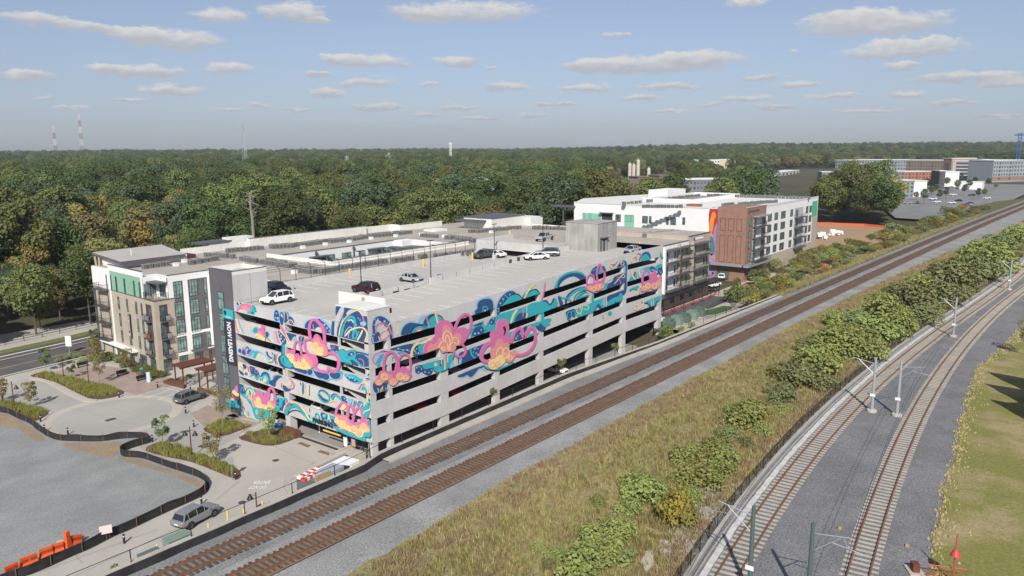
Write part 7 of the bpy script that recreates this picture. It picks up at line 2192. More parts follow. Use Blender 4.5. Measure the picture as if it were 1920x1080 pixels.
for i,c in enumerate((q4(1380,385),q4(1410,370))):
 w=P(*c,ZP);t=thing('table_set','small grey cafe table '+('with chairs nearest the bollard' if i==0 else 'with chairs under the pergola'),'table',(w[0],w[1],ZP),.3);b=MB();b.lathe((0,0,0),[(.25,0),(.04,.05),(.04,.7),(.45,.72),(.45,.76)],10);b.build('table_top',GALV,t,world=False)
 for k in range(3):a=k*2.1;b=MB();b.obox((.8*cos(a),.8*sin(a)),(1,0),(0,1),.2,.2,.4,.46);b.obox((.97*cos(a),.97*sin(a)),(-sin(a),cos(a)),(cos(a),sin(a)),.2,.03,.46,.9);b.obox((.8*cos(a),.8*sin(a)),(1,0),(0,1),.05,.05,0,.4);b.build('chair',GALV,t,world=False)
 # ---- garage entrance
b=MB();b.box(-.02,5.75,3.35,.05,11.2,3.9);
wall_text('PARKING',1,pm('sign_charcoal',(.03,.03,.035),.6),'sign_lettering',garage,(-.2,9.1,3.75),R3((0,-1,0),(0,0,1)),bold=.02,extr=.06,fit=(3.9,.62))
cb_=thing('clearance_bar','yellow clearance bar hanging below the PARKING letters','clearance bar',(-.2,7.3,2.6));b=MB();b.tube([(-.2,9.0,2.75),(-.2,5.7,2.75)],.11,8);b.build('bar',YELM,cb_);b=MB()
for y in(8.4,6.3):b.tube([(-.2,y,2.86),(-.2,y,3.3)],.015,4)
b.build('chain',GALV,cb_)
for y,l in((12.9,'white post inside the entrance nearest the rusty planter'),(7.3,'white post inside the entrance under the clearance bar')):
 b=MB();b.lathe((0,0,0),[(.09,0),(.09,1.35)],8);o=b.build('bollard',WHITEM);o.location=(2.2,y,.82);tag(o,l,'bollard','white posts in the garage entrance')
b=MB();b.box(-1.2,13.6,ZP,-.3,16.4,ZP+.95);o=b.build('planter',pm('rusty_steel',(.17,.07,.04),.8));tag(o,'rusty steel box planter at the left of the garage entrance','planter')
b=MB();b.quad([(-.1,4.8,ZP+.012),(-.1,15.2,ZP+.012),(-.55,15.2,ZP+.012),(-.55,4.8,ZP+.012)][::-1]);structure(b.build('drain_channel',pm('drain_slot',(.05,.045,.04),.8)))
GRT=pm('grating',(.06,.035,.02),.8);GRY=pm('grating_yellow',(.40,.26,.09),.8)
for c0,c1,l in(((1085,440),(1145,463),'striped grating nearer the planting bed'),((1210,492),(1278,513),'striped grating nearer the concrete wall')):
 a,c=P(*q5(*c0),ZP),P(*q5(*c1),ZP);t=thing('rumble_grating',l,'grating',(a[0],a[1],ZP+.01));
 for i in range(9):
  p=a+(c-a)*(i/9);q=a+(c-a)*((i+1)/9);b=MB();b.box(min(p[0],q[0])-.3,min(p[1],q[1]),ZP+.01,max(p[0],q[0])+.3,max(p[1],q[1]),ZP+.03);b.build('grating_bar',GRT if i%2==0 else GRY,t)
  # mesh screen, steps and ramp wall at the corner
scn=thing('mesh_screen','black wire mesh screen with notices closing the garage corner','screen',(-.1,2.5,ZP))
b=MB()
for y in(.5,1.6,2.7,3.8,5.3):b.box(-.12,y-.04,ZP,-.04,y+.04,3.0)
for z in(.85,1.9,2.95):b.box(-.115,.5,z,-.05,5.3,z+.06)
for i in range(24):b.box(-.09,.5+i*.2,ZP,-.075,.515+i*.2,3.0)
b.build('frame',BLACKM,scn);b=MB();b.box(-.16,4.5,1.5,-.13,5.2,2.7);b.build('notice',WHITEM,scn);b=MB();b.box(-.16,3.0,1.9,-.13,3.7,2.8);b.build('notice',pm('pinkish_notice',(.55,.3,.28),.7),scn)
b=MB();b.box(-3.3,.9,.5,-.3,3.6,1.75);b.box(-3.5,3.6,.5,-.2,3.9,1.95);structure(b.build('entrance_landing',CAPM))
# walled yard with stored things beside the tracks
yard=thing('yard_wall','grey block wall with pale cap enclosing the storage yard','wall',(-14.5,-1,.8))
a,c=P(*q5(1070,640),2.6),P(*q5(1360,500),2.6);d=(c-a)[:2];u=d/np.linalg.norm(d);v=np.array([-u[1],u[0]]);m_=(a+c)[:2]/2;hl=np.linalg.norm(d)/2
b=MB();b.obox(m_-v*.05,u,v,hl,.15,.5,2.35);b.build('block_wall',CONCD,yard);b=MB();b.obox(m_,u,v,hl+.2,.3,2.35,2.6);b.build('wall_cap',PLAZA,yard)
e=a[:2];f_=np.array([a[0]+.6,wallY(a[0])+.5]);b=MB();d=f_-e;u2=d/np.linalg.norm(d);b.obox((e+f_)/2,u2,np.array([-u2[1],u2[0]]),np.linalg.norm(d)/2,.12,.5,2.4);b.build('screen_panel',GREYP,yard)
def yo(pxy,z=5.0):return P(*pxy,z)
qy=lambda x,y:(540+x/9.82,820+y/9.82)
structure(flat('yard_floor',[(-22,-11.5),(1,-11.4),(1,0.2),(-14,0.2)],ZP+.02,CAPM))
def yitem(name,label,cat,c,z0,bx,mat,rz=0,extra=None):
 w=P(*c,z0);t=thing(name,label,cat,(w[0],w[1],z0),rz)
 b=MB();b.box(*bx);b.build('board' if name!='tank' else 'body',mat,t,world=False)
 return t
UX=atan2(u[1],u[0])
# a raised platform holds the stored boards just below the wall top
structure(flat('yard_platform',[(-21,-11.6),(-2.5,-11.5),(-2.5,-7.6),(-19.5,-7.6)],5.2,CAPM,th=4.4))
RSTR=pm('red_white_board',(.62,.08,.05),.6)
for k,(c,l)in enumerate((((395,665),'red and white striped barricade board lying upper in the yard'),((470,705),'red and white striped barricade board lying lower in the yard'))):
 w=P(*qy(*c),5.3);t=thing('barricade_board',l,'barricade',(w[0],w[1],5.22),UX,'striped barricade boards in the yard')
 for i in range(8):b=MB();b.box(-1.5+i*.375,-.28,0,-1.125+i*.375,.28,.3);b.build('stripe_board',RSTR if(i+k)%2 else WHITEM,t,world=False)
yitem('plywood_sheet','square plywood sheet with dark stencilled marks leaning in the yard','plywood',qy(650,860),5.22,(-.9,-.06,0,.9,.06,1.15),pm('plywood',(.42,.31,.18),.8,(.36,.26,.15),scale=1.5),UX-.1)
yitem('tank','grey metal cabinet lying in the storage yard','cabinet',qy(780,720),5.22,(-1.2,-.8,0,1.2,.8,.9),pm('pale_grey_metal',(.34,.37,.40),.5),UX)
yitem('white_sheet','large white panel stacked at the back of the yard','panel',qy(900,560),5.22,(-2.0,-1.2,0,2.2,1.0,.35),WHITEM,UX)
yitem('tarpaulin','black tarpaulin heap in the storage yard','tarpaulin',qy(980,650),5.22,(-.8,-.6,0,.8,.6,.5),BLACKM,UX+.3)
yitem('white_plank','white plank standing at the end of the yard','plank',qy(1090,560),5.22,(-.2,-1.6,0,.2,1.6,.3),WHITEM,UX-.3)
yitem('round_lid','round brown lid lying on the yard floor by the fence','lid',qy(885,745),5.22,(-.5,-.4,0,.5,.4,.1),BARK,UX)
# railing on the retaining wall, with its mid sign and gate
rl=thing('railing','black post and rail fence along the top of the retaining wall','railing',(-60,wallY(-60)+.25,wallZ(-60)))
xs_=[-60+4.9*i for i in range(33)]
b=MB()
for x0,x1 in zip(xs_[:-1],xs_[1:]):
 for h in(1.0,):b.tube([(x0,wallY(x0)+.28,wallZ(x0)+h),(x1,wallY(x1)+.28,wallZ(x1)+h)],.03,4)
b.build('rail',BLACKM,rl)
pb=MB();pb.tube([(0,0,0),(0,0,1.04)],.045,5);pm_=pb.mesh('post',BLACKM);L_=WL(rl)
for x in xs_:put('post',pm_,rl,(x-L_[0],wallY(x)+.28-L_[1],wallZ(x)-L_[2]))
# green transformers and yellow posts on the service road
TRG=pm('transformer_green',(.115,.165,.135),.6,(.10,.145,.12),scale=1);TRG2=pm('transformer_pale_green',(.21,.285,.235),.6,(.185,.25,.21),scale=1)
def transformer(c,z,sx,sy,h,label,mat=TRG,rz=0,group='green transformer cabinets'):
 w=P(*c,z);t=thing('transformer_cabinet',label,'transformer',(w[0],w[1],z),rz,group)
 b=MB();b.box(-sx,-sy,.0,sx,sy,h);b.build('body',mat,t,world=False)
 b=MB();b.box(-sx-.04,-sy-.04,h,sx+.04,sy+.04,h+.08);b.build('lid',mat,t,world=False)
 b=MB();b.box(-sx*.9,-sy-.35,.0,sx*.9,-sy,h*.78);b.build('door_box',mat,t,world=False)
 b=MB();b.box(-sx-.3,-sy-.6,-.15,sx+.3,sy+.3,0);b.build('pad',CAPM,t,world=False)
transformer(q6(1130,925),ZP+3.2,.85,.5,.7,'dark green transformer cabinet behind the fence at the bottom left');transformer(q6(1335,825),ZP+3.2,1.05,.6,1.05,'large grey green transformer cabinet behind the fence below the grey car',TRG2)
b=MB();b.lathe((0,0,0),[(.09,0),(.09,1.15),(.05,1.2)],8);YB=b.mesh('yellow_post',pm('pale_yellow',(.72,.58,.16),.6))
for c,l in((q5(735,918),'yellow post behind the fence nearest the lamp'),(q5(631,928),'yellow post behind the fence beside the pale slab'),(q5(512,1010),'yellow post between the transformer and the grass patch'),(q5(853,866),'short yellow post right of the lamp by the fence'),(q6(988,985),'yellow post left of the dark green transformer'),(q6(1183,875),'yellow post at the corner of the dark green transformer')):
 w=P(*c,ZP+1);o=put('bollard',YB,None,(w[0],w[1],ZP+1-.2),0,(1,1,1));tag(o,l,'bollard','yellow posts by the service road fence')
structure(flat('service_shelf',[(-75,-11.9),(-17,-12.1),(-17,-10.2),(-75,-10.0)],ZP+3.0,PLAZA,th=2.9))
# ------------------------------------------------------------------ vehicles
TYRE=pm('tyre_rubber',(.018,.018,.018),.9);RIM=pm('alloy_rim',(.42,.43,.44),.35,metal=.6);HL=pm('headlamp_glass',(.6,.62,.64),.15,spec=.8);TLM=pm('tail_lamp_red',(.35,.015,.015),.3);CARG=pm('car_glass',(.016,.02,.024),.08,spec=.8);TRIM=pm('car_trim',(.03,.03,.032),.6);PLATE=pm('plate_white',(.7,.7,.7),.6)
def paintm(n,c,metal=.35,rough=.32):return pm('paint_'+n,c,rough=rough,spec=.6,metal=metal)
CP={'grey':paintm('grey',(.30,.305,.315)),'silver':paintm('silver',(.50,.51,.53)),'white':paintm('white',(.82,.82,.81),0),'navy':paintm('navy',(.02,.026,.045)),'black':paintm('black',(.018,.018,.02)),'maroon':paintm('maroon',(.055,.012,.015)),'red':paintm('red',(.42,.02,.02),0),'dgrey':paintm('dark_grey',(.085,.092,.10)),'blue':paintm('blue',(.03,.09,.26)),'mgrey':paintm('mid_grey',(.16,.17,.175))}
# station: x, z underside, z shoulder, z top, half width   |  cabin: x, z, half width
SPEC={
 'suv':dict(L=4.95,st=[(-2.47,.55,.75,.98,.80),(-2.36,.38,.86,1.08,.93),(-1.5,.32,.92,1.12,.98),(0,.30,.92,1.10,.985),(1.15,.30,.90,1.08,.98),(1.75,.32,.86,1.05,.96),(2.25,.38,.80,.98,.90),(2.47,.5,.70,.86,.78)],
 cab=[(-2.28,1.08,.86),(-1.95,1.66,.70),(-1.2,1.76,.70),(.25,1.74,.70),(1.15,1.10,.84)],wb=3.02,wr=.385,tw=.98,pil=(-1.62,-.55,.42)),
 'sedan':dict(L=4.75,st=[(-2.37,.5,.72,.92,.78),(-2.25,.36,.80,1.0,.88),(-1.4,.28,.84,.98,.91),(0,.26,.82,.95,.92),(1.1,.26,.80,.93,.915),(1.7,.28,.76,.88,.89),(2.2,.34,.68,.80,.82),(2.37,.45,.60,.70,.70)],
 cab=[(-1.85,1.0,.80),(-1.05,1.38,.62),(-.4,1.44,.62),(.35,1.40,.62),(1.2,.95,.80)],wb=2.8,wr=.33,tw=.91,pil=(-.95,-.1,.9)),
 'pickup':dict(L=5.8,st=[(-2.9,.6,.85,1.1,.93),(-2.8,.5,.95,1.14,.97),(-1.0,.45,.98,1.16,.99),(.3,.45,.98,1.16,.99),(1.4,.45,.98,1.18,.985),(2.2,.48,.95,1.16,.97),(2.75,.5,.9,1.1,.93),(2.9,.6,.85,1.0,.85)],
 cab=[(-1.05,1.16,.86),(-.85,1.78,.72),(-.2,1.86,.72),(.75,1.84,.72),(1.5,1.18,.86)],wb=3.5,wr=.45,tw=1.0,pil=(-.7,.05,.9)),
 }
CARM={}
def car_meshes(kind,col):
 k=(kind,col)
 if k in CARM:return CARM[k]
 S=SPEC[kind];paint_=CP[col]
 b=MB();rings=[]
 for(x,zl,zs,zt,w)in S['st']:
  r=[(w*.9,zl),(w,zl+.12),(w,zs),(w*.94,zt-.05),(w*.84,zt),(-w*.84,zt),(-w*.94,zt-.05),(-w,zs),(-w,zl+.12),(-w*.9,zl)];rings.append([(x,y,z)for y,z in r])
 n=len(rings[0])
 for r in rings:b.v+=r
 for i in range(len(rings)-1):
  for j in range(n):
   a,c=i*n+j,i*n+(j+1)%n;b.f.append((a,a+n,c+n,c));b.m.append(1 if j in(9,0,8)else 0)
 b.f.append(tuple(range(n)));b.m.append(0);b.f.append(tuple((len(rings)-1)*n+j for j in range(n))[::-1]);b.m.append(0)
 # wheel arches
 hw=S['wb']/2
 for x in(-hw,hw):
  for s in(1,-1):
   m_=12;c=[(x+(S['wr']+.09)*cos(2*pi*t/m_),s*(S['tw']+.006),S['wr']+(S['wr']+.09)*sin(2*pi*t/m_))for t in range(m_)];b.quad(c if s<0 else c[::-1],1)
 if kind=='pickup':b.box(-2.75,-.72,1.13,-1.15,.72,1.175,1)
 body=b.mesh('body',[paint_,TRIM])
 g=MB();cb=S['cab'];cr=[]
 for i,(x,z,w)in enumerate(cb):
  base=1.0 if kind=='sedan' else 1.12
  cr.append((x,z,w))
 (x0,z0,w0),(x1,z1,w1),(x2,z2,w2),(x3,z3,w3),(x4,z4,w4)=cr;zb=min(z0,z4)-.06
 for s in(1,-1):
  q=[(x0,s*w0*1.02,zb),(x4,s*w4*1.02,zb),(x3,s*w3,z3),(x2,s*w2,z2),(x1,s*w1,z1)];g.quad(q if s<0 else q[::-1])
 g.quad([(x4,-w4,zb),(x4,w4,zb),(x3,w3,z3),(x3,-w3,z3)]);g.quad([(x0,w0,zb),(x0,-w0,zb),(x1,-w1,z1),(x1,w1,z1)])
 glassm=g.mesh('windows',CARG)
 r=MB()
 rp=[(x1-.05,z1,w1),(x2,z2,w2),(x3+.02,z3,w3)]
 for(xa,za,wa),(xb,zb2,wb2)in zip(rp[:-1],rp[1:]):
  r.hexa([(xa,-wa-.02,za-.05),(xb,-wb2-.02,zb2-.05),(xb,wb2+.02,zb2-.05),(xa,wa+.02,za-.05)],[(xa,-wa+.06,za+.025),(xb,-wb2+.06,zb2+.025),(xb,wb2-.06,zb2+.025),(xa,wa-.06,za+.025)])
 for s in(1,-1):
  r.tube([(x4,s*w4,zb+.04),(x3,s*(w3-.01),z3-.01)],.045,5);r.tube([(x0+.03,s*w0,zb+.05),(x1,s*(w1-.01),z1-.01)],.07,5)
  for px_ in S['pil']:
   wt=w2;r.tube([(px_+(.06 if px_<0 else 0),s*(w0+w4)/2*1.02,zb),(px_,s*(wt+.01),z2-.03)],.035,4)
 roof=r.mesh('roof',paint_)
 wh=MB();R_=S['wr'];wd=.115
 prof=[(R_*.62,-wd),(R_*.93,-wd),(R_,-wd*.7),(R_,wd*.7),(R_*.93,wd),(R_*.62,wd)]
 nn=18;base=0
 for rr,y in prof:
  for t in range(nn):wh.v.append((rr*cos(2*pi*t/nn),y,rr*sin(2*pi*t/nn)))
 for i in range(len(prof)-1):
  for t in range(nn):a,c=i*nn+t,i*nn+(t+1)%nn;wh.f.append((a,c,c+nn,a+nn));wh.m.append(0)
 tyre=wh.mesh('wheel',TYRE)
 rm=MB()
 for s in(1,-1):
  c=[(R_*.63*cos(2*pi*t/nn),s*wd*.8,R_*.63*sin(2*pi*t/nn))for t in range(nn)];rm.quad(c if s<0 else c[::-1],1)
  for t in range(5):
   a=2*pi*t/5;a0,a1=a-.2,a+.2
   q=[(.06*cos(a0),s*wd*.95,.06*sin(a0)),(R_*.62*cos(a-.17),s*wd*.95,R_*.62*sin(a-.17)),(R_*.62*cos(a+.17),s*wd*.95,R_*.62*sin(a+.17)),(.06*cos(a1),s*wd*.95,.06*sin(a1))];rm.quad(q if s>0 else q[::-1])
 rim=rm.mesh('rim',[RIM,TRIM])
 L2=S['L']/2;zf=S['st'][-1][3]-.12;zr_=S['st'][0][3]-.1;wf_=S['st'][-1][4]
 h=MB();h.box(-.22,-.16,-.09,.03,.16,.09);head=h.mesh('headlight',HL);h=MB();h.box(-.03,-.15,-.14,.16,.15,.14);tail=h.mesh('taillight',TLM)
 h=MB();h.box(-.06,-.1,-.07,.08,.1,.08);mir=h.mesh('mirror',paint_);h=MB();h.box(-.02,-.26,-.07,.0,.26,.07);pl=h.mesh('plate',PLATE)
 gr=MB();gr.box(-.05,-.5,-.14,.02,.5,.1);grille=gr.mesh('grille',TRIM)
 CARM[k]=(body,glassm,roof,tyre,rim,head,tail,mir,pl,grille,L2,zf,zr_,wf_,x4,zb,w4)
 return CARM[k]
def car(kind,col,x,y,z,rz,label,group=None,pitch=0.0,name=None):
 body,gl_,roof,tyre,rim,head,tail,mir,pl,grille,L2,zf,zr_,wf_,x4,zb,w4=car_meshes(kind,col);S=SPEC[kind]
 t=thing({'suv':'suv_car','sedan':'sedan_car','pickup':'pickup_truck'}[kind],label,'pickup truck' if kind=='pickup' else 'car',(x,y,z),rz,group);t.rotation_euler[1]=pitch
 put('body',body,t);put('windows',gl_,t);put('roof',roof,t)
 for sx in(-1,1):
  for sy in(-1,1):w=put('wheel',tyre,t,(sx*S['wb']/2,sy*(S['tw']-.09),S['wr']));put('rim',rim,w)
 for sy in(-1,1):
  put('headlight',head,t,(L2-.12,sy*(wf_-.08),zf-.03));put('taillight',tail,t,(-L2+.06,sy*(S['st'][0][4]-.06),zr_-.1));put('mirror',mir,t,(x4-.25,sy*(w4+.14),zb+.12))
 put('plate',pl,t,(-L2-.01,0,.72));put('grille',grille,t,(L2-.01,0,.58))
 return t
def by_wheels(kind,col,rear,front,z,side,label,group=None):
 a,c=P(*rear,z),P(*front,z);d=(c-a)[:2];rz=atan2(d[1],d[0]);m_=(a+c)[:2]/2;n_=np.array([-sin(rz),cos(rz)])*side*SPEC[kind]['tw']*.95
 return car(kind,col,m_[0]+n_[0],m_[1]+n_[1],z,rz,label,group)
by_wheels('suv','grey',(359.1,992),(401.9,968.6),ZP+.01,1,'large grey car driving along the service road beside the railway fence')
by_wheels('suv','mgrey',(351,758),(378.7,748.5),ZP+.01,1,'grey car parked in the drop off bay near the pergola')
def at(kind,col,c,z,rz,label,group=None,dz=0):
 w=P(*c,z);zz=z
 return car(kind,col,w[0],w[1],zz,radians(rz),label,group)
G='cars on the parking roof'
at('suv','navy',(521,549),16.47,-90,'black car parked beside the pale tower wall on the roof',G)
at('suv','white',(520,568),16.47,178,'white car on the roof behind the street parapet',G)
at('suv','maroon',(686,548),16.47,92,'dark maroon car behind the ramp barrier near the first lamp post',G)
at('sedan','silver',(771,528),16.47,-90,'silver grey car half hidden by the ramp barrier on the roof',G)
at('suv','dgrey',(906,484),16.47,175,'dark grey car at the mouth of the covered ramp',G)
at('sedan','white',(929,482),16.47,90,'white car just inside the covered ramp mouth',G)
at('sedan','white',(1006,487),18.05,140,'white sedan parked on the upper end of the roof ramp',G)
at('suv','mgrey',(1026,481),18.15,120,'dark grey car parked just behind the white sedan',G)
at('pickup','silver',(1021,451),18.42,186,'silver pickup with black grille alone on the upper deck',G)
at('sedan','silver',(1185,474),18.42,182,'silver sedan behind the parapet at the far end of the roof',G)
# cars inside, close to the openings
GI='cars parked inside the garage'
def lev(k):return 16.46-3.16*k+.01
for kind,col,X,Y,k,rz,l in(('suv','mgrey',3.2,8.2,1,180,'grey and white car behind the top street opening near the stair'),('sedan','red',3.2,14.2,1,0,'red tail lit car behind the top street opening'),('sedan','silver',3.1,22.2,2,180,'silver car behind the second street opening on the left'),('sedan','white',2.8,21.8,3,180,'white sedan behind the third street opening on the left'),
 ('sedan','red',3.2,24.2,4,0,'red car behind the lowest left street opening'),('sedan','white',2.6,22.0,4,180,'white car beside the red one behind the lowest left opening'),('sedan','white',2.7,12.6,4,180,'white car above the garage entrance'),('suv','mgrey',3.0,8.3,4,180,'grey car above the PARKING letters'),('suv','maroon',3.2,25.0,1,0,'dark red car behind the top left street opening')):
 car(kind,col,X,Y,lev(k)+.02,radians(rz),l,GI)
for kind,col,X,k,l in(('sedan','white',9.6,2,'white car behind the second railway side opening under the flower board'),('suv','red',10.0,4,'red car behind the lowest railway side opening of the first bay'),('suv','red',17.2,4,'red and black car behind the lowest opening of the second bay'),('suv','dgrey',31.5,2,'dark grey car behind the opening beside the teal paint'),('sedan','silver',46.0,2,'silver car behind the long opening under the striped arch'),('sedan','blue',55.2,4,'blue car behind the lowest opening of the fifth bay'),
 ('sedan','red',65.5,4,'bright red car behind the lowest opening of the last bay'),('sedan','silver',17.5,3,'silver car low behind the third opening of the second bay'),('sedan','dgrey',33,3,'dark car behind the third opening of the middle bay'),('sedan','silver',40,4,'pale car behind the lowest opening of the long bay'),('suv','black',46,3,'black car behind the third opening of the long bay'),('suv','dgrey',22.6,4,'dark grey car at the right of the lowest second bay opening')):
 z=lev(k)+rise(X)+.02;car(kind,col,X,3.4,z,radians(-90),l,GI,0)
car('sedan','white',44.6,3.2,.86,radians(-90),'white car on the ground floor seen above the low wall',GI)
# beyond the garage
car('suv','white',80.6,2.2,2.9,radians(5),'white car nosing out behind the far garage corner')
at('sedan','white',(1338,538),2.9,170,'white car under the end of the black walkway canopy')
at('suv','white',(1355,523),2.9,10,'white car parked before the brick tower')
# ------------------------------------------------------------------ light-rail masts, wires, fence; far street; lawn corner
POLEG=pm('grey_mast',(.36,.38,.40),.5,metal=.2);POLEN=pm('green_grey_mast',(.085,.125,.115),.5)
SHADE_=pm('sign_white',(.78,.78,.77),.6)
HM=6.9
def mast(x,y,arm,label,m_,both=False):
 t=thing('catenary_mast',label,'catenary mast',(x,y,ZL),0,'catenary masts between the light rail tracks')
 b=MB();b.lathe((0,0,-.1),[(.62,0),(.62,.35),(.5,.42)],10);b.build('foundation',CAPM,t,world=False)
 b=MB();b.tube([(0,0,.3),(0,0,HM)],.2,10,r1=.14);b.build('pole',m_,t,world=False)
 b=MB();b.box(-.24,-.3,2.0,-.2,.3,2.35);b.build('number_plate',SHADE_,t,world=False)
 for s in((arm,)if not both else(arm,-arm)):
  b=MB();b.tube([(0,s*.15,HM-.75),(0,s*2.6,HM-.35)],.045,6);b.tube([(0,s*.15,HM-2.0),(0,s*1.9,HM-.5)],.04,6);b.tube([(0,s*1.3,HM-1.05),(0,s*3.1,HM-1.25)],.03,5);b.tube([(0,s*2.0,HM-.45),(0,s*2.3,HM-1.15)],.02,4);b.build('cantilever',GALV,t,world=False)
mast(38.7,-48.1,1,'grey mast with arms reaching over the walkway side track, middle pair',POLEG);mast(38.9,-50.9,-1,'grey mast with a single arm towards the lawn side track, middle pair',POLEG)
mast(88.1,-50.2,1,'grey mast standing alone beyond the middle pair',POLEG);mast(146,-53.5,1,'farthest grey mast by the yellow marker',POLEG,True)
w=P(1413.5,949,ZL+HM);mast(w[0],w[1],1,'dark green mast at the bottom edge nearest the walkway',POLEN);w=P(1525,980,ZL+HM);mast(w[0],w[1],-1,'dark green mast at the bottom edge in the middle of the ballast',POLEN)
for f,l in((lr1,'overhead wires above the walkway side light rail track'),(lr2,'overhead wires above the lawn side light rail track')):
 t=thing('overhead_wire',l,'overhead wire',(-30,f(-30),ZL+5))
 for h,nm in((5.0,'contact_wire'),(6.1,'messenger_wire')):
  b=MB();b.tube([(x,f(x),ZL+h-(.5*sin(pi*((x-38.7)%49)/49)if h>5.5 else 0))for x in xr(-30,250,7)],.018,4);b.build(nm,BLACKM,t)
b=MB();b.tube([(0,0,0),(0,0,1.9)],.06,5);o=b.build('marker_post',YELM);w=P(1884,545,ZL);o.location=(w[0],w[1],ZL);tag(o,'slim yellow marker post beside the farthest mast','post')
lf=thing('fence','black mesh fence along the kerb beside the light rail walkway','fence',(-30,fenceY(-30),ZL))
pb=MB();pb.box(-.03,-.03,0,.03,.03,1.35);pmh=pb.mesh('post',BLACKM);L_=WL(lf);x=-30
while x<260:put('post',pmh,lf,(x-L_[0],fenceY(x)-L_[1],.1));x+=2.4
b=MB();xs_=xr(-30,260,2.4)
for x0,x1 in zip(xs_[:-1],xs_[1:]):
 for h in(.2,1.4):b.tube([(x0,fenceY(x0),ZL+h),(x1,fenceY(x1),ZL+h)],.02,4)
 for k in range(14 if x0<90 else 7):
  x=x0+(x1-x0)*k/(14 if x0<90 else 7);b.box(x,fenceY(x)-.008,ZL+.2,x+.018,fenceY(x)+.008,ZL+1.4)
tag(b.build('mesh_wire',BLACKM,lf),kind='stuff')
BX=pm('tan_box',(.42,.30,.16),.8)
for c,l in(((1575,992),'small tan box lying on the ballast between the tracks'),((1701,1025),'small tan box lying on the ballast by the lawn')):
 w=P(*c,ZL);b=MB();b.box(-.13,-.13,0,.13,.13,.2);o=b.build('junction_box',BX);o.location=(w[0],w[1],ZL);tag(o,l,'box')
w=P(1212,1062,6.3);b=MB();b.prism([(w[0]-1.2,w[1]-.6),(w[0]+.4,w[1]-.5),(w[0]+1.9,w[1]+.5),(w[0]+1.6,w[1]+.9),(w[0]-.2,w[1]+.4)],6.0,6.62);o=b.build('concrete_flume',CAPM);tag(o,'broken pale concrete flume in the grass at the bottom edge','concrete')
rn=random.Random(12);b=MB()
for i in range(420):
 x=-8+rn.uniform(0,16);y=fenceY(x)+rn.uniform(.2,3.4);s=rn.uniform(.08,.24);z=stripz(x,y)-.03;b.hexa([(x-s,y-s*.8,z),(x+s,y-s,z),(x+s*.9,y+s,z),(x-s,y+s*.7,z)],[(x-s*.5,y-s*.4,z+s),(x+s*.6,y-s*.5,z+s*1.1),(x+s*.4,y+s*.6,z+s),(x-s*.4,y+s*.5,z+s*.9)])
tag(b.build('riprap',pm('riprap_stone',(.36,.355,.345),.9,(.25,.245,.24),scale=2,coord='P')),'grey riprap stones heaped beside the light rail fence','stones',kind='stuff')
# red lamp, red railing and box at the bottom right
REDM=pm('red_paint',(.48,.06,.065),.5)
w=P(1786,1092,ZL+.1);t=thing('street_lamp','red lamp post with bell shade on the lawn','street lamp',(w[0],w[1],ZL));hh=3.9
b=MB();b.tube([(0,0,0),(0,0,hh)],.075,7,r1=.05);b.build('pole',REDM,t,world=False);b=MB();b.lathe((0,0,hh*.58),[(.38,0),(.34,.1),(.16,.42),(.08,.6)],12);b.build('lamp_shade',REDM,t,world=False)
w=P(1738,1075,ZL+.3);t=thing('railing','red painted railing panel at the bottom edge','railing',(w[0],w[1],ZL),YAW-pi/2-.3);b=MB()
for z in(.15,1.05):b.tube([(0,0,z),(2.6,0,z)],.035,5)
for k in range(14):b.tube([(k*.2,0,.15),(k*.2,0,1.05)],.015,4)
b.build('panel',REDM,t,world=False)
w=P(1715,1072,ZL);t=thing('cabinet','rusty red box on a pale slab beside the red railing','cabinet',(w[0],w[1],ZL),.5);b=MB();b.box(-.35,-.25,.12,.35,.25,.75);b.build('box',pm('maroon_box',(.16,.045,.03),.6),t,world=False);b=MB();b.box(-.7,-.55,0,.8,.55,.12);b.build('slab',CAPM,t,world=False)
# house on the right, outside the frame: its gables shade the lawn
hz=thing('building','gabled red roofed station building to the right of the lawn','building',(46,-78,6.3));sl_=9.5/math.tan(SUN_EL);ux,uy=cos(radians(34)),sin(radians(34))
shp=[P(x,y,6.35)[:2]for x,y in((1851,697),(1871,722),(1847,719),(1875,745),(1857,748),(1925,835),(2010,900),(2050,730),(1930,712))]
for k,i in enumerate((0,2,4)):
 tip=shp[i];cx,cy=tip[0]-ux*sl_,tip[1]-uy*sl_;v=Vector((-uy,ux,0));b=MB();a=Vector((cx,cy,15.8))
 b.hexa([(cx-1.2*ux-7*-uy,cy-1.2*uy-7*ux,6.2),(cx+.2*ux-7*-uy,cy+.2*uy-7*ux,6.2),(cx+.2*ux,cy+.2*uy,6.2),(cx-1.2*ux,cy-1.2*uy,6.2)],[(cx-1.2*ux-7*-uy,cy-1.2*uy-7*ux,11+k*.4),(cx+.2*ux-7*-uy,cy+.2*uy-7*ux,11+k*.4),(cx+.2*ux,cy+.2*uy,15.8),(cx-1.2*ux,cy-1.2*uy,15.8)]);b.build('gable_wall',BRICK,hz)
c=shp[4];bx_,by_=c[0]-ux*sl_+uy*3,c[1]-uy*sl_-ux*3
b=MB();b.obox((bx_-ux*6+uy*7,by_-uy*6-ux*7),(ux,uy),(-uy,ux),7,9,6.2,13.5);b.build('wall',BRICK,hz)
b=MB();b.obox((bx_-ux*6+uy*7,by_-uy*6-ux*7),(ux,uy),(-uy,ux),7.4,9.4,13.5,13.9);b.build('roof',pm('red_roof',(.3,.06,.05),.8),hz)
w=P(1912,668,ZL);t=thing('young_tree','tree at the right edge of the lawn','tree',(w[0]+.6,w[1]-.6,ZL));put('crown',YT[3][0],t);put('trunk',YT[3][1],t)
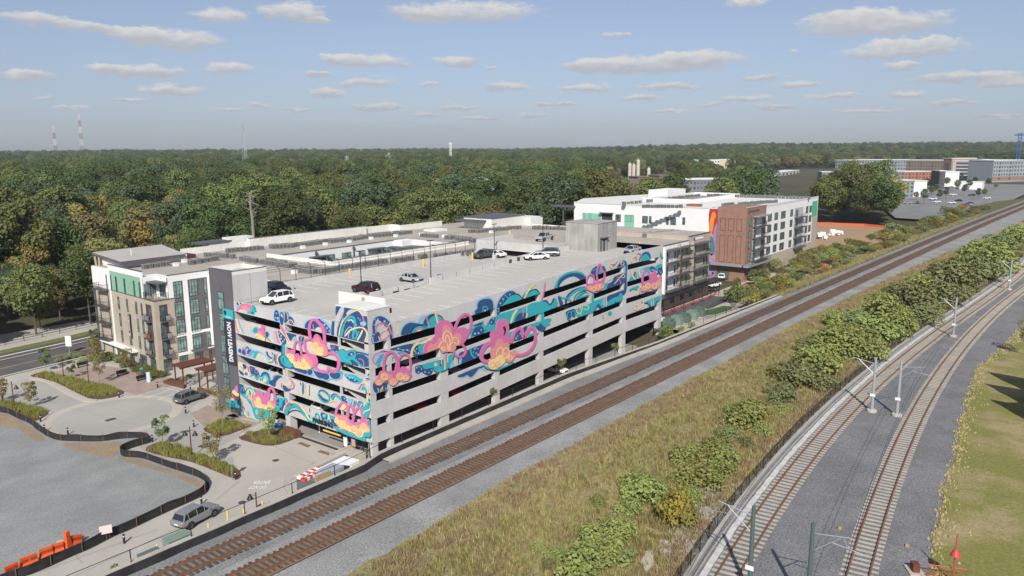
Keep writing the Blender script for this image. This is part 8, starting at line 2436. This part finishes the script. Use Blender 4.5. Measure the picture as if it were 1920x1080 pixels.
# ---- street beyond the garage
f6=lambda x,y:(1200+x/3.84,400+y/3.84)
ZS=2.9
structure(flat('far_street_ground',[(77.9,-13.5),(104,-15.2),(140,-9),(215,-6),(215,6.4),(77.9,6.6)],ZS-.02,CAPM))
structure(flat('road',px([f6(100,740),f6(175,715),f6(500,590),f6(560,597),f6(660,600),f6(620,640),f6(480,690),f6(240,790),f6(100,850)],ZS),ZS,ASPH));structure(flat('road',px([f6(1010,462),f6(1290,372),f6(1350,365),f6(1350,400),f6(1240,425),f6(1050,485)],ZS),ZS+.004,ASPH))
RK=pm('red_kerb',(.45,.08,.07),.8)
for pl in([f6(160,718),f6(480,605),f6(530,585),f6(545,570),(1200+552/3.84,400+566/3.84),f6(540,590),f6(485,612),f6(165,726)],[f6(740,512),f6(900,485),f6(1270,376),f6(1273,381),f6(905,491),f6(742,519)]):structure(flat('kerb',px(pl,ZS),ZS+.12,RK,th=.15))
structure(flat('pavement',px([f6(150,690),f6(480,570),f6(545,560),f6(530,580),f6(480,602),f6(158,716)],ZS),ZS+.1,PLAZA,th=.12))
structure(flat('turf_run',px([f6(470,735),f6(480,700),f6(600,665),f6(670,672),f6(660,690),f6(560,722)],ZS),ZS+.02,pm('bright_turf',(.07,.15,.035),1,(.05,.11,.03),scale=1)))
dfn=thing('fence','low black fence round the small bright turf run','fence',(95,-5,ZS));b=MB();pts=[P(*f6(x,y),ZS)for x,y in((470,715),(590,640),(630,628))]+[P(*f6(x,y),ZS)for x,y in((690,690),(560,735),(470,765))]
for p,q in zip(pts[:-1],pts[1:]):
 for z in(.1,1.2):b.tube([(p[0],p[1],ZS+z),(q[0],q[1],ZS+z)],.03,4)
 n=int(np.linalg.norm(q-p)/.5)+1
 for k in range(n):r=p+(q-p)*k/n;b.tube([(r[0],r[1],ZS),(r[0],r[1],ZS+1.2)],.02,4)
b.build('rail',BLACKM,dfn)
for k,(c,mt_,l)in enumerate((((205,822),TRG,'green cabinet nearest the garage corner'),((262,800),TRG2,'pale green cabinet second from the garage'),((318,782),TRG,'dark green cabinet in the middle of the row'),((372,760),TRG2,'greenish cabinet fourth in the row'),((428,738),TRG,'green cabinet at the yellow post end of the row'))):
 transformer(f6(*c),ZS,.95,.85,1.75,l,mt_,.05,'transformer cabinets beyond the garage')
w=P(*f6(467,730),ZS);o=put('yellow_post',YP,None,(w[0],w[1],ZS));tag(o,'yellow post at the end of the green cabinets','bollard')
for c,v,r in((195,880),7,1.5),((160,850),0,.8),((300,840),0,.7),((380,810),2,.7),((700,630),7,2.6),((760,600),5,2.2),((860,560),6,1.8),((930,560),0,1.7),((1000,520),7,1.8),((830,600),6,1.5),((900,600),6,1.4),((700,500),7,1.0):
 w=P(*f6(*c),3.4);shrub_at(w[0],w[1],2.9,r,v,'leafy shrub on the verge between the far street and the retaining wall','shrubs on the far verge',1.25)
for i in range(26):shrub_at(156+i*1.55,5.6,2.9,.5,2 if i%2 else 7,'small clipped shrub in the row along the tan base of the white building','clipped shrub row',.8)
for x,y,l in((-3.6,-12.9,'small tree growing on the wall ledge at the middle bay'),):pass
for c,v,hp,l in(((926,752),5,26,'small shrubby tree at the foot of the garage by the second bay'),((1053,700),5,30,'small conical tree at the foot of the long bay'),((1153,668),5,26,'small conical tree at the foot of the fifth bay')):ytree(c,v,l,hp,6.4)
# ------------------------------------------------------------------ dirt lot, parking lot, far buildings, masts
structure(flat('dirt_lot',px([(1530,416),(1620,420),(1706,428),(1690,440),(1610,468),(1550,500),(1528,508)],3),3.02,pm('orange_dirt',(.41,.265,.155),1,(.35,.235,.14),scale=.06,det=6,coord='P')))
of=thing('silt_fence','long orange barrier fence along the back of the dirt lot','fence',tuple(P(1535,420,3)));b=MB()
for(a,c)in(((1533,421),(1620,424)),((1620,424),(1702,431)),((1536,507),(1556,503))):
 p,q=P(*a,3),P(*c,3);b.quad([(p[0],p[1],3),(q[0],q[1],3),(q[0],q[1],4.1),(p[0],p[1],4.1)])
b.build('mesh',pm('orange_mesh',(.6,.12,.04),.8),of)
for c,l in(((1570,440),'white and grey debris heap in the middle of the dirt lot'),((1541,447),'white and grey debris heap beside the white building')):
 w=P(*c,3.2);t=thing('debris_heap',l,'debris',(w[0],w[1],3));rn=random.Random(l);b=MB()
 for i in range(14):x,y,z=rn.uniform(-3,3),rn.uniform(-2,2),rn.uniform(0,1.6);s=rn.uniform(.5,1.1);b.obox((x,y),(cos(i),sin(i)),(-sin(i),cos(i)),s,s*.6,z,z+s)
 tag(b.build('blocks',WHITEM if '1' else GALV,t,world=False),kind='stuff')
structure(flat('parking_lot',[(352,-14),(420,-20),(640,-24),(800,-28),(800,62),(540,66),(360,12)],T(430,0)+1.2,pm('lot_asphalt',(.24,.24,.24),.95,(.2,.2,.2),scale=.1,coord='P')))
ZK=T(430,0)+1.21;f7=lambda x,y:(1540+x/3.832,280+y/3.832)
for i,(x,y,k,col)in enumerate(((690,388,'sedan','white'),(800,362,'suv','white'),(828,384,'sedan','white'),(935,390,'sedan','white'),(985,374,'sedan','black'),(1020,412,'sedan','red'),(1062,398,'suv','dgrey'),(950,332,'sedan','white'),(1080,336,'suv','dgrey'),(1115,324,'sedan','white'),(895,299,'sedan','white'),(690,302,'suv','white'),(762,316,'suv','silver'),(620,392,'sedan','silver'),(1190,356,'sedan','white'),(930,276,'sedan','silver'),(790,286,'suv','navy'),(1075,404,'sedan','silver'))):
 w=P(*f7(x,y),ZK);car(k,col,w[0],w[1],ZK,radians(random.Random(i).choice([95,88,-88,10])),{'white':'white','black':'black','red':'bright red','dgrey':'dark grey','silver':'silver','navy':'navy blue'}[col]+' car in the distant parking lot beyond the grove','cars in the distant lot')
for x,y,s in((735,395,.5),(845,375,.42),(893,360,.45),(1025,330,.4),(790,335,.4),(680,365,.38),(975,300,.5),(900,275,.5),(1060,290,.45),(750,290,.5),(995,250,.55),(1100,275,.5),(1200,275,.45),(1250,290,.4),(820,320,.4),(1125,360,.4),(1170,345,.35)):
 w=P(*f7(x,y),ZK);v=rn.choice([0,3,8,11]);t=thing('broadleaf_tree','small tree on an island of the distant parking lot','tree',(w[0],w[1],ZK-.3),x,'parking lot trees');t.scale=(s*.72,s*.72,s*.8);put('crown',TREES[v][0],t);put('trunk',TREES[v][1],t)
w=P(*f7(1070,285),ZK);t=thing('shed','plain white box shed in the distant parking lot','shed',(w[0],w[1],ZK));b=MB();b.box(-8,-9,0,8,7,6);b.build('wall',WHITEM,t,world=False);b=MB();b.box(-8.2,-9.2,6,8.2,7.2,6.3);b.build('roof',WHITEM,t,world=False)
# generic far block on a real line on the ground
wb_=MB();wb_.box(0,-.08,0,1,.02,1);WUN=wb_.mesh('window',GLASS);wp=MB();wp.box(0,-.5,0,1,.02,1);WDK=wp.mesh('balcony',pm('balcony_shade',(.09,.09,.095),.8))
def block(name,label,l,r,z0,ytop,depth,mat,nx,ny,bal=(),top=WHITEP,cat='building',ww=.5,wh=.5,base=None):
 A,B=P(*l,z0)[:2],P(*r,z0)[:2];d=B-A;L_=np.linalg.norm(d);u=d/L_;n=np.array([u[1],-u[0]]);
 if n@(CAM[:2]-A)<0:n=-n
 dd=ray(l[0],ytop);k=((A-CAM[:2])@n)/(dd[:2]@n);z1=CAM[2]+dd[2]*k;h=z1-z0
 ang=atan2(u[1],u[0]);t=thing(name,label,cat,(A[0],A[1],z0),ang);s=-1 if(np.array([-u[1],u[0]])@n)<0 else 1
 b=MB();y0,y1=(0,depth)if s<0 else(-depth,0);b.box(0,y0,-4,L_,y1,h-.6);b.build('wall',mat,t,world=False)
 b=MB();b.box(-.4,y0-.4,h-.6,L_+.4,y1+.4,h);b.build('roof',top,t,world=False)
 if base:b=MB();b.box(-.1,-.15 if s<0 else 0,0,L_+.1,0 if s<0 else.15,h*.2);b.build('base',base,t,world=False)
 sx,sz=L_/nx,(h-1.2)/ny
 for i in range(nx):
  for j in range(ny):
   o=put('balcony' if i%4 in bal else 'window',WDK if i%4 in bal else WUN,t,(i*sx+sx*.25,-.0,j*sz+sz*.3),0,(sx*ww,1 if s<0 else-1,sz*wh))
 return t
GB=pm('grey_blue_siding',(.30,.325,.35),.8,(.27,.295,.32),scale=.05,coord='P');BR=pm('brown_siding',(.22,.155,.12),.8,(.19,.135,.105),scale=.05,coord='P');GY=pm('grey_siding',(.20,.205,.215),.8);ORN=pm('orange_siding',(.40,.16,.09),.8)
# brown and grey flats behind the white building
f8=lambda x,y:(1100+x/3.64,270+y/3.64)
zb=T(460,170)
block('apartment_building','brown and grey flat roofed apartments left part behind the white building',f8(172,395),f8(345,395),zb,270+243/3.64,18,BR,7,4,(1,2),GY);block('apartment_building','narrow brown apartment tower second from the left behind the white roof',f8(345,395),f8(415,393),zb,270+222/3.64,14,BR,3,5,(2,),BR);block('apartment_building','brown apartment tower with dark balconies third from the left behind the white roof',f8(492,393),f8(570,390),zb,270+213/3.64,14,BR,3,5,(0,),BR)
block('apartment_building','long grey apartments with brown base in the middle behind the white roof',f8(578,388),f8(980,380),zb,270+240/3.64,18,GY,17,4,(2,),WHITEP,base=BR);block('apartment_building','brown end block of the long grey apartments',f8(980,380),f8(1076,378),zb,270+235/3.64,16,BR,3,4,(0,),BR);block('apartment_building','separate grey apartments with pale roof beside the distant road',f8(1088,376),f8(1235,360),zb,270+262/3.64,20,GB,6,3,(),WHITEP,base=BR)
block('building','white concrete frame building with dark openings on the hillside',f8(735,205),f8(905,205),T(950,350),270+108/3.64,30,WHITEP,9,5,(0,2),WHITEP,ww=.6,wh=.55);block('building','dark upper storeys behind the white concrete frame building',f8(905,190),f8(985,180),T(950,350),270+110/3.64,30,GY,5,4,(),WHITEP);block('building','cream building right of the white concrete frame',f8(985,190),f8(1150,165),T(990,330),270+106/3.64,25,pm('cream_siding',(.60,.53,.36),.8),8,4)
for i,(a,c,y,l)in enumerate((((540,190),(650,185),165,'low pale warehouse left of the hillside building'),((1150,165),(1270,150),98,'low blue roofed shed on the hillside'),((1330,225),(1450,210),190,'low white roofed store beside the distant road'),((60,245),(170,245),232,'low white roof at the left of the brown apartments'))):block('building',l,f8(*a),f8(*c),T(700,250),270+y/3.64,18,pm('pale_siding',(.5,.5,.48),.8),5,1,(),pm('blue_roof',(.25,.4,.55),.7)if i==1 else WHITEP)
for i,(x,yt)in enumerate(((293,128),(320,135),(350,104),(423,160))):
 w=P(*f8(x,235),6);hh=38.4+ray(*f8(x,yt))[2]*((w-CAM)@_fw)-6;t=thing('silo',['pale silo at the left of the group','lower pale silo in the middle of the group','tallest pale silo of the group','small separate pale silo'][i],'silo',(w[0],w[1],2));r_=12/3.64*((w-CAM)@_fw)/F;b=MB();b.lathe((0,0,0),[(r_,0),(r_,hh+2),(r_*.6,hh+3.5)],12);b.build('drum',pm('silo_cream',(.55,.50,.41),.8),t,world=False);b=MB();b.box(-r_*.4,-r_*.4,hh+3.4,r_*.4,r_*.4,hh+5);b.build('cap',GALV,t,world=False)
 # right hand complex
zr2=5.0
for l,r,y,m_,nx,ny,bal,lab in(((95,190),(245,195),75,GB,8,5,(),'pale blue apartments at the left end of the distant complex'),((245,195),(600,200),72,GB,18,5,(2,),'long pale blue apartments of the distant complex'),((600,200),(865,205),75,BR,13,5,(1,),'brown central apartments of the distant complex'),((865,205),(925,208),62,pm('tan_siding',(.33,.215,.15),.8),1,1,(),'blank tan tower of the distant complex'),((1150,215),(1225,215),72,GB,4,5,(1,),'pale blue link block right of the distant garage'),((1225,225),(1375,222),78,GB,8,5,(2,),'pale blue apartments with balconies right of the distant garage'),((1375,222),(1460,220),75,GB,4,5,(),'pale blue apartments at the right frame edge')):block('apartment_building',lab,f7(*l),f7(*r),zr2,280+y/3.832,30,m_,nx,ny,bal,ROOFW,base=BRICK if l[0]>1100 else None)
t=block('parking_garage','distant grey parking garage with dark open levels',f7(935,208),f7(1145,212),zr2,280+80/3.832,40,pm('pale_concrete',(.5,.5,.49),.8),2,5,(0,1),ROOFW,'parking garage',.85,.5)
zc=T(560,30)+1
for l,r,y,m_,nx,ny,bal,lab in(((520,262),(590,262),155,GY,3,4,(0,2),'dark grey end of the orange and white flats'),((590,262),(790,258),158,ORN,8,4,(1,3),'orange flats facing the distant parking lot'),((790,262),(840,270),152,WHITEP,3,4,(),'white slice of the orange and white flats'),((840,285),(882,285),152,pm('charcoal_siding',(.08,.08,.085),.8),2,4,(0,),'charcoal corner tower of the orange and white flats'),((445,330),(600,345),215,WHITEP,6,4,(1,),'white flats behind the grove near the parking lot'),((600,350),(660,345),222,GB,2,4,(),'plain grey end wall beside the distant parking lot'),((415,262),(525,262),175,WHITEP,1,1,(),'large plain white wall behind the grove'),((190,300),(280,300),205,ORN,4,4,(1,),'small orange flats behind the grove'),((0,230),(190,230),160,GY,6,2,(),'low dark building with white roof at the left of the grove'),((190,235),(420,235),158,WHITEP,7,2,(2,),'white flats with long roof behind the grove')):block('apartment_building',lab,f7(*l),f7(*r),zc,280+y/3.832,16,m_,nx,ny,bal,ROOFW)
for px0,px1,y0,y1,lab in((838,880,350,335,'long low white building glimpsed among the trees'),(884,906,345,328,'small white building glimpsed right of the long low one'),(914,930,328,315,'tan building glimpsed above the trees'),(676,694,332,318,'white gabled house glimpsed among the trees')):block('building',lab,(px0,y0),(px1,y0),T(480,400),y1,12,WHITEP if 'tan' not in lab else pm('tan_wall',(.5,.38,.28),.8),5,1,(),WHITEP)
# houses at the left
def house(c,w_,d_,h,rz,label,wm,rm):
 p=P(*c,.5);t=thing('house',label,'house',(p[0],p[1],.5),rz);b=MB();b.box(-w_,-d_,0,w_,d_,h)
 for s in(-1,1):b.quad([(s*w_,-d_,h),(s*w_,d_,h),(s*w_,0,h+d_*.55)][::s])
 b.build('wall',wm,t,world=False);b=MB()
 for s in(-1,1):b.hexa([(-w_-.4,s*(d_+.5),h-.3),(w_+.4,s*(d_+.5),h-.3),(w_+.4,0,h+d_*.55),(-w_-.4,0,h+d_*.55)][::-s],[(-w_-.4,s*(d_+.5),h-.1),(w_+.4,s*(d_+.5),h-.1),(w_+.4,0,h+d_*.55+.2),(-w_-.4,0,h+d_*.55+.2)][::-s])
 b.build('roof',rm,t,world=False)
 for i in range(4):put('window',WUN,t,(-w_*.8+i*w_*.45,-d_,h*.55),0,(w_*.2,1,h*.28))
 b=MB();b.box(w_*.3,-.5,h+d_*.3,w_*.3+1,.5,h+d_*.55+1.5);b.build('chimney',BRICK,t,world=False)
RFG=pm('grey_shingle',(.19,.185,.18),.9,(.16,.155,.15),scale=.5);WSD=pm('white_siding',(.62,.62,.6),.8)
house((193,428),8,5,6.5,-.55,'grey roofed house seen through a gap in the trees at the left',GB,RFG);house((212,474),6.5,5,6,-.9,'white gabled house with brown roof below the grey roofed one',WSD,pm('brown_shingle',(.17,.14,.125),.9));house((228,505),5,4,5,-.6,'white house mostly hidden by the golden tree',WSD,RFG);house((430,462),8,6,4,-.3,'dark hipped roof behind the apartment penthouse',WSD,pm('dark_shingle',(.07,.07,.075),.9))
# lattice masts and pylons
def lattice(c,ytop,d,w0,w1,label,cat,cols,n=8,r=.12,arms=(),name='lattice_mast'):
 u=ray(c[0],c[1]);p=CAM+u*d;z1=CAM[2]+ray(c[0],ytop)[2]*d;z0=p[2];h=z1-z0;t=thing(name,label,cat,(p[0],p[1],z0))
 for k in range(len(cols)):
  b=MB();i0,i1=k*n//len(cols),(k+1)*n//len(cols)
  for i in range(i0,i1):
   za,zb_=h*i/n,h*(i+1)/n;wa,wb2=w0+(w1-w0)*i/n,w0+(w1-w0)*(i+1)/n;q=[(-1,-1),(1,-1),(1,1),(-1,1)]
   for j in range(4):
    a,c2=q[j],q[(j+1)%4];b.tube([(a[0]*wa,a[1]*wa,za),(a[0]*wb2,a[1]*wb2,zb_)],r,4);b.tube([(a[0]*wa,a[1]*wa,za),(c2[0]*wb2,c2[1]*wb2,zb_)],r*.6,3)
  b.build('lattice_section',cols[k],t,world=False)
 for f,l in arms:b=MB();b.tube([(-l*_rt[0],-l*_rt[1],h*f),(l*_rt[0],l*_rt[1],h*f)],r*1.3,4);b.tube([(-l*_rt[0],-l*_rt[1],h*f),(0,0,h*f+l*.35)],r,4);b.tube([(l*_rt[0],l*_rt[1],h*f),(0,0,h*f+l*.35)],r,4);b.build('crossarm',cols[0],t,world=False)
RWM=[pm('mast_red',(.35,.16,.15),.7),pm('mast_white',(.62,.62,.63),.7)]
lattice((105,285),236,3000,4,2.2,'faint red and white mast left of the taller one on the horizon','mast',RWM*2,8,.7);lattice((155,285),214,3000,5.5,2,'taller faint red and white mast on the left horizon','mast',RWM*3,12,.7);lattice((461,322),232,900,2.4,.5,'slim grey lattice mast standing above the woodland','mast',[GALV],16,.22)
GP=[pm('pylon_grey',(.40,.40,.39),.7)]
lattice((652,345),292,620,2.2,.7,'grey power pylon at the left of the group in the woodland','pylon',GP,7,.16,((.75,4),(.55,5)),'power_pylon');lattice((730,320),286,1000,2.6,.9,'distant grey power pylon in the middle of the woodland','pylon',GP,7,.22,((.8,5),(.6,6)),'power_pylon');lattice((903,385),336,330,1.5,1.2,'nearest power pylon behind the apartment roofs','pylon',GP,6,.13,((.98,3.5),(.62,5.5),(.3,6)),'power_pylon');lattice((561,320),300,1000,2,.8,'far power pylon left of the others','pylon',GP,5,.2,((.8,5),),'power_pylon')
lattice((845,300),268,1300,1.5,1.2,'pale cell tower on the horizon above the woodland','mast',[SHADE_],6,.3,((.97,3.2),));lattice((677,282),272,2000,1.5,1,'tiny antenna mast on the horizon','mast',[GALV],5,.4);lattice((1240,285),270,1500,.8,.4,'thin dark mast above the horizon near the silos','mast',[DGREYM],6,.3)
lattice((1908,300),250,900,1.6,1.5,'blue tower crane at the right frame edge','crane',[pm('crane_blue',(.04,.13,.36),.6)],8,.35,((.93,7),),'tower_crane')
w=CAM+ray(475,440)*235;t=thing('bare_tree','tall pale dead tree trunk standing in front of the woodland','tree',(w[0],w[1],w[2]));b=MB();b.tube([(0,0,-8),(0,0,4),(-.4,0,9),(-.2,0,13)],.55,7,r1=.14)
for z,l,a in((5,4,2.3),(7,5,2.6),(9,4,-.8),(10,3.5,2.2),(11,3,-.5)):b.tube([(0,0,z),(l*.5*-_rt[0]*cos(a),l*.5*-_rt[1]*cos(a),z+l*.4),(l*_rt[0]*cos(a),l*_rt[1]*cos(a),z+l*.9)],.2,5,r1=.05)
b.build('trunk',BARKP,t,world=False)
for c,d,h,l in(((296,470),300,9,'wooden utility pole with a transformer in the trees at the left'),((200,395),420,10,'wooden utility pole beyond the grey roofed house')):
 w=CAM+ray(*c)*d;t=thing('utility_pole',l,'utility pole',tuple(w));b=MB();b.tube([(0,0,-6),(0,0,h)],.16,6);b.build('pole',BARKP,t,world=False);b=MB();b.box(-1.2,-.08,h-.8,1.2,.08,h-.6);b.box(.2,.15,h-2.6,.7,.6,h-1.6);b.build('crossarm',GALV,t,world=False)
 # ------------------------------------------------------------------ thin air haze in one closed box
hb=MB();hb.box(-5300,-5300,-8,5300,5300,230);ho=hb.build('haze',[])
hm=bpy.data.materials.new('haze_air');hm.use_nodes=True;hn=hm.node_tree;hn.nodes.clear()
ho_=hn.nodes.new('ShaderNodeOutputMaterial');hv=hn.nodes.new('ShaderNodeVolumePrincipled')
hv.inputs['Color'].default_value=(0.86,0.92,1.0,1);hv.inputs['Density'].default_value=0.00011;hv.inputs['Anisotropy'].default_value=0.2
hn.links.new(hv.outputs[0],ho_.inputs['Volume']);ho.data.materials.append(hm);ho['kind']='stuff'
